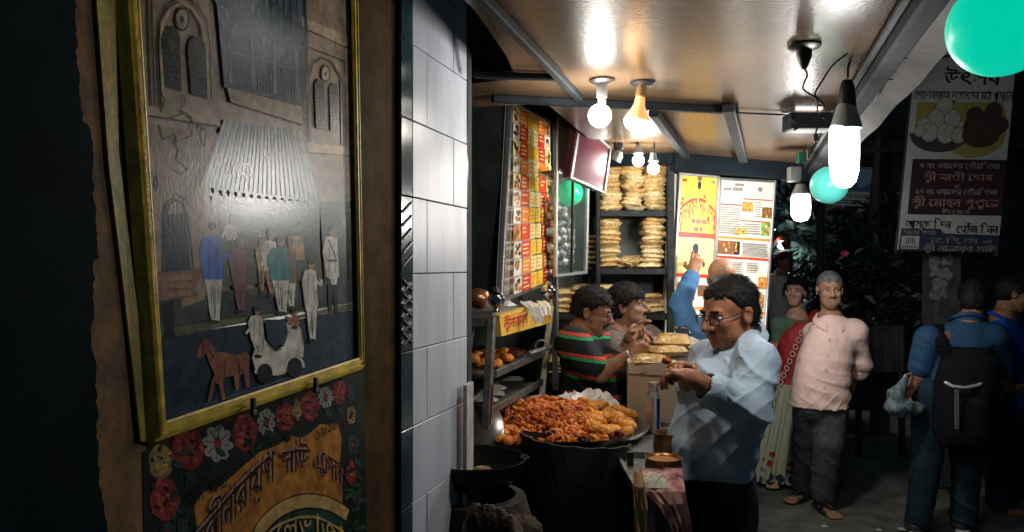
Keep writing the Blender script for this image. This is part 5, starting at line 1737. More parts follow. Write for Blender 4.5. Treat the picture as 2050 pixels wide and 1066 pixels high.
class Head:
    def __init__(s, c, f, tilt=0., h=.225, wide=1., roll=0.):
        """c centre, f facing (horizontal), tilt = nod down in degrees"""
        s.c = A_(c, float); s.h = h
        f = nv(A_([f[0], f[1], 0.])); r = nv(np.cross(f, [0, 0, 1]))
        t = math.radians(tilt)
        s.f = f * math.cos(t) - A_([0, 0, 1]) * math.sin(t)
        s.u = A_([0, 0, 1]) * math.cos(t) + f * math.sin(t)
        ro = math.radians(roll)
        s.r = r * math.cos(ro) + s.u * math.sin(ro); s.u = nv(np.cross(s.r, s.f))
        s.w = wide
        s.B = A_([s.r, s.f, s.u])
    def p(s, x, y, z): return s.c + s.h * (x * s.w * s.r + y * s.f + z * s.u)
    def e(s, x, y, z, a, b, c, k=None): return el(s.p(x, y, z), A_([a * s.w, b, c]) * s.h, s.B, None if k is None else k * s.h)
    def k(s, p, q, ra, rb, k=None): return rc(s.p(*p), s.p(*q), ra * s.h, rb * s.h, None if k is None else k * s.h)
    def skull(s, nose=1., jowl=0., chin=1.):
        a = [s.e(0, -.06, .14, .335, .415, .36), s.e(0, .12, -.12, .27, .28, .36), s.e(0, .20, -.34, .17 + .04 * jowl, .17, .13, .1),
             s.k((-.05, .27, -.41), (.05, .27, -.41), .075 * chin, .075 * chin, .08),
             s.k((-.17, .33, .09), (.17, .33, .09), .05, .05, .06),
             s.e(-.17, .27, -.09, .10, .09, .09, .08), s.e(.17, .27, -.09, .10, .09, .09, .08),
             s.k((0, .385, .06), (0, .47 * nose, -.10), .035, .055, .04), s.e(0, .475 * nose, -.115, .055, .05, .045, .03),
             s.e(-.055, .42, -.13, .04, .05, .035, .03), s.e(.055, .42, -.13, .04, .05, .035, .03),
             s.k((-.07, .365, -.225), (.07, .365, -.225), .028, .028, .025), s.k((-.06, .36, -.275), (.06, .36, -.275), .032, .032, .025),
             s.e(-.345, -.04, -.04, .035, .085, .13, .03), s.e(.345, -.04, -.04, .035, .085, .13, .03),
             s.e(-.36, -.07, .02, .03, .07, .075, .02), s.e(.36, -.07, .02, .03, .07, .075, .02)]
        if jowl: a += [s.e(-.17, .18, -.27, .10 + .03 * jowl, .13, .13, .08), s.e(.17, .18, -.27, .10 + .03 * jowl, .13, .13, .08), s.e(0, .12, -.43, .16, .15, .08, .1)]
        return a
    def sockets(s):
        return [s.e(-.145, .40, .015, .085, .07, .05, .05), s.e(.145, .40, .015, .085, .07, .05, .05),
                s.k((-.085, .40, -.249), (.085, .40, -.249), .008, .008, .012), s.e(-.375, -.035, -.03, .022, .04, .07, .02), s.e(.375, -.035, -.03, .022, .04, .07, .02)]
    def neck(s, base, r0=.245, r1=.27): return rc(s.p(0, -.10, -.24), base, r0 * s.h, r1 * s.h, .1 * s.h)
    def eyes(s):
        mb = []
        for sx in (-.145, .145):
            mb.append(sdf_mesh([s.e(sx, .325, .012, .055, .05, .042)], .004, .004) + (m_eye,))
            mb.append(sdf_mesh([s.e(sx, .362, .010, .026, .02, .026)], .0025, .003) + (m_iris,))
            mb.append(sdf_mesh([s.k((sx - .05, .375, .052), (sx + .05, .375, .052), .014, .014)], .003, .003) + (m_lid,))
        return mb
    def brows(s): return [s.k((-.07, .395, .115), (-.21, .36, .12), .022, .014), s.k((.07, .395, .115), (.21, .36, .12), .022, .014)]
    def tash(s, w=.13): return [s.k((0, .415, -.185), (-w, .375, -.215), .026, .014), s.k((0, .415, -.185), (w, .375, -.215), .026, .014)]
    def glasses(s, parent, name='glasses'):
        mb = MB()
        for sx in (-.155, .155):
            o = []
            for i in range(21):
                a = 6.2832 * i / 20
                o.append(Vector(s.p(sx + .105 * math.cos(a), .44 - .03 * abs(math.cos(a)), .0 + .075 * math.sin(a))))
            mb.tube(o, .0022, m_spec, 5)
            mb.face(o[:-1], m_lens)
            sg = 1 if sx > 0 else -1
            mb.tube([Vector(s.p(sx + sg * .105, .42, .02)), Vector(s.p(sg * .345, .25, .03)), Vector(s.p(sg * .365, -.02, .04)), Vector(s.p(sg * .36, -.10, -.02))], .0022, m_spec, 5)
        mb.tube([Vector(s.p(-.05, .455, .01)), Vector(s.p(0, .465, .02)), Vector(s.p(.05, .455, .01))], .0022, m_spec, 5)
        return mb.build(name, parent=parent, smooth=True)
m_lid = M('eyelid', (.10, .045, .028), .5, var=.1)

def hair_cap(H, th=.045, front=.10, low=-.28, parting=0., rough=.012, back=None, seed=0, res=.006, vol=(0, 0, 0), sides=-.05):
    """cap of hair over the skull: front = hairline height on the forehead, low = nape"""
    pr = [H.e(0 + vol[0], -.07 + vol[1], .15 + vol[2], .335 + th, .415 + th, .36 + th), H.e(0, -.20, -.02, .30 + th, .25 + th, .34)]
    if back: pr += back
    def cut(Q):
        q = (Q - H.c) @ H.B.T / H.h
        x, y, z = q[..., 0] / H.w, q[..., 1], q[..., 2]
        wob = .02 * np.sin(x * 31 + seed) + .015 * np.sin(x * 57 + y * 40)
        line = np.where(y > .02, front + .42 * (.34 - y) * -1 * 0 + np.where(y > .2, 0, (y - .2) * 1.15), np.where(y > -.13, front - .207 + (y - .02) * 2.2 * .8, low)) + wob
        line = np.maximum(line, low)
        face = line - z
        return np.maximum(face, -10) * H.h * .6
    nz = lambda Q: rough * .3 * vnoise(Q, 75, seed) + rough * .22 * vnoise(Q, 170, seed + 2)
    return sdf_mesh(pr, res, .03 * H.h, cut=cut, disp=nz)

def strands(vf, H, n, ln, seed, lift=.25, w=.0011, sweep=(0, -.5, -1)):
    '''loose blades of hair lying over the cap so that its outline breaks up'''
    v, f = vf
    rg = np.random.RandomState(seed)
    tri = v[f[:, 0]], v[f[:, 1]], v[f[:, 2]]
    nr = np.cross(tri[1] - tri[0], tri[2] - tri[0]); nr /= np.linalg.norm(nr, axis=1)[:, None] + 1e-9
    ctr_ = v[f].mean(1)
    out = ctr_ - H.c
    nr = np.where(((nr * out).sum(1) < 0)[:, None], -nr, nr)
    ii = rg.choice(len(f), min(n, len(f)), replace=False)
    sw = sweep[0] * H.r + sweep[1] * H.f + sweep[2] * H.u
    V, Fq = [], []
    for i in ii:
        N = nr[i]; p = ctr_[i] - N * .002
        d = sw + rg.normal(0, .45, 3); d = d - N * np.dot(d, N); d = nv(d)
        s = nv(np.cross(d, N)) * w * rg.uniform(.7, 1.5)
        L_ = ln * rg.uniform(.6, 1.3); up_ = N * L_ * lift * rg.uniform(.1, 1.2)
        m_ = p + d * L_ * .5 + up_ * .8; e = p + d * L_ + up_ * rg.uniform(.2, 1)
        b = len(V)
        V += [p - s, p + s, m_ + s * .8, m_ - s * .8, e + s * .15, e - s * .15]
        Fq += [[b, b + 1, b + 2, b + 3], [b + 3, b + 2, b + 4, b + 5]]
    return A_(V), A_(Fq)
def hand(W, d, n, side, curl=.5, size=1., thumb=.6, spread=.18, curls=None):
    """wrist point, finger direction, palm normal, side: +1 thumb towards cross(d,n)"""
    W = A_(W, float); d = nv(d); n = nv(n - d * np.dot(n, d)); t = np.cross(d, n) * side
    s = size
    out = [el(W + d * .048 * s, A_([.040, .050, .015]) * s, A_([t, d, n]), .012), rc(W - d * .02 * s, W + d * .03 * s, .024 * s, .026 * s, .02)]
    L = [.072, .080, .074, .058]
    for i in range(4):
        off = (1.5 - i)
        b = W + d * (.085 - .004 * abs(off - .5)) * s + t * off * .0195 * s
        dd = nv(d + t * off * spread * .35)
        c = (curls[i] if curls else curl) * (1 + .08 * i)
        a = 0
        r = .0098 * s
        p = b - dd * .02 * s
        for j, fr in enumerate((.62, .42, .34)):
            a += c * (.7, 1., .8)[j]
            v = dd * math.cos(a) + n * math.sin(a)
            q = p + v * L[i] * fr * s
            out.append(rc(p, q, r, r * .9, .005))
            p = q; r *= .92
    b = W + d * .02 * s + t * .028 * s
    v = nv(d * .6 + t * .75 + n * .35 * thumb)
    q = b + v * .042 * s
    v2 = nv(d * .8 + t * .25 + n * .6 * thumb)
    out += [rc(b, q, .0135 * s, .0115 * s, .01), rc(q, q + v2 * .034 * s, .011 * s, .009 * s, .005)]
    return out
def core(nb, sh, el_, sh2, el2, pel):
    '''trunk and upper arms under the clothes, so that the body is one figure'''
    return sdf_mesh([rc(nb, pel, .08, .095), rc(sh, sh2, .05, .05), rc(sh, el_, .048, .043), rc(sh2, el2, .048, .043), rc(A_(nb) + A_([0, 0, .03]), A_(nb), .05, .06)], .014, .03)
def folds(amp, s, seed, z=(1, 1, .5)):
    zz = A_(z)
    def f(Q):
        n = vnoise(Q * zz, s, seed)
        m = vnoise(Q * zz * 1.9 + 4, s, seed + 5)
        return amp * (1 - 2 * np.abs(n)) * .7 + amp * .35 * (1 - 2 * np.abs(m))
    return f
def creases(Q, d, wl, amp, seed, sharp=3., cover=.25):
    '''raised cloth creases running across direction d, fading in and out'''
    d = nv(d)
    s_ = (Q @ d) / wl + .9 * vnoise(Q, 4.5, seed) + .25 * vnoise(Q, 11, seed + 1)
    rdg = (1 - np.abs(np.sin(math.pi * s_))) ** sharp
    return -amp * rdg * np.clip(vnoise(Q, 6., seed + 7) * 1.6 + cover, 0, 1)
def add_folds(m, strength=.7, scale=6., dist=.02, stretch=(1, 1, .7), weave=120):
    """creases: ridged, warped noise in the relief, with a little weave on top"""
    nt, b = nodes_of(m)
    tc = nt.nodes.new('ShaderNodeTexCoord'); mp = nt.nodes.new('ShaderNodeMapping'); mp.inputs['Scale'].default_value = stretch
    nt.links.new(tc.outputs['Object'], mp.inputs[0])
    n = nt.nodes.new('ShaderNodeTexNoise'); n.inputs['Scale'].default_value = scale; n.inputs['Detail'].default_value = 2.5; n.inputs['Distortion'].default_value = 1.6
    nt.links.new(mp.outputs[0], n.inputs['Vector'])
    a = nt.nodes.new('ShaderNodeMath'); a.operation = 'SUBTRACT'; a.inputs[1].default_value = .5; nt.links.new(n.outputs['Fac'], a.inputs[0])
    c = nt.nodes.new('ShaderNodeMath'); c.operation = 'ABSOLUTE'; nt.links.new(a.outputs[0], c.inputs[0])
    p = nt.nodes.new('ShaderNodeMath'); p.operation = 'POWER'; p.inputs[1].default_value = .6; nt.links.new(c.outputs[0], p.inputs[0])
    bp = nt.nodes.new('ShaderNodeBump'); bp.invert = True; bp.inputs['Strength'].default_value = strength; bp.inputs['Distance'].default_value = dist
    nt.links.new(p.outputs[0], bp.inputs['Height'])
    n2 = nt.nodes.new('ShaderNodeTexNoise'); n2.inputs['Scale'].default_value = weave; nt.links.new(tc.outputs['Object'], n2.inputs['Vector'])
    b2 = nt.nodes.new('ShaderNodeBump'); b2.inputs['Strength'].default_value = .12; b2.inputs['Distance'].default_value = .003
    nt.links.new(n2.outputs['Fac'], b2.inputs['Height']); nt.links.new(bp.outputs[0], b2.inputs['Normal'])
    nt.links.new(b2.outputs[0], b.inputs['Normal'])
    return m
def cloth(name, rgb, rough=.8, var=.08, bump=.35, bs=18, **k):
    st = k.pop('fold', .4)
    return add_folds(M(name, rgb, rough, var=var, vs=14, spec=.25, **k), st)
def person(p, label, group=None):
    return thing('person', Vector(p), label, 'person', group)

def bands(name, base, rows, period, z0=0., tilt=(0, 0), rough=.8):
    """horizontal woven stripes: rows = [(from, to, colour)] in fractions of the period"""
    m = bpy.data.materials.new(name); m.use_nodes = True
    nt, b = nodes_of(m)
    b.inputs['Roughness'].default_value = rough; b.inputs['Specular IOR Level'].default_value = .25
    tc = nt.nodes.new('ShaderNodeTexCoord'); sp = nt.nodes.new('ShaderNodeSeparateXYZ')
    nt.links.new(tc.outputs['Object'], sp.inputs[0])
    def mth(op, a, bb):
        n = nt.nodes.new('ShaderNodeMath'); n.operation = op
        for i, x in enumerate((a, bb)):
            if isinstance(x, (int, float)): n.inputs[i].default_value = x
            elif x is not None: nt.links.new(x, n.inputs[i])
        return n.outputs[0]
    z = mth('ADD', sp.outputs[2], mth('ADD', mth('MULTIPLY', sp.outputs[0], tilt[0]), mth('MULTIPLY', sp.outputs[1], tilt[1])))
    fr = mth('FRACT', mth('DIVIDE', mth('ADD', z, -z0), period), None)
    r = nt.nodes.new('ShaderNodeValToRGB'); r.color_ramp.interpolation = 'CONSTANT'
    els = r.color_ramp.elements
    stops = [(0., base)]
    for a, c, col in rows: stops += [(a, col), (c, base)]
    els[0].position, els[0].color = 0., (*base, 1)
    els[1].position, els[1].color = stops[1][0], (*stops[1][1], 1)
    for pz, col in stops[2:]:
        e = els.new(pz); e.color = (*col, 1)
    nt.links.new(fr, r.inputs[0]); nt.links.new(r.outputs[0], b.inputs['Base Color'])
    MATS[name] = m
    return add_folds(m, .5)

# ------------------------------------------------------------------ the man in the pale blue shirt (nearest)
sk_f = skin('skin_warm_brown', (.34, .14, .072))
m_shirt_f = cloth('pale_blue_shirt_cloth', (.36, .46, .56), .75, .06, .5, 22)
m_trs_b = cloth('black_trouser_cloth', (.012, .013, .016), .8, .3)
d0 = 2.75
root = person((0.77, d0, 0), 'man in a pale blue shirt and glasses looking down at his hands')
H = Head(pv(1459, 626, d0), (-.90, -.44), 14, .240, 1.0)
neckb = pv(1482, 706, d0 + .02)
fwd = nv(A_([-.88, -.47, 0])); rgt = nv(np.cross(fwd, [0, 0, 1]))   # rgt = his right, away from the camera
shN = pv(1517, 724, d0 - .14); elN = pv(1500, 824, d0 - .24); wrN = pv(1388, 760, d0 - .28)
shF = pv(1418, 718, d0 + .16); elF = pv(1392, 800, d0 + .10); wrF = pv(1368, 742, d0 - .12)
hN_dir = pv(1338, 737, d0 - .20) - wrN
hF_dir = pv(1336, 722, d0 - .22) - wrF
body = H.skull(1.05, .7) + [H.neck(neckb)]
b1 = sdf_mesh(body, .0048, .05 * H.h, H.sockets())
arms = chain([elN, wrN], [.050, .030]) + hand(wrN, hN_dir, nv([-.35, .30, -.85]) , -1, .45, .93, .8, curls=[.35, .5, .6, .7])
arms2 = chain([elF, wrF], [.045, .030]) + hand(wrF, hF_dir, nv([.10, -.45, -.9]), 1, .5, .92, .9, curls=[.5, .55, .6, .7])
b2 = sdf_mesh(arms, .0038, .012); b3 = sdf_mesh(arms2, .0038, .012)
legs = chain([A_([.745, d0 - .08, .72]), A_([.745, d0 - .09, .48]), A_([.75, d0 - .08, .08])], [.08, .055, .04]) + chain([A_([.715, d0 + .08, .72]), A_([.72, d0 + .10, .48]), A_([.73, d0 + .12, .08])], [.08, .055, .04])
feet = [el((.69, d0 - .10, .045), (.13, .05, .045)), el((.66, d0 + .11, .045), (.13, .05, .045))]
b4 = sdf_mesh(legs + feet, .012, .03)
nmesh('body', [core(neckb, shN, elN, shF, elF, A_([(shN[0] + shF[0]) / 2, (shN[1] + shF[1]) / 2, 1.02])) + (sk_f,), b1 + (sk_f,), b2 + (sk_f,), b3 + (sk_f,), b4 + (sk_f,)], root)
[nmesh('eye', H.eyes()[k:k + 3], root) for k in (0, 3)]
hr = hair_cap(H, .026, .30, -.28, rough=.008, seed=3, res=.005, vol=(0, -.01, .02))
nmesh('hair', [hr + (m_hair,), strands(hr, H, 5200, .028, 4, .10, sweep=(0, -1.6, -.7)) + (m_hair,), sdf_mesh(H.brows() , .004, .004) + (m_hair,)], root)
nmesh('moustache', [sdf_mesh([rc(H.p(0, .405, -.19), H.p(sx * .09, .375, -.215), .014 * H.h, .010 * H.h) for sx in (-1, 1)], .0035, .006) + (m_hair,)], root)
H.glasses(root)
def ctr(px, z, d): return A_([(px - CX) / F * d, d, z])
def zpx(py, d): return EH + (CY - py) / F * d
tors = loft([(ctr(1423, zpx(944, d0), d0), .165, .146), (ctr(1426, zpx(885, d0), d0), .172, .150), (ctr(1440, zpx(840, d0), d0), .175, .152), (ctr(1457, zpx(780, d0), d0), .175, .146), (ctr(1466, zpx(738, d0), d0), .175, .130), (ctr(1477, zpx(712, d0), d0 + .01), .135, .10), (ctr(1482, zpx(697, d0), d0 + .02), .09, .078), (ctr(1483, zpx(690, d0), d0 + .02), .075, .07)], rgt, fwd)
sl = [tors] + chain([shN, elN], [.070, .068], .014) + chain([elN, elN + (wrN - elN) * .5], [.066, .058], .014) + chain([shF, elF], [.068, .062], .018) + chain([elF, elF + (wrF - elF) * .45], [.06, .054], .018)
sl += [rc(pv(1498, 696, d0 - .03), shN, .060, .070, .02), rc(pv(1499, 688, d0 + .02), pv(1505, 712, d0 + .04), .058, .08, .02), rc(pv(1468, 708, d0 + .08), shF, .05, .07, .02)]
def fold_f(Q):
    f = folds(.0015, 16, 1.3, (1, 1, 1.3))(Q)
    drag = .005 * np.sin((Q[..., 0] * 26 + Q[..., 2] * 46 + 2 * vnoise(Q, 5, 1))) * np.clip((1.12 - Q[..., 2]) * 4, 0, 1)
    f = f + creases(Q, (.5, -.2, .85), .075, .010, 41, 2.0, .3) + creases(Q, (-.75, .1, .6), .065, .006, 47, 2.0, .15)
    slope = Q[..., 2] - (zpx(926, d0) - .06 * (Q[..., 0] - .72) * 2.4)
    return f + drag
sh = sdf_mesh(sl, .0046, .022, disp=fold_f)
shp = [sh + (m_shirt_f,)]
shirt = nmesh('shirt', shp, root)
cuffc = elN + (wrN - elN) * .50; cd = nv(wrN - elN)
cuff = sdf_mesh([rc(cuffc - cd * .03, cuffc + cd * .03, .062, .064)], .005, .01, subs=[rc(cuffc + cd * .025, cuffc + cd * .14, .043, .042, .006)], disp=folds(.004, 30, 2))
nmesh('rolled_cuff', [cuff + (m_shirt_f,)], shirt)
# collar
def collar(H, base, fwd, w, d_, h_, m, root, open_=.5, tilt=.018):
    mb = MB()
    base = A_(base); fwd = nv(fwd); r = nv(np.cross(fwd, [0, 0, 1]))
    n = 22
    rows = []
    for i in range(n + 1):
        a = -math.pi * (1 - open_ * .08) + 2 * math.pi * (1 - open_ * .08) * i / n
        c_, s_ = math.cos(a), math.sin(a)            # a = 0 at the nape
        fr = abs(a) / math.pi
        p = base - fwd * c_ * d_ + r * s_ * w + A_([0, 0, tilt * c_])
        up = A_([0, 0, h_ * (1 - .55 * fr)]) - A_([0, 0, .02]) * fr
        out = (-fwd * c_ + r * s_)
        fall = A_([0, 0, -h_ * (.15 + .75 * fr ** 3)])
        rows.append([Vector(p), Vector(p + up - out * .006), Vector(p + up * 1.02 + out * .004), Vector(p + up + out * (.016 + .012 * fr) + fall - A_([0, 0, .012]))])
    for i in range(n):
        for j in range(3):
            mb.face([rows[i][j], rows[i + 1][j], rows[i + 1][j + 1], rows[i][j + 1]], m)
    return mb.build('collar', parent=root, smooth='all')
collar(H, pv(1474, 692, d0 + .010), fwd, .096, .090, .058, m_shirt_f, shirt, .5, .026)
mb = MB()
pk = Quad(pv(1426, 736, d0 - .18), pv(1462, 742, d0 - .19), pv(1458, 790, d0 - .20), pv(1422, 778, d0 - .19))
tr = loft([(ctr(1436, .02, d0), .12, .12), (ctr(1436, .5, d0), .145, .13), (ctr(1436, .80, d0), .165, .165), (ctr(1436, .93, d0), .16, .17)], rgt, fwd)
tl = chain([A_([.745, d0 - .08, .80]), A_([.745, d0 - .09, .46]), A_([.75, d0 - .08, .05])], [.105, .092, .085], .02) + chain([A_([.715, d0 + .08, .80]), A_([.72, d0 + .10, .46]), A_([.73, d0 + .12, .05])], [.105, .092, .085], .02) + [loft([(ctr(1434, .74, d0), .14, .125), (ctr(1434, .90, d0), .135, .120)], rgt, fwd)]
nmesh('trousers', [sdf_mesh(tl, .01, .04, disp=folds(.005, 10, 3)) + (m_trs_b,)], root)
mb = MB()
pf = pv(1335, 722, d0 - .36)
mb.ball(pf, .014, m_fr[1], 10, 7, (1.2, 1, .8), .3, RND)
tag(mb.build('snack_bite', smooth='all'), 'small brown snack pinched between the fingers of the man in pale blue', 'snack')

# ------------------------------------------------------------------ the seated man in the striped polo
sk_m = skin('skin_medium_brown', (.34, .17, .10))
d1 = 3.78
m_polo = bands('striped_polo_cloth', (.010, .012, .014), [(.08, .22, (.02, .26, .09)), (.24, .40, (.45, .05, .04))], .095, .02, (.12, 0))
root = person((.27, d1, 0), 'bearded man with glasses in a black polo with red and green stripes')
H = Head(pv(1186, 624, d1), (.93, -.30), 16, .222)
neckb = pv(1163, 672, d1 + .01)
fwd = nv(A_([.90, -.42, 0])); rgt = nv(np.cross(fwd, [0, 0, 1]))   # his right is toward the camera
shN = pv(1148, 690, d1 - .14); elN = pv(1202, 748, d1 - .20); wrN = pv(1262, 712, d1 - .22)
shF = pv(1205, 690, d1 + .13); elF = pv(1232, 738, d1 + .08); wrF = pv(1278, 704, d1 - .04)
b1 = sdf_mesh(H.skull(1., .2) + [H.neck(neckb)], .0052, .05 * H.h, H.sockets())
a1 = sdf_mesh(chain([shN, elN, wrN], [.05, .042, .027]) + hand(wrN, pv(1290, 698, d1 - .22) - wrN, nv([-.1, .85, .2]), 1, .75, .98, .8), .0045, .012)
a2 = sdf_mesh(chain([shF, elF, wrF], [.05, .042, .027]) + hand(wrF, pv(1302, 694, d1 - .08) - wrF, nv([.1, -.6, .6]), -1, .75, .95, .8), .005, .012)
hips = sdf_mesh([el((.22, d1, .62), (.17, .16, .14))] + chain([A_([.24, d1 - .08, .60]), A_([.55, d1 - .10, .58]), A_([.56, d1 - .1, .12])], [.085, .065, .045]) + chain([A_([.24, d1 + .1, .60]), A_([.58, d1 + .1, .58]), A_([.60, d1 + .1, .12])], [.085, .065, .045]), .014, .04)
nmesh('body', [core(neckb, shN, elN, shF, elF, A_([(shN[0] + shF[0]) / 2, (shN[1] + shF[1]) / 2, 0.64])) + (sk_m,), b1 + (sk_m,), a1 + (sk_m,), a2 + (sk_m,), hips + (m_trs_b,)], root)
[nmesh('eye', H.eyes()[k:k + 3], root) for k in (0, 3)]
hc_ = hair_cap(H, .040, .25, -.14, rough=.012, seed=8, vol=(0, .02, .03))
nmesh('hair', [hc_ + (m_hair,), strands(hc_, H, 2600, .026, 5) + (m_hair,), sdf_mesh(H.brows(), .0045, .004) + (m_hair,)], root)
m_beard = M('short_beard', (.030, .018, .014), .7, var=.5, vs=90)
beard = sdf_mesh([H.e(0, .125, -.17, .275, .285, .345, .05), H.k((-.05, .28, -.41), (.05, .28, -.41), .085, .085, .05)], .005, .05 * H.h, disp=lambda Q: .002 * vnoise(Q, 150, 2),
                 cut=lambda Q: np.maximum(((Q - H.c) @ H.B.T / H.h)[..., 2] + .17 - .25 * np.clip(.16 - ((Q - H.c) @ H.B.T / H.h)[..., 1], 0, .3), -.06 - ((Q - H.c) @ H.B.T / H.h)[..., 1]) * H.h)
nmesh('beard', [beard + (m_beard,), sdf_mesh(H.tash(.12), .004, .006) + (m_beard,)], root)
H.glasses(root)
z = lambda py: zpx(py, d1)
tors = loft([(ctr(1188, .60, d1), .165, .15), (ctr(1186, z(850), d1), .17, .155), (ctr(1184, z(790), d1), .17, .150), (ctr(1180, z(730), d1), .18, .135), (ctr(1170, z(692), d1), .185, .115), (ctr(1164, z(674), d1), .12, .085), (ctr(1163, z(666), d1), .075, .065)], rgt, fwd)
sl = [tors] + chain([shN, shN + (elN - shN) * .75], [.082, .072], .018) + chain([shF, shF + (elF - shF) * .8], [.078, .07], .05) + [rc(pv(1160, 682, d1 - .04), shN, .05, .078, .05)]
shirt = nmesh('polo_shirt', [sdf_mesh(sl, .0075, .035, disp=lambda Q: folds(.003, 12, 4)(Q) + creases(Q, (.6, 0, .75), .06, .010, 71, 2.4, .2)) + (m_polo,)], root)
collar(H, pv(1163, 669, d1 + .01), fwd, .082, .072, .045, M('dark_collar', (.02, .02, .022), .8), shirt)
mb = MB()
mb.tube([pv(1254, 704, d1 - .25).tolist(), pv(1260, 716, d1 - .262).tolist(), pv(1266, 728, d1 - .24).tolist()], .006, m_alu, 6)
mb.build('bracelet', parent=root, smooth=True)
mb = MB()
ph = pv(1308, 692, d1 - .14)
mb.box(ph, Vector((.05, -.02, .03)), Vector((.01, .03, 0)), Vector((-.012, 0, .02)) * .3, M('phone_black', (.015, .018, .03), .15), .003)
tag(mb.build('phone'), 'dark blue phone in the hands of the man in the striped polo', 'phone')
mb = MB()
mb.box(Vector((.22, d1, .44)), Vector((.22, 0, 0)), Vector((0, .2, 0)), UP * .03, m_black, .01)
for sx in (-.18, .18):
    for sy in (-.16, .16): mb.tube([Vector((.22 + sx, d1 + sy, .0)), Vector((.22 + sx, d1 + sy, .42))], .015, m_black, 8)
tag(mb.build('stool'), 'dark stool under the man in the striped polo, hidden by the counter', 'stool')

# ------------------------------------------------------------------ his companion in a brown shirt
d2 = 4.02
m_brs = M('brown_check_shirt', (.17, .13, .105), .8, rgb2=(.075, .055, .05), vs=30, stretch=(3, 3, .4), bump=.3, bs=20)
sk_l = skin('skin_light_brown', (.37, .20, .13))
root = person((.60, d2, 0), 'man in a brown shirt with a raised fist at his chin, behind the striped polo')
H = Head(pv(1258, 614, d2), (.90, -.42), -4, .218)
neckb = pv(1238, 664, d2 + .02)
fwd = nv(A_([.82, -.57, 0])); rgt = nv(np.cross(fwd, [0, 0, 1]))
shN = pv(1224, 690, d2 - .10); elN = pv(1246, 728, d2 - .24); wrN = pv(1258, 684, d2 - .26)
shF = pv(1300, 676, d2 + .10); elF = pv(1328, 706, d2 - .02); wrF = pv(1352, 702, d2 - .12)
b1 = sdf_mesh(H.skull(1.05, .3) + [H.neck(neckb)], .0055, .05 * H.h, H.sockets())
a1 = sdf_mesh(chain([elN, wrN], [.042, .028]) + hand(wrN, pv(1266, 660, d2 - .28) - wrN, nv([.7, -.5, .1]), 1, 1.15, 1., .9, curls=[.5, 1.2, 1.3, 1.3]), .0045, .012)
a2 = sdf_mesh(chain([elF, wrF], [.042, .028]) + hand(wrF, pv(1380, 706, d2 - .16) - wrF, nv([0, 0, -1]), -1, .3, .95), .005, .012)
hips = sdf_mesh([el((.57, d2 + .02, .62), (.17, .16, .14))] + chain([A_([.5, d2 - .02, .60]), A_([.62, d2 - .3, .58]), A_([.62, d2 - .3, .1])], [.085, .065, .045]) + chain([A_([.66, d2, .60]), A_([.80, d2 - .25, .58]), A_([.8, d2 - .25, .1])], [.085, .065, .045]), .014, .04)
nmesh('body', [core(neckb, shN, elN, shF, elF, A_([(shN[0] + shF[0]) / 2, (shN[1] + shF[1]) / 2, 0.64])) + (sk_l,), b1 + (sk_l,), a1 + (sk_l,), a2 + (sk_l,), hips + (m_trs_b,)], root)
[nmesh('eye', H.eyes()[k:k + 3], root) for k in (0, 3)]
hc_ = hair_cap(H, .06, .17, -.36, rough=.016, seed=12, vol=(0, .0, .04))
nmesh('hair', [hc_ + (m_hair,), strands(hc_, H, 2600, .026, 5) + (m_hair,), sdf_mesh(H.brows(), .0045, .004) + (m_hair,)], root)
nmesh('moustache', [sdf_mesh(H.tash(.11), .004, .006) + (m_hair,)], root)
z = lambda py: zpx(py, d2)
tors = loft([(ctr(1262, .58, d2), .17, .14), (ctr(1262, z(770), d2), .17, .135), (ctr(1260, z(716), d2), .19, .12), (ctr(1252, z(684), d2), .185, .105), (ctr(1242, z(668), d2), .11, .08), (ctr(1239, z(660), d2), .07, .065)], rgt, fwd)
sl = [tors] + chain([shN, elN], [.075, .066], .018) + chain([elN, elN + (wrN - elN) * .35], [.064, .056], .04) + chain([shF, elF, elF + (wrF - elF) * .7], [.07, .06, .05], .05)
shirt = nmesh('shirt', [sdf_mesh(sl, .0085, .035, disp=lambda Q: folds(.003, 14, 6)(Q) + creases(Q, (.6, 0, .75), .06, .012, 73, 2.4, .3)) + (m_brs,)], root)
collar(H, pv(1239, 663, d2 + .015), fwd, .078, .073, .05, m_brs, shirt)
mb = MB()
mb.tube([pv(1250, 680, d2 - .29).tolist(), pv(1258, 686, d2 - .297).tolist(), pv(1266, 684, d2 - .28).tolist()], .005, m_black, 6); mb.build('wristband', parent=root, smooth=True)
mb = MB()
mb.box(Vector((.57, d2 + .05, .44)), Vector((.2, 0, 0)), Vector((0, .18, 0)), UP * .03, m_black, .01)
for sx in (-.16, .16):
    for sy in (-.14, .14): mb.tube([Vector((.57 + sx, d2 + .05 + sy, .0)), Vector((.57 + sx, d2 + .05 + sy, .42))], .015, m_black, 8)
tag(mb.build('stool'), 'dark stool under the man in the brown shirt, hidden by the counter', 'stool')

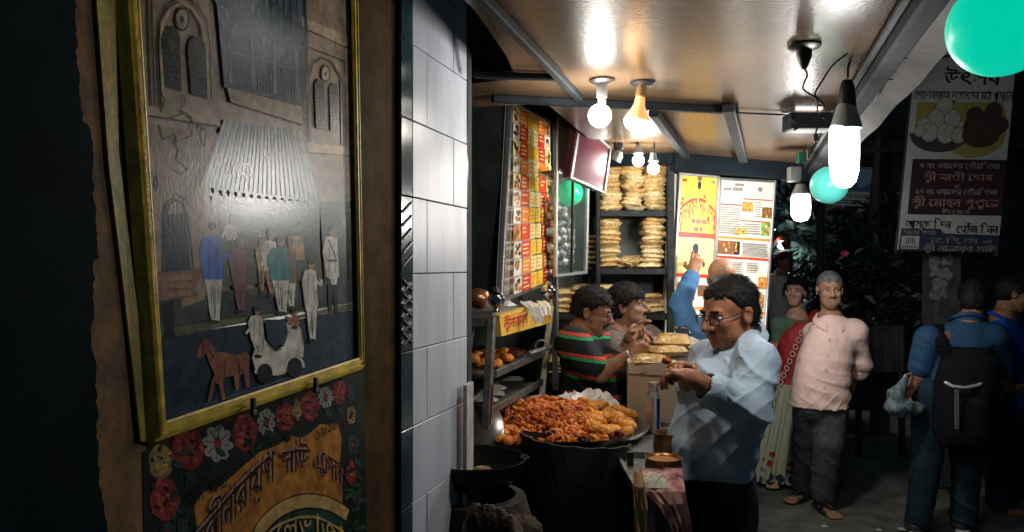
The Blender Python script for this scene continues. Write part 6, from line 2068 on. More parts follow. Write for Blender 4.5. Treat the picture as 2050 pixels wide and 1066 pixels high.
# ------------------------------------------------------------------ the bald man reaching to the posters
d3 = 4.0
m_bsh = cloth('mid_blue_shirt_cloth', (.045, .12, .26), .75, .08, .5, 20)
root = person((1.08, d3, 0), 'bald man in blue seen from behind, his arm raised to the yellow poster')
H = Head(pv(1443, 556, d3), (-.10, 1.0), -6, .205)
neckb = pv(1446, 628, d3 - .02)
fwd = nv(A_([-.1, 1, 0])); rgt = nv(np.cross(fwd, [0, 0, 1]))
shL = pv(1378, 658, d3); elL = pv(1362, 608, d3 + .12); wrL = pv(1388, 545, d3 + .24)
shR = pv(1506, 662, d3); elR = pv(1508, 745, d3 + .06); wrR = pv(1470, 790, d3 + .24)
b1 = sdf_mesh(H.skull() + [H.neck(neckb)], .006, .05 * H.h, H.sockets())
a1 = sdf_mesh(chain([shL, elL, wrL], [.05, .042, .028]) + hand(wrL, pv(1398, 505, d3 + .30) - wrL, nv([.5, .8, 0]), 1, .35, .98, .6, .3, curls=[.15, .4, .6, .7]), .0048, .012)
a2 = sdf_mesh(chain([shR, elR, wrR], [.05, .042, .028]) + hand(wrR, A_([-.2, .3, -.6]), nv([-1, 0, 0]), 1, .4), .006, .012)
lg = sdf_mesh(chain([A_([1.0, d3, .84]), A_([1.0, d3, .45]), A_([1.0, d3, .08])], [.085, .058, .04]) + chain([A_([1.17, d3, .84]), A_([1.17, d3, .45]), A_([1.17, d3, .08])], [.085, .058, .04]) + [el((1.0, d3 + .06, .045), (.05, .13, .045)), el((1.17, d3 + .06, .045), (.05, .13, .045))], .014, .03)
nmesh('body', [core(neckb, shL, elL, shR, elR, A_([(shL[0] + shR[0]) / 2, (shL[1] + shR[1]) / 2, 0.86])) + (sk_m,), b1 + (sk_m,), a1 + (sk_m,), a2 + (sk_m,), lg + (sk_m,)], root)
rim = sdf_mesh([H.e(0, -.08, -.02, .352, .40, .26)], .006, .02, cut=lambda Q: np.maximum(((Q - H.c) @ H.B.T / H.h)[..., 2] - .06, ((Q - H.c) @ H.B.T / H.h)[..., 1] - .02) * H.h, disp=lambda Q: .003 * vnoise(Q, 90, 1))
nmesh('hair', [rim + (m_hairg,)], root)
z = lambda py: zpx(py, d3)
xc = (1444 - CX) / F * d3
tors = loft([(A_([xc, d3, .72]), .18, .13), (A_([xc, d3, z(800)]), .18, .13), (A_([xc, d3, z(720)]), .19, .125), (A_([xc, d3, z(664)]), .19, .11), (A_([xc, d3, z(640)]), .13, .085), (A_([xc, d3, z(628)]), .075, .07)], rgt, fwd)
sl = [tors] + chain([shL, elL, elL + (wrL - elL) * .8], [.066, .058, .048], .02) + chain([shR, elR, elR + (wrR - elR) * .7], [.066, .058, .05], .02)
shirt = nmesh('shirt', [sdf_mesh(sl, .009, .04, disp=lambda Q: folds(.004, 15, 7)(Q) + creases(Q, (.3, 0, .95), .06, .012, 77, 2.4, .3)) + (m_bsh,)], root)
tl = chain([A_([1.0, d3, .82]), A_([1.0, d3, .45]), A_([1.0, d3, .08])], [.11, .088, .075], .018) + chain([A_([1.17, d3, .82]), A_([1.17, d3, .45]), A_([1.17, d3, .08])], [.11, .088, .075], .05) + [el((1.085, d3, .84), (.17, .14, .12))]
nmesh('trousers', [sdf_mesh(tl, .012, .05) + (m_trs_b,)], root)

# ------------------------------------------------------------------ the man in the pale pinkish shirt
d4 = 4.95
m_psh = cloth('pale_pink_shirt_cloth', (.70, .50, .44), .75, .06, .5, 20)
m_gtr = cloth('charcoal_trouser_cloth', (.062, .062, .070), .8, .25, .4, 14)
sk_p = skin('skin_brown', (.38, .20, .12))
root = person((ctr(1652, 0, d4)[0], d4, 0), 'grey haired man in a pale pink shirt standing with his hands behind him')
H = Head(pv(1661, 580, d4), (-.22, -1.0), 6, .228, .96)
neckb = pv(1662, 640, d4 + .03)
fwd = nv(A_([-.16, -1, 0])); rgt = nv(np.cross(fwd, [0, 0, 1]))
z = lambda py: zpx(py, d4)
c4 = lambda px, py, d=d4: A_([(px - CX) / F * d, d, zpx(py, d)])
shR, elR, wrR = c4(1632, 668, d4 + .10), c4(1614, 742, d4 + .17), c4(1640, 790, d4 + .24)
shL, elL, wrL = c4(1712, 664, d4 - .02), c4(1722, 728, d4 + .06), c4(1700, 780, d4 + .2)
b1 = sdf_mesh(H.skull(1.0, .1) + [H.neck(neckb, .22, .24)], .0058, .05 * H.h, H.sockets())
a1 = sdf_mesh(chain([shR, elR, wrR], [.045, .04, .027]) + hand(wrR, A_([.9, .1, -.3]), nv([0, 1, 0]), 1, .5, .95), .006, .012)
a2 = sdf_mesh(chain([shL, elL, wrL], [.045, .04, .027]) + hand(wrL, A_([-.9, .1, -.3]), nv([0, 1, 0]), -1, .5, .95), .006, .012)
kx = lambda px, zz, d: A_([(px - CX) / F * d, d, zz])
hipR, hipL = kx(1622, .73, d4), kx(1664, .73, d4)
anR, anL = kx(1608, .09, 5.28), kx(1648, .09, 5.02)
knR, knL = kx(1618, .47, d4 + .14), kx(1658, .47, d4 - .02)
def foot(an, dirv, L=.24):
    dirv = nv(dirv)
    return [rc(an, an + A_([0, 0, -.05]), .036, .034, .02), rc(an + A_([0, 0, -.055]), an + dirv * L * .62 + A_([0, 0, -.068]), .034, .026, .02)] + \
        [rc(an + dirv * L * .58 + A_([0, 0, -.066]) + o * np.cross(dirv, [0, 0, 1]), an + dirv * L * (.82 - abs(o) * 2.2) + A_([0, 0, -.072]) + o * 1.2 * np.cross(dirv, [0, 0, 1]), .014, .011, .006) for o in (-.028, -.010, .006, .020, .032)]
lg = sdf_mesh(chain([hipR, knR, anR], [.08, .05, .036]) + foot(anR, (-.7, -.6, 0)), .007, .02)
lg2 = sdf_mesh(chain([hipL, knL, anL], [.08, .05, .036]) + foot(anL, (.05, -1, 0)), .006, .02)
nmesh('body', [core(neckb, shR, elR, shL, elL, A_([(shR[0] + shL[0]) / 2, (shR[1] + shL[1]) / 2, 0.76])) + (sk_p,), b1 + (sk_p,), a1 + (sk_p,), a2 + (sk_p,), lg + (sk_p,), lg2 + (sk_p,)], root)
[nmesh('eye', H.eyes()[k:k + 3], root) for k in (0, 3)]
hm = hair_cap(H, .022, .25, -.22, rough=.004, seed=15)
nmesh('hair', [hm + (m_hairg,), strands(hm, H, 2200, .012, 9, .2) + (m_hairg,), sdf_mesh(H.brows(), .0045, .004) + (m_hairg,)], root)
nmesh('moustache', [sdf_mesh(H.tash(.12), .0045, .006) + (m_hairg,)], root)
tors = loft([(c4(1640, 814), .186, .145), (c4(1643, 770), .180, .142), (c4(1652, 715), .172, .132), (c4(1664, 676), .160, .112), (c4(1663, 656), .118, .085), (c4(1662, 640), .07, .065)], rgt, fwd)
sl = [tors] + chain([shR, elR, elR + (wrR - elR) * .3], [.07, .062, .054], .018) + chain([shL, elL, elL + (wrL - elL) * .2], [.072, .066, .060], .05) + [rc(c4(1662, 646), shR, .05, .066, .05), rc(c4(1662, 646), shL, .05, .066, .05)]
def fold_p(Q):
    f = folds(.003, 14, 9, (1, 1, 1.4))(Q)
    dg = .004 * np.sin(Q[..., 2] * 62 + 9 * Q[..., 0] + 2.2 * vnoise(Q, 7, 3)) * np.clip((1.12 - Q[..., 2]) * 5, 0, 1) * np.clip((Q[..., 0] - 1.93) * 6 + .5, .2, 1)
    return f + dg + creases(Q, (.35, 0, .9), .085, .007, 61, 2.0, .05) * np.clip(2.6 * (1.16 - Q[..., 2]) + .25, .2, 1) + creases(Q, (-.8, .1, .5), .07, .007, 67, 2.5, .1)
shirt = nmesh('shirt', [sdf_mesh(sl, .0068, .02, disp=fold_p) + (m_psh,)], root)
mb = MB()
fr = lambda px, py, o=.0: Vector(c4(px, py)) + Vector(fwd) * o
for (y0, y1, o0, o1, x0, x1) in ((664, 700, .122, .142, 1652, 1646), (700, 760, .142, .158, 1646, 1640), (760, 808, .158, .150, 1640, 1636)):
    pass
bt = MB()
for py, px, o in ((676, 1650, .126), (704, 1645, .148), (734, 1642, .152), (766, 1638, .158)):
    bt.ball(fr(px, py, o), .006, m_wht, 8, 5, (1, .6, 1))
bt.build('buttons', parent=shirt, smooth='all')
collar(H, c4(1662, 645, d4 + .0), fwd, .086, .080, .055, m_psh, shirt, 1.6)
cu = elL + (wrL - elL) * .1
nmesh('rolled_cuff', [sdf_mesh([rc(elL - A_([0, 0, .0]), elL + A_([0, .02, -.05]), .071, .07)], .007, .02, disp=folds(.004, 26, 3)) + (m_psh,)], shirt)
hemc = lambda an: [rc(an + A_([0, 0, .02]), an + A_([0, 0, .0]), .068, .066, .02)]
tl = chain([hipR, knR, anR], [.112, .092, .074], .02) + chain([hipL, knL, anL + A_([0, 0, .02])], [.115, .096, .078], .02) + [el(c4(1642, 812), (.150, .112, .12), None, .03)]
nmesh('trousers', [sdf_mesh(tl, .0085, .04, disp=lambda Q: folds(.004, 11, 12, (1, 1, .6))(Q) + creases(Q, (.5, 0, .8), .10, .006, 81, 2.0, .1)) + (m_gtr,)], root)
def sandal(an, dirv, parent):
    dirv = Vector(nv(dirv)); rr = dirv.cross(UP)
    a = Vector(an); a.z = .012
    mb = MB()
    pts = []
    for i in range(20):
        t = 6.2832 * i / 20
        pts.append(a + dirv * (.055 + .135 * math.cos(t)) + rr * .052 * math.sin(t) * (1 + .12 * math.cos(t)))
    mb.slab([Vector((p.x, p.y, .024)) for p in pts][::-1], .02, UP, m_black)
    mb.tube([a + dirv * .04 + rr * .05 + UP * .012, a + dirv * .08 + rr * .03 + UP * .06, a + dirv * .14 + UP * .035], .008, m_black, 6)
    mb.tube([a + dirv * .04 - rr * .05 + UP * .012, a + dirv * .08 - rr * .03 + UP * .06, a + dirv * .14 + UP * .035], .008, m_black, 6)
    return mb.build('sandal', parent=parent, smooth=True)
sandal(anL, (.05, -1, 0), root); sandal(anR, (-.7, -.6, 0), root)

# ------------------------------------------------------------------ the woman in a red saree
d5 = 5.7
sk_w = skin('skin_woman', (.58, .33, .21))
root = person((ctr(1580, 0, d5)[0], d5, 0), 'smiling woman in a red and pale green saree behind the pale pink shirt')
H = Head(pv(1606, 585, d5), (-.55, -.9), -3, .212, .95, 3)
c5 = lambda px, py, d=d5: A_([(px - CX) / F * d, d, zpx(py, d)])
neckb = c5(1608, 636, d5 + .02)
fwd = nv(A_([-.35, -.94, 0])); rgt = nv(np.cross(fwd, [0, 0, 1]))
shR, elR, wrR = c5(1572, 650), c5(1563, 730, d5 + .02), c5(1566, 790, d5 - .05)
shL, elL, wrL = c5(1650, 652), c5(1668, 730, d5 + .05), c5(1650, 790, d5 - .05)
m_bl_g = cloth('green_blouse_cloth', (.09, .17, .11), .7)
m_sar = M('red_saree_cloth', (.50, .028, .022), .6, rgb2=(.22, .008, .010), vs=16, bump=.35, bs=26)
b1 = sdf_mesh(H.skull(.97) + [H.neck(neckb, .2, .21)], .0058, .05 * H.h, H.sockets())
a1 = sdf_mesh(chain([shR, elR, wrR], [.045, .038, .025]) + hand(wrR, A_([.2, -.1, -.9]), nv([1, 0, 0]), 1, .4, .9), .006, .012)
a2 = sdf_mesh(chain([shL, elL, wrL], [.045, .038, .025]) + hand(wrL, A_([-.2, -.1, -.9]), nv([-1, 0, 0]), -1, .4, .9), .007, .012)
ft = sdf_mesh(foot(A_([1.96, d5 - .05, .09]), (-.3, -1, 0), .21) + foot(A_([2.14, d5 - .02, .09]), (-.1, -1, 0), .21), .008, .02)
up = sdf_mesh([loft([(c5(1606, 780), .135, .10), (c5(1608, 720), .14, .105), (c5(1610, 670), .15, .10), (c5(1609, 645), .10, .07)], rgt, fwd)], .01, .03)
nmesh('body', [core(neckb, shR, elR, shL, elL, A_([(shR[0] + shL[0]) / 2, (shR[1] + shL[1]) / 2, 0.8])) + (sk_w,), b1 + (sk_w,), a1 + (sk_w,), a2 + (sk_w,), ft + (sk_w,), up + (sk_w,)], root)
[nmesh('eye', H.eyes()[k:k + 3], root) for k in (0, 3)]
m_bin = M('red_bindi', (.5, .02, .02), .5)
nmesh('bindi', [sdf_mesh([H.e(0, .385, .14, .018, .012, .018)], .003, .002) + (m_bin,)], root)
nmesh('lips', [sdf_mesh([H.k((-.06, .385, -.235), (.06, .385, -.235), .016, .016)], .004, .004) + (M('lip_red', (.35, .07, .06), .4),)], root)
hc_ = hair_cap(H, .04, .24, -.30, rough=.006, seed=19, back=[H.e(.06, -.46, -.06, .19, .16, .2)])
nmesh('hair', [hc_ + (m_hair,), strands(hc_, H, 2600, .026, 5) + (m_hair,), sdf_mesh(H.brows(), .0045, .004) + (m_hair,)], root)
bls = chain([shR, shR + (elR - shR) * .4], [.056, .048], .02) + chain([shL, shL + (elL - shL) * .4], [.056, .048], .02) + [loft([(c5(1608, 700), .142, .108), (c5(1610, 668), .155, .106), (c5(1609, 650), .13, .092), (c5(1609, 640), .09, .075)], rgt, fwd), rc(shR, shL, .064, .064, .02)]
nmesh('blouse', [sdf_mesh(bls, .008, .03, disp=folds(.003, 20, 2)) + (m_bl_g,)], root)
# drape of the saree across the chest, over the left shoulder
drp = [loft([(c5(1592, 850), .165, .14), (c5(1596, 790), .172, .142), (c5(1602, 730), .168, .134), (c5(1606, 680), .168, .126), (c5(1612, 656), .155, .112), (c5(1616, 642), .11, .09)], rgt, fwd), rc(c5(1648, 640), c5(1640, 660), .07, .08, .05), rc(c5(1650, 650), c5(1668, 800), .06, .08, .05)]
def cut_s(Q):
    x = (Q[..., 0] * F / d5 + CX); y = CY - (Q[..., 2] - EH) * F / d5
    return ((y * -1 + 582) + (1640 - x) * .38) * .003
nmesh('saree_drape', [sdf_mesh(drp, .008, .04, cut=cut_s, disp=folds(.006, 13, 5, (1.4, 1, .8))) + (m_sar,)], root)
m_ring = M('cream_ring_print', (.62, .45, .36), .7, var=.1)
mb = MB()
for k in range(11):
    t = k / 10
    px, py = 1618 + (1560 - 1618) * t, 664 + (800 - 664) * t
    base = Vector(c5(px, py)) + Vector(fwd) * (.128 + .03 * math.sin(t * 3.1))
    R1 = Vector(rgt); n_ = 12
    for i in range(n_):
        a, b = 6.2832 * i / n_, 6.2832 * (i + 1) / n_
        f = lambda a, r: base + (R1 * math.cos(a) * .75 + UP * math.sin(a)) * r + Vector(fwd) * .004
        mb.face([f(a, .024), f(b, .024), f(b, .015), f(a, .015)], m_ring)
mb.build('ring_border', parent=root)
root.location.x -= .05
# pleated skirt
m_sk = bpy.data.materials.new('pale_green_saree_cloth'); m_sk.use_nodes = True
nt, b_ = nodes_of(m_sk); b_.inputs['Roughness'].default_value = .75
tc = nt.nodes.new('ShaderNodeTexCoord'); sp = nt.nodes.new('ShaderNodeSeparateXYZ'); nt.links.new(tc.outputs['Object'], sp.inputs[0])
vo = nt.nodes.new('ShaderNodeTexVoronoi'); vo.inputs['Scale'].default_value = 13; nt.links.new(tc.outputs['Object'], vo.inputs['Vector'])
r1 = nt.nodes.new('ShaderNodeValToRGB'); r1.color_ramp.interpolation = 'CONSTANT'
for i, (p_, c_) in enumerate([(0., (.30, .03, .02)), (.34, (.42, .44, .30))]):
    r1.color_ramp.elements[i].position = p_; r1.color_ramp.elements[i].color = (*c_, 1)
nt.links.new(vo.outputs['Distance'], r1.inputs[0])
r2 = nt.nodes.new('ShaderNodeValToRGB'); r2.color_ramp.interpolation = 'CONSTANT'
for i, (p_, c_) in enumerate([(0., (.02, .035, .04)), (.42, (.42, .42, .32))]):
    r2.color_ramp.elements[i].position = p_; r2.color_ramp.elements[i].color = (*c_, 1)
nt.links.new(vo.outputs['Distance'], r2.inputs[0])
def gt(v):
    n = nt.nodes.new('ShaderNodeMath'); n.operation = 'GREATER_THAN'; n.inputs[1].default_value = v; nt.links.new(sp.outputs[2], n.inputs[0]); return n.outputs[0]
mx1 = nt.nodes.new('ShaderNodeMix'); mx1.data_type = 'RGBA'; nt.links.new(gt(.26), mx1.inputs[0]); nt.links.new(r1.outputs[0], mx1.inputs[6]); mx1.inputs[7].default_value = (.40, .44, .31, 1)
mx2 = nt.nodes.new('ShaderNodeMix'); mx2.data_type = 'RGBA'; nt.links.new(gt(.13), mx2.inputs[0]); nt.links.new(r2.outputs[0], mx2.inputs[6]); nt.links.new(mx1.outputs[2], mx2.inputs[7])
nt.links.new(mx2.outputs[2], b_.inputs['Base Color'])
mb = MB()
rows = []
NS, NZ = 90, 16
for j in range(NZ + 1):
    t = j / NZ
    zz = .04 + (.74 - .04) * (1 - t)
    cx = c5(1597 - 34 * t, 0)[0]
    row = []
    for i in range(NS):
        a = 6.2832 * i / NS
        pl = 1 + (.03 + .10 * t) * math.sin(a * 15 + 1.2 * math.sin(a * 3)) * (1 if math.sin(a) < .4 else .4)
        w, dpt = .15 + .055 * t, .13 + .06 * t
        row.append(Vector((cx + w * math.cos(a) * pl, d5 - .02 + dpt * math.sin(a) * pl, zz + .012 * t * math.sin(a * 15))))
    rows.append(row)
for j in range(NZ):
    for i in range(NS):
        mb.face([rows[j][i], rows[j + 1][i], rows[j + 1][(i + 1) % NS], rows[j][(i + 1) % NS]], m_sk)
mb.v = [(a - .05, b, c) for a, b, c in mb.v]
mb.build('saree_skirt', parent=root, smooth='all')

# ------------------------------------------------------------------ the man with a backpack, seen from behind
d6 = 4.6
c6 = lambda px, py, d=d6: A_([(px - CX) / F * d, d, zpx(py, d)])
m_blp = M('blue_check_polo_cloth', (.007, .055, .125), .8, rgb2=(.004, .028, .07), vs=70, bump=.2, bs=60)
m_jean = cloth('blue_jean_cloth', (.007, .022, .034), .8, .35, .4, 16)
sk_d = skin('skin_deep_brown', (.24, .12, .07))
root = person((ctr(1915, 0, d6)[0], d6, 0), 'man in blue polo and jeans seen from behind, wearing a black backpack')
H = Head(pv(1952, 600, d6), (.62, .78), 12, .222)
neckb = c6(1938, 650)
fwd = nv(A_([.40, .92, 0])); rgt = nv(np.cross(fwd, [0, 0, 1]))
shL, elL, wrL = c6(1858, 678, d6), c6(1838, 758, d6 + .02), c6(1815, 790, d6 - .06)
shR, elR, wrR = c6(1990, 676, d6 - .05), c6(2006, 760, d6 + .05), c6(1990, 800, d6 + .2)
b1 = sdf_mesh(H.skull() + [H.neck(neckb)], .007, .05 * H.h, H.sockets())
a1 = sdf_mesh(chain([shL, elL, wrL], [.05, .042, .028]) + hand(wrL, A_([-.1, .0, -1]), nv([1, 0, 0]), 1, .9, 1.), .006, .012)
a2 = sdf_mesh(chain([shR, elR, wrR], [.05, .042, .028]) + hand(wrR, A_([-.1, .6, -.4]), nv([-1, 0, 0]), -1, .5, 1.), .007, .012)
hl, hr_ = kx(1860, .84, d6), kx(1938, .84, d6)
kl, kr = kx(1858, .46, d6 + .02), kx(1936, .46, d6 + .05)
al, ar = kx(1838, .08, d6 + .02), kx(1930, .08, d6 + .05)
lg = sdf_mesh(chain([hl, kl, al], [.08, .055, .04]) + chain([hr_, kr, ar], [.08, .055, .04]), .012, .03)
nmesh('body', [core(neckb, shL, elL, shR, elR, A_([(shL[0] + shR[0]) / 2, (shL[1] + shR[1]) / 2, 0.82])) + (sk_d,), b1 + (sk_d,), a1 + (sk_d,), a2 + (sk_d,), lg + (sk_d,)], root)
hc_ = hair_cap(H, .06, .18, -.34, rough=.012, seed=22)
nmesh('hair', [hc_ + (m_hair,), strands(hc_, H, 2200, .024, 6) + (m_hair,)], root)
tors = loft([(c6(1898, 812), .165, .13), (c6(1902, 760), .17, .135), (c6(1915, 710), .185, .125), (c6(1926, 672), .19, .105), (c6(1934, 650), .12, .085), (c6(1938, 640), .075, .07)], rgt, fwd)
sl = [tors] + chain([shL, shL + (elL - shL) * .72], [.080, .074], .018) + chain([shR, shR + (elR - shR) * .7], [.08, .072], .05)
shirt = nmesh('polo_shirt', [sdf_mesh(sl, .009, .04, disp=lambda Q: folds(.003, 12, 14)(Q) + creases(Q, (.5, 0, .8), .07, .011, 87, 2.4, .15)) + (m_blp,)], root)
collar(H, c6(1938, 645), fwd, .084, .075, .05, m_blp, shirt)
tl = chain([hl, kl, al], [.108, .085, .075], .018) + chain([hr_, kr, ar], [.108, .085, .075], .05) + [el(c6(1899, 812), (.165, .135, .15), None, .03)]
nmesh('jeans', [sdf_mesh(tl, .009, .05, disp=lambda Q: folds(.004, 12, 17)(Q) + creases(Q, (.4, 0, .9), .08, .016, 83, 2.2, .25)) + (m_jean,)], root)
m_shoe = M('dark_shoe', (.03, .03, .032), .4)
m_sole = M('pale_sole', (.42, .43, .42), .6)
for an, nm in ((al, 'shoe'), (ar, 'shoe')):
    f_ = A_([.3, .95, 0])
    nmesh(nm, [sdf_mesh([el(an + A_([-.02, .02, -.03]), (.05, .06, .05)), rc(an + A_([-.03, -.02, -.045]), an + f_ * .15 + A_([0, 0, -.045]), .04, .034)], .008, .03) + (m_shoe,), sdf_mesh([rc(an + A_([-.03, -.04, -.07]), an + f_ * .17 + A_([0, 0, -.07]), .04, .036)], .008, .01, cut=lambda Q: Q[..., 2] - .02) + (m_sole,)], root)
m_bag = M('black_backpack_cloth', (.005, .006, .008), .9, var=.3, bump=.3, bs=40, spec=.1)
t = thing('backpack', Vector(c6(1918, 850, d6 - .15)), 'large black backpack with a grey buckle strap, worn by the blue polo man', 'backpack')
bc = lambda px, py, o=0.: c6(px, py, d6) - fwd * o
bp = [loft([(bc(1922, 880, .20), .150, .10), (bc(1922, 850, .20), .175, .125), (bc(1926, 770, .20), .17, .125), (bc(1934, 715, .18), .155, .105), (bc(1938, 690, .15), .10, .06)], rgt, fwd)]
nmesh('bag_body', [sdf_mesh(bp, .009, .03, disp=folds(.007, 12, 21)) + (m_bag,)], t)
nmesh('pocket', [sdf_mesh([loft([(bc(1918, 872, .31), .11, .03), (bc(1918, 850, .315), .125, .04), (bc(1922, 790, .31), .12, .035), (bc(1922, 778, .30), .10, .02)], rgt, fwd)], .009, .03, disp=folds(.004, 18, 23)) + (m_bag,)], t)
st_ = lambda px, py, o: Vector(bc(px, py, o))
mb = MB()
mb.tube([st_(1880, 752, .29), st_(1895, 758, .335), st_(1915, 760, .345), st_(1940, 756, .335), st_(1958, 748, .30)], .009, m_gryp, 6)
mb.box(st_(1900, 800, .352), Vector((.012, 0, 0)), Vector((0, .002, 0)), UP * .11, M('grey_webbing', (.10, .11, .12), .8), .001)
mb.build('buckle_strap', parent=t, smooth=True)
mb = MB()
for pts in ([(1890, 720, .14), (1880, 690, .13), (1876, 664, .06), (1882, 652, -.02), (1890, 668, -.11)], [(1965, 716, .14), (1972, 690, .13), (1972, 664, .06), (1966, 652, -.02), (1960, 668, -.11)]):
    pp_ = [st_(*q) for q in pts]
    mb = MB()
    for a, b in zip(pp_[:-1], pp_[1:]): mb.bar(a, b, .055, .014, m_bag, -Vector(fwd), .003)
    mb.build('shoulder_strap', parent=t)
# patterned bag on his forearm
t = thing('patterned_bag', Vector(c6(1808, 850, d6 - .08)), 'blue and white patterned cloth bag on the arm of the backpack man', 'bag')
m_pat = M('blue_white_pattern', (.012, .035, .045), .7, rgb2=(.17, .22, .24), vs=30, detail=3, bump=.4, bs=40)
bgp = [el(c6(1800, 815, d6 - .1), (.085, .06, .06)), el(c6(1832, 818, d6 - .08), (.06, .05, .045)), rc(c6(1795, 790, d6 - .1), c6(1812, 760, d6 - .09), .05, .02)]
nmesh('bag_body', [sdf_mesh(bgp, .007, .03, disp=folds(.008, 26, 31)) + (m_pat,)], t)
mb = MB(); mb.tube([Vector(c6(1800, 782, d6 - .1)), Vector(c6(1812, 752, d6 - .09)), Vector(c6(1824, 748, d6 - .02))], .007, M('cream_strap', (.35, .32, .22), .8), 6); mb.build('strap', parent=t, smooth=True)

# ------------------------------------------------------------------ the man in bright blue at the edge of the street
d7 = 5.05
c7 = lambda px, py, d=d7: A_([(px - CX) / F * d, d, zpx(py, d)])
m_bb = cloth('bright_blue_shirt_cloth', (.005, .045, .26), .75, .15)
m_nv = cloth('navy_trouser_cloth', (.012, .018, .035), .8, .2)
root = person((ctr(2020, 0, d7)[0], d7, 0), 'man in a bright blue shirt and dark trousers, turned aside beyond the backpack man')
H = Head(pv(2030, 588, d7), (.92, -.38), 18, .225)
neckb = c7(2008, 640)
fwd = nv(A_([.95, -.3, 0])); rgt = nv(np.cross(fwd, [0, 0, 1]))
shN, elN, wrN = c7(1990, 668, d7 - .16), c7(1985, 755, d7 - .2), c7(2020, 776, d7 - .24)
shF, elF, wrF = c7(2040, 668, d7 + .14), c7(2050, 755, d7 + .1), c7(2075, 770, d7)
b1 = sdf_mesh(H.skull() + [H.neck(neckb)], .007, .05 * H.h, H.sockets())
a1 = sdf_mesh(chain([shN, elN, wrN], [.05, .042, .028]) + hand(wrN, A_([1, -.1, -.1]), nv([0, .3, .9]), 1, .4, 1.), .006, .012)
a2 = sdf_mesh(chain([shF, elF, wrF], [.05, .042, .028]) + hand(wrF, A_([1, -.1, -.1]), nv([0, -.3, .9]), -1, .4, 1.), .008, .012)
hn, hf, kn, kf, an_, af = kx(2000, .84, d7 - .09), kx(2020, .84, d7 + .09), kx(2005, .46, d7 - .09), kx(2030, .46, d7 + .1), kx(1998, .08, d7 - .09), kx(2026, .08, d7 + .12)
lg = sdf_mesh(chain([hn, kn, an_], [.08, .055, .04]) + chain([hf, kf, af], [.08, .055, .04]) + foot(an_, (1, -.3, 0)) + foot(af, (1, -.3, 0)), .010, .03)
nmesh('body', [core(neckb, shN, elN, shF, elF, A_([(shN[0] + shF[0]) / 2, (shN[1] + shF[1]) / 2, 0.82])) + (sk_d,), b1 + (sk_d,), a1 + (sk_d,), a2 + (sk_d,), lg + (sk_d,)], root)
hc_ = hair_cap(H, .05, .18, -.30, rough=.01, seed=27)
nmesh('hair', [hc_ + (m_hair,), strands(hc_, H, 2200, .024, 6) + (m_hair,)], root)
tors = loft([(c7(2006, 812), .16, .14), (c7(2006, 760), .17, .15), (c7(2008, 706), .18, .13), (c7(2010, 668), .18, .11), (c7(2008, 648), .12, .085), (c7(2008, 638), .075, .07)], rgt, fwd)
sl = [tors] + chain([shN, shN + (elN - shN) * .8], [.078, .07], .018) + chain([shF, shF + (elF - shF) * .8], [.078, .07], .05)
shirt = nmesh('shirt', [sdf_mesh(sl, .010, .04, disp=folds(.006, 12, 33)) + (m_bb,)], root)
collar(H, c7(2008, 643), fwd, .084, .075, .05, m_bb, shirt)
tl = chain([hn, kn, an_], [.105, .085, .075], .018) + chain([hf, kf, af], [.105, .085, .075], .05) + [el(c7(2007, 812), (.15, .14, .15), None, .03)]
nmesh('trousers', [sdf_mesh(tl, .011, .05, disp=folds(.006, 12, 35)) + (m_nv,)], root)

# ------------------------------------------------------------------ a man far down the street
d8 = 8.6
c8 = lambda px, py, d=d8: A_([(px - CX) / F * d, d, zpx(py, d)])
root = person((ctr(1560, 0, d8)[0], d8, 0), 'man in a white shirt far down the street under an orange awning')
m_ws = cloth('white_shirt_cloth', (.42, .44, .45), .8)
H = Head(pv(1571, 524, d8), (.6, -.8), 5, .22)
fwd = nv(A_([.6, -.8, 0])); rgt = nv(np.cross(fwd, [0, 0, 1]))
neckb = c8(1568, 552)
b1 = sdf_mesh(H.skull() + [H.neck(neckb)], .009, .05 * H.h)
shN, elN, wrN = c8(1546, 562), c8(1540, 608), c8(1556, 640)
shF, elF, wrF = c8(1590, 562), c8(1596, 605), c8(1588, 640)
a1 = sdf_mesh(chain([shN, elN, wrN], [.05, .042, .03]) + hand(wrN, A_([.1, -.1, -1]), nv([1, 0, 0]), 1), .009, .012)
a2 = sdf_mesh(chain([shF, elF, wrF], [.05, .042, .03]) + hand(wrF, A_([.1, -.1, -1]), nv([-1, 0, 0]), -1), .009, .012)
nmesh('body', [core(neckb, shN, elN, shF, elF, A_([(shN[0] + shF[0]) / 2, (shN[1] + shF[1]) / 2, 0.95])) + (sk_d,), b1 + (sk_d,), a1 + (sk_d,), a2 + (sk_d,)], root)
hc_ = hair_cap(H, .05, .18, -.28, rough=.008, seed=37, res=.01)
nmesh('hair', [hc_ + (m_hair,), strands(hc_, H, 2200, .024, 6) + (m_hair,)], root)
sl = [loft([(c8(1566, 646), .17, .13), (c8(1567, 600), .18, .13), (c8(1568, 566), .18, .11), (c8(1568, 552), .08, .07)], rgt, fwd)] + chain([shN, elN], [.08, .065], .018) + chain([shF, elF], [.08, .065], .05)
shirt = nmesh('shirt', [sdf_mesh(sl, .012, .04, disp=folds(.008, 12, 39)) + (m_ws,)], root)
q = lambda px, z_: A_([(px - CX) / F * d8, d8, z_])
tl = chain([q(1558, .92), q(1556, .48), q(1552, .06)], [.11, .09, .075], .018) + chain([q(1574, .92), q(1574, .48), q(1572, .06)], [.11, .09, .075], .05) + [el(q(1566, .95), (.17, .14, .12))]
nmesh('trousers', [sdf_mesh(tl, .013, .05) + (m_nv,)], root)
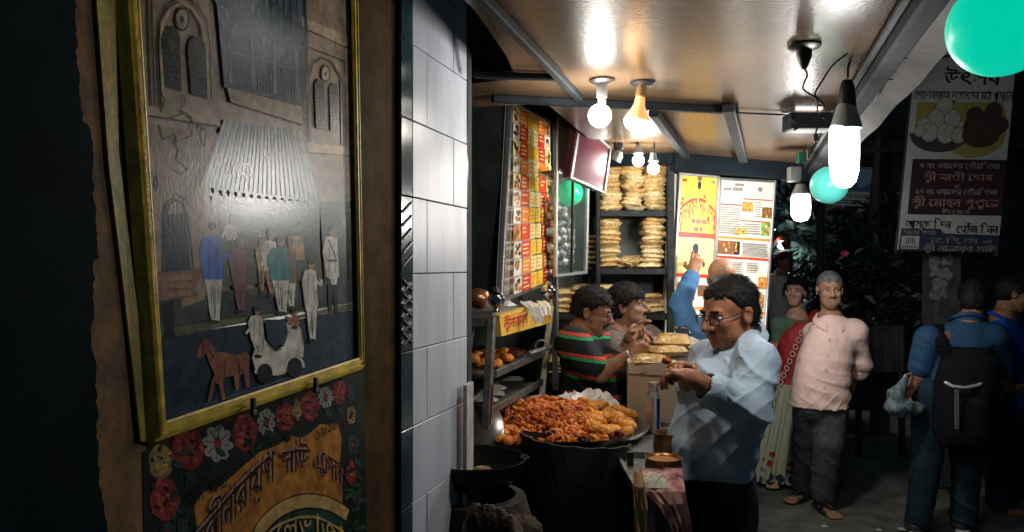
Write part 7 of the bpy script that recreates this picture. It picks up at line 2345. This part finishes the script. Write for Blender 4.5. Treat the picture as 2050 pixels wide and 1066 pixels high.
# ------------------------------------------------------------------ across the street: banner, pole, trees, stalls
b_wht = pr('banner_white', (.25, .265, .25), .55, var=.15)
b_ink = pr('banner_ink', (.02, .022, .03), .5)
b_brn = pr('banner_brown', (.022, .011, .014), .5)
b_yel = pr('banner_yellow', (.17, .145, .04), .5)
b_nvy = pr('banner_navy', (.018, .024, .045), .5)
b_txt = pr('banner_pale_text', (.30, .28, .27), .5)
b_bwl = pr('banner_bowl', (.030, .025, .025), .5)
b_swt = pr('banner_sweet', (.22, .22, .20), .5, var=.2)
b_sw2 = pr('banner_dark_sweet', (.035, .02, .016), .5, var=.5)
b_pk = pr('banner_pink_text', (.36, .21, .18), .5)
DBN = 5.2
qb = Quad(P(1840, 40, DBN), P(2042, 40, DBN), P(1998, 504, DBN), P(1796, 500, DBN))
vb = lambda py: (py - 40) / 462.
t = thing('street_banner', qb.at(.5, 1), 'tall printed street banner with a bowl of round white sweets and lettering', 'banner')
mb = MB(); qb.slab(mb, .012, b_wht, 0); mb.build('panel', parent=t)
mb = MB()
mb.tube([qb.at(0, 0, -.012), qb.at(0, 1.02, -.012)], .011, m_steel2, 8); mb.tube([qb.at(1, 0, -.012), qb.at(1, 1.02, -.012)], .011, m_steel2, 8)
mb.tube([qb.at(0, 0, -.012), qb.at(1, 0, -.012)], .011, m_steel2, 8); mb.tube([qb.at(0, 1, -.012), qb.at(1, 1, -.012)], .011, m_steel2, 8)
mb.build('frame', parent=t, smooth=True)
mb = MB()
T = lambda s, u0, u1, py0, h, m, c=0.: qb.text(mb, s, u0, vb(py0 + h * .12), u1, h * .72 / 462., m, .001, c)
qb.poly(mb, [(.5 + .44 * math.cos(math.pi * (1 - i / 16)), vb(136) - .06 * math.sin(math.pi * i / 16)) for i in range(17)] + [(.5 + .42 * math.cos(math.pi * (i / 16)), vb(136) - .05 * math.sin(math.pi * i / 16)) for i in range(17)], b_ink, .001)
T('মিষ্টি'.replace('মিষ্টি', 'িমিষ{ট}'), .36, .72, 84, 34, b_ink)
T('উৎসব', .30, .86, 142, 34, b_ink)
T('েশাভাবাজার দুেগ[´]াৎসব মাঠ প{র}াঙ{গ}েন', .03, 1.0, 182, 22, b_ink)
qb.poly(mb, [(.06, vb(205)), (.98, vb(205)), (.98, vb(280)), (.90, vb(300)), (.78, vb(312)), (.60, vb(318)), (.06, vb(270))], b_yel, .001)
qb.poly(mb, [(.90, vb(200)), (1, vb(200)), (1, vb(322)), (.80, vb(314)), (.94, vb(292)), (.97, vb(262)), (.95, vb(232))], b_wht, .001)
def bl(px, py, rx, ry, m, n=18, a0=0, a1=360):
    u = (px - 1822 + (py - 200) * .095) / 202.
    qb.poly(mb, [(u + rx / 202. * math.cos(math.radians(a0 + (a1 - a0) * i / n)), vb(py) + ry / 462. * math.sin(math.radians(a0 + (a1 - a0) * i / n))) for i in range(n)], m, .001)
bl(1878, 268, 60, 38, b_bwl, 20, -10, 190)
for (x, y, r) in ((1888, 214, 17), (1870, 240, 17), (1904, 238, 16), (1846, 252, 14), (1926, 256, 12), (1858, 266, 17), (1890, 268, 18), (1916, 272, 14), (1838, 264, 10)):
    bl(x, y, r + 1.2, r * 1.12 + 1.2, b_bwl); bl(x, y, r, r * 1.12, b_swt)
for (x, y, rx, ry) in ((1966, 254, 42, 30), (1960, 270, 38, 26), (1948, 232, 18, 18), (1985, 226, 18, 22), (1975, 244, 16, 12), (2000, 250, 16, 16)):
    bl(x, y, rx, ry, b_sw2)
for (x, y, rx, ry) in ((1962, 240, 14, 7), (1990, 240, 8, 9), (1950, 258, 12, 5)): bl(x, y, rx, ry, b_bwl)
qb.rect(mb, .065, vb(320), .995, vb(431), b_brn, .001)
T('৭ নং ওয়ােড[´]র েপৗরিপতা', .14, .93, 327, 13, b_txt)
T('শ{র}ী বাপী েঘাষ', .19, .87, 348, 17, b_pk)
T('ও', .50, .55, 369, 11, b_txt)
T('১৭ নং ওয়ােড[´]র েপৗরিপতা', .12, .93, 379, 13, b_txt)
T('শ{র}ী েমাহন গুপ{ত}ের', .10, .95, 398, 19, b_pk)
T('উেদ{য}ােগ', .40, .68, 420, 11, b_txt)
T('আসেছ িদন', .05, .50, 442, 20, b_ink); T('েখাঁজ িনন', .56, .97, 450, 20, b_ink)
qb.poly(mb, [(.02, vb(459)), (.40, vb(459)), (.44, vb(468)), (.99, vb(470)), (.99, vb(503)), (.01, vb(503))], b_nvy, .001)
T('সহেযািগতায়', .04, .36, 462, 11, b_txt)
T('েক, িস, দাস', .32, .78, 476, 14, b_txt); T('এবং', .83, .93, 479, 8, b_txt)
T('ল{ক}ী নারায়ণ সাউ', .25, .97, 492, 14, b_txt)
qb.rect(mb, .03, vb(474), .205, vb(500), b_wht, .001)
for (u, a, b) in ((.075, 478, 490), (.095, 477, 492), (.115, 478, 490), (.135, 476, 489), (.155, 480, 491)): qb.rect(mb, u, vb(a), u + .009, vb(b), b_brn, .001)
for k in range(7): qb.rect(mb, .045 + k * .021, vb(494), .058 + k * .021, vb(498), b_ink, .001)
mb.build('print', parent=t)

# concrete pole with torn posters
m_conc = M('stained_concrete', (.035, .038, .04), .85, var=.5, vs=9, bump=.4, bs=30)
t = thing('concrete_pole', P(1885, CY, 5.6) - UP * P(1885, CY, 5.6).z, 'square concrete pole with scraps of torn posters behind the backpack man', 'pole')
pc = P(1885, CY, 5.6)
mb = MB(); mb.box(Vector((pc.x, 5.6, 2)), Vector((.10, 0, 0)), Vector((0, .10, 0)), UP * 2, m_conc, .02); mb.build('shaft', parent=t)
mb = MB()
m_scrap = M('torn_poster_paper', (.20, .215, .22), .8, rgb2=(.035, .04, .042), vs=34, detail=6)
for k in range(7):
    cx, cy = RND.uniform(1866, 1904), 516 + 13 * k + RND.uniform(-6, 6)
    pts = []
    for i in range(14):
        a = 6.2832 * i / 14
        r = RND.uniform(.6, 1.2)
        px = min(max(cx + 17 * r * math.cos(a), 1861), 1908)
        pts.append(P(px, cy + 13 * r * math.sin(a), 5.497 - .0008 * k))
    mb.face(pts, m_scrap)
mb.build('torn_poster', parent=t)
# dark building across the street
m_far = M('dark_facade', (.020, .030, .034), .7, var=.4, vs=1.2)
m_shut = M('dark_shutter', (.028, .042, .046), .5, var=.3, vs=3)
t = thing('building', Vector((5.2, 8.6, 0)), 'dark building with shuttered windows across the street, behind the backpack man', 'building')
mb = MB(); mb.box(Vector((6.6, 9.2, 3)), Vector((2.9, 0, 0)), Vector((0, .6, 0)), UP * 3, m_far); mb.build('wall', parent=t)
for cx in (4.75, 6.0, 7.3):
    mb = MB()
    for k in range(22): mb.box(Vector((cx, 8.585, .2 + .11 * k)), Vector((.5, 0, 0)), Vector((0, .015, 0)), UP * .046, m_shut)
    mb.box(Vector((cx - .54, 8.58, 1.3)), Vector((.03, 0, 0)), Vector((0, .03, 0)), UP * 1.3, m_conc); mb.box(Vector((cx + .54, 8.58, 1.3)), Vector((.03, 0, 0)), Vector((0, .03, 0)), UP * 1.3, m_conc)
    mb.build('shutter', parent=t)
mb = MB(); mb.box(Vector((6.6, 8.5, 2.9)), Vector((2.9, 0, 0)), Vector((0, .3, 0)), UP * .05, m_far, .01); mb.build('ledge', parent=t)
mb = MB()
mb.tube([P(1900, 470, 5.9), P(1960, 476, 6.2), P(2010, 470, 6.6), P(2080, 462, 7.)], .02, m_black, 8)
mb.tube([P(1700, 440, 7.0), P(1760, 462, 6.6), P(1830, 474, 6.2), P(1900, 470, 5.9)], .018, m_black, 8)
tag(mb.build('street_cable', smooth=True), 'thick black cable slung between the poles beside the banner', 'cable')
# corrugated sheet
m_cor = M('corrugated_sheet', (.075, .078, .080), .5, metal=.4, var=.4, vs=6)
mb = MB()
D9 = 6.4
n = 60
for i in range(n):
    x0, x1 = P(1722, 0, D9).x + .36 * i / n, P(1722, 0, D9).x + .36 * (i + 1) / n
    y = lambda k: D9 + .018 * math.sin(k / n * 6.2832 * 8)
    mb.face([(x0, y(i), zpx(746, D9)), (x1, y(i + 1), zpx(746, D9)), (x1, y(i + 1), zpx(655, D9) + .03 * i / n), (x0, y(i), zpx(660, D9) + .02 * i / n)], m_cor)
mb.bar(Vector((P(1722, 0, D9).x, D9 + .03, 0)), Vector((P(1722, 0, D9).x, D9 + .03, zpx(660, D9))), .04, .04, m_conc); mb.bar(Vector((P(1722, 0, D9).x + .36, D9 + .03, 0)), Vector((P(1722, 0, D9).x + .36, D9 + .03, zpx(655, D9))), .04, .04, m_conc)
tag(mb.build('corrugated_fence', smooth='all'), 'corrugated metal sheet standing behind the man in the pale pink shirt', 'fence')
# trees and shrubs
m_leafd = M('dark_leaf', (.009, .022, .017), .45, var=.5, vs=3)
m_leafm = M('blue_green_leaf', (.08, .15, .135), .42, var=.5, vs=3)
m_bark = M('bark', (.05, .042, .035), .9, var=.4)
def leaves(mb, c, rad, n, size, m, seed, sc=(1, 1, 1)):
    r = random.Random(seed)
    for _ in range(n):
        while True:
            q = Vector((r.uniform(-1, 1), r.uniform(-1, 1), r.uniform(-1, 1)))
            if .25 < q.length < 1: break
        p = Vector(c) + Vector((q.x * rad * sc[0], q.y * rad * sc[1], q.z * rad * sc[2]))
        d = Vector((r.gauss(0, 1), r.gauss(0, 1), r.gauss(-.4, .8))).normalized()
        u = d.orthogonal().normalized(); u = (u * math.cos(1) + d.cross(u) * r.uniform(-1, 1)).normalized()
        l, w = size * r.uniform(.7, 1.4), size * r.uniform(.25, .45)
        k = d.cross(u) * l * .12
        mb.mesh([p, p + d * l * .4 + u * w - k, p + d * l, p + d * l * .4 - u * w - k, p + d * l * .5], [(0, 1, 4), (1, 2, 4), (2, 3, 4), (3, 0, 4)], m)
def tree(name, x, y, h, clumps, m, label, size, seed, cat='tree', trunk=.09, n=260):
    t = thing(name, Vector((x, y, 0)), label, cat)
    r = random.Random(seed)
    mb = MB()
    mb.tube([Vector((x, y, 0)), Vector((x + .05, y, h * .35)), Vector((x - .03, y + .05, h * .62)), Vector((x, y, h * .85))], [trunk, trunk * .8, trunk * .6, trunk * .25], m_bark, 10)
    for (cx, cy, cz, rd) in clumps[:6]:
        mb.tube([Vector((x, y, h * .5)), Vector(((x + cx) / 2, (y + cy) / 2, (h * .5 + cz) / 2 + .1)), Vector((cx, cy, cz))], [trunk * .5, trunk * .35, .01], m_bark, 6)
    mb.build('trunk', parent=t, smooth=True)
    mb = MB()
    for k, (cx, cy, cz, rd) in enumerate(clumps): leaves(mb, (cx, cy, cz), rd, int(n * (rd / .5) ** 1.5), size, m, seed + k, (1, .8, .8))
    mb.build('crown', parent=t)
px = lambda a, d: (a - CX) / F * d
tree('street_tree', px(1760, 7.4), 7.4, 3.4, [(px(a, 7.4) , 7.4 + b, zpx(c, 7.4), r_) for a, c, r_, b in ((1700, 520, .40, -.2), (1770, 500, .5, 0), (1830, 540, .5, .1), (1720, 600, .45, .1), (1790, 610, .5, -.1), (1840, 640, .4, 0), (1700, 680, .35, .1), (1760, 690, .5, .1), (1650, 560, .25, .3), (1740, 450, .35, .2), (1810, 440, .4, .2))], m_leafd, 'dark bushy tree filling the space between the teal globe and the banner', .10, 3, n=330)
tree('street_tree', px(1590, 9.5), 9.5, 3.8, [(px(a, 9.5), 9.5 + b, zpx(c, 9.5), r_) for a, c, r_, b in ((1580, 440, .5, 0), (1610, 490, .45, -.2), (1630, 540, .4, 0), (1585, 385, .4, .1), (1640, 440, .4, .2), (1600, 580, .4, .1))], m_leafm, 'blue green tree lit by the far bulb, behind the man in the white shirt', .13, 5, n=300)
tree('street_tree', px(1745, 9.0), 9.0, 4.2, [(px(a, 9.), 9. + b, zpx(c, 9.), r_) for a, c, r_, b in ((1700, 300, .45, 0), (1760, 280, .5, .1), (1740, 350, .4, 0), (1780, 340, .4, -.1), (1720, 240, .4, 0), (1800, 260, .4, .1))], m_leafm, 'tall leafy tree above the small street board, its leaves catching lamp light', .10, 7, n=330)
t = thing('flower', P(1690, 508, 6.9), 'single bright pink flower among the dark leaves', 'flower')
m_pink = M('pink_petal', (.75, .05, .26), .5, var=.2)
mb = MB()
fc = P(1690, 508, 6.9)
for k in range(6):
    a = 6.2832 * k / 6
    d_ = Vector((math.cos(a), -.35, math.sin(a) * .8)); w_ = Vector((-math.sin(a), 0, math.cos(a))) * .022
    mb.face([fc, fc + d_ * .022 + w_ * .7, fc + d_ * .044, fc + d_ * .022 - w_ * .7], m_pink)
mb.build('petals', parent=t)
mb = MB(); mb.tube([fc, fc + Vector((.05, .1, -.06)), fc + Vector((.14, .3, -.05))], .005, m_leafd, 5); mb.build('stem', parent=t)
# light points far away
for k, (a, b, d_, s_, col, lb_) in enumerate(((1680, 441, 12., .035, (1, .72, .4), 'far warm lamp glowing beyond the pole left of the dark tree'), (1553, 461, 12., .020, (.9, .95, 1), 'tiny white light above the orange awning'), (1565, 491, 8.8, .05, (.95, .97, 1), 'bright white light under the orange awning'),
                                      (1745, 447, 11., .03, (.85, .95, 1), 'white light glinting through leaves left of the banner'), (1770, 436, 11., .018, (.85, .95, 1), 'small white light higher in the leaves near the banner'), (1576, 470, 12., .016, (.8, .9, 1), 'faint pale light right of the orange awning'), (1709, 526, 11., .015, (.9, .95, 1), 'tiny light low in the dark tree under the pink flower'))):
    mb = MB(); mb.ball(P(a, b, d_), s_, glow('far_glow_%d' % k, col, 220. if k == 2 else 8.), 10, 7)
    tag(mb.build('far_lamp', smooth='all'), lb_, 'lamp', 'far lights down the street')
# small street board, pillars
qs = Quad(P(1655, 330, 7.6), P(1752, 336, 7.6), P(1744, 414, 7.6), P(1662, 412, 7.6))
t = thing('street_board', qs.at(.5, 1), 'small street board with a blue picture and HATIBAGAN lettering behind the teal globe', 'sign')
mb = MB(); qs.slab(mb, .03, b_wht, 0); mb.build('panel', parent=t)
mb = MB()
sb_b, sb_c, sb_g = pr('board_blue', (.05, .14, .32)), pr('board_sky', (.20, .36, .50)), pr('board_white', (.5, .52, .52))
qs.rect(mb, .02, .02, .98, .62, sb_b, .001); qs.poly(mb, [(.5, .05), (.95, .05), (.95, .4), (.7, .55)], sb_c, .001); qs.poly(mb, [(.1, .3), (.4, .2), (.5, .58), (.1, .58)], sb_c, .001)
qs.rect(mb, .02, .64, .98, .98, sb_g, .001)
qs.text(mb, 'HATIBAGAN', .40, .70, .92, .10, b_ink, .001)
for k in range(2): qs.rect(mb, .1, .85 + .06 * k, .92, .875 + .06 * k, b_ink, .001)
mb.build('print', parent=t)
mb = MB(); mb.box(Vector((px(1660, 7.9), 7.9, 1.75)), Vector((.07, 0, 0)), Vector((0, .07, 0)), UP * 1.75, M('mottled_grey_pillar', (.16, .17, .17), .8, var=.6, vs=40), .01)
tag(mb.build('pillar'), 'mottled grey pillar carrying the small street board', 'pillar')
mb = MB(); mb.tube([Vector((px(1642, 7.3), 7.3, 0)), Vector((px(1642, 7.3), 7.3, 3.2))], .035, m_steel2, 10)
tag(mb.build('street_pole', smooth=True), 'thin grey steel pole left of the mottled pillar', 'pole')
# orange awning far off
m_or = M('orange_tarpaulin', (.42, .10, .045), .6, var=.25, bump=.4, bs=10)
t = thing('stall_awning', P(1560, 480, 8.8), 'sagging orange tarpaulin awning far down the street', 'awning')
mb = MB()
n = 12
g2 = [[P(1535 + 48 * i / n, 462 + 30 * (j / n) + 14 * (2 * i / n - 1) ** 2, 8.5 + 1.0 * (1 - j / n)) + Vector((0, 0, .03 * math.sin(i * 1.3 + j))) for j in range(n + 1)] for i in range(n + 1)]
for i in range(n):
    for j in range(n): mb.face([g2[i][j], g2[i + 1][j], g2[i + 1][j + 1], g2[i][j + 1]], m_or)
mb.build('sheet', parent=t, smooth='all')
for i in (0, n):
    mb = MB(); a = g2[i][n]; mb.tube([Vector((a.x, a.y, 0)), a], .02, m_bark, 6); mb.build('pole', parent=t)
# dark stall behind the posters, far street wall
mb = MB(); mb.box(Vector((px(1530, 8.2), 9.2, 1.2)), Vector((.16, 0, 0)), Vector((0, .3, 0)), UP * 1.2, m_far, .02)
tag(mb.build('stall_box'), 'dark stall box beside the man in the white shirt down the street', 'stall')
mb = MB(); mb.box(Vector((3.0, 15.5, 3.0)), Vector((9, 0, 0)), Vector((0, .3, 0)), UP * 3, m_far)
tag(mb.build('wall'), 'dark house wall closing the far end of the street', 'wall')
# litter on the ground
m_lit = M('pale_litter', (.35, .35, .33), .7)
for k, (a, b, s_) in enumerate(((1650, 1054, .02), (1760, 1062, .016), (1805, 1060, .02))):
    g_ = Hp(a, b, .014)
    tag(crumple(g_.x, g_.y, .012, s_, s_, .012, 80 + k, m_lit, 4, 'litter'), ('scrap of pale litter on the asphalt before the sandal', 'tiny pale scrap on the asphalt left of the backpack man', 'pale scrap on the asphalt at the feet of the backpack man')[k], 'litter')
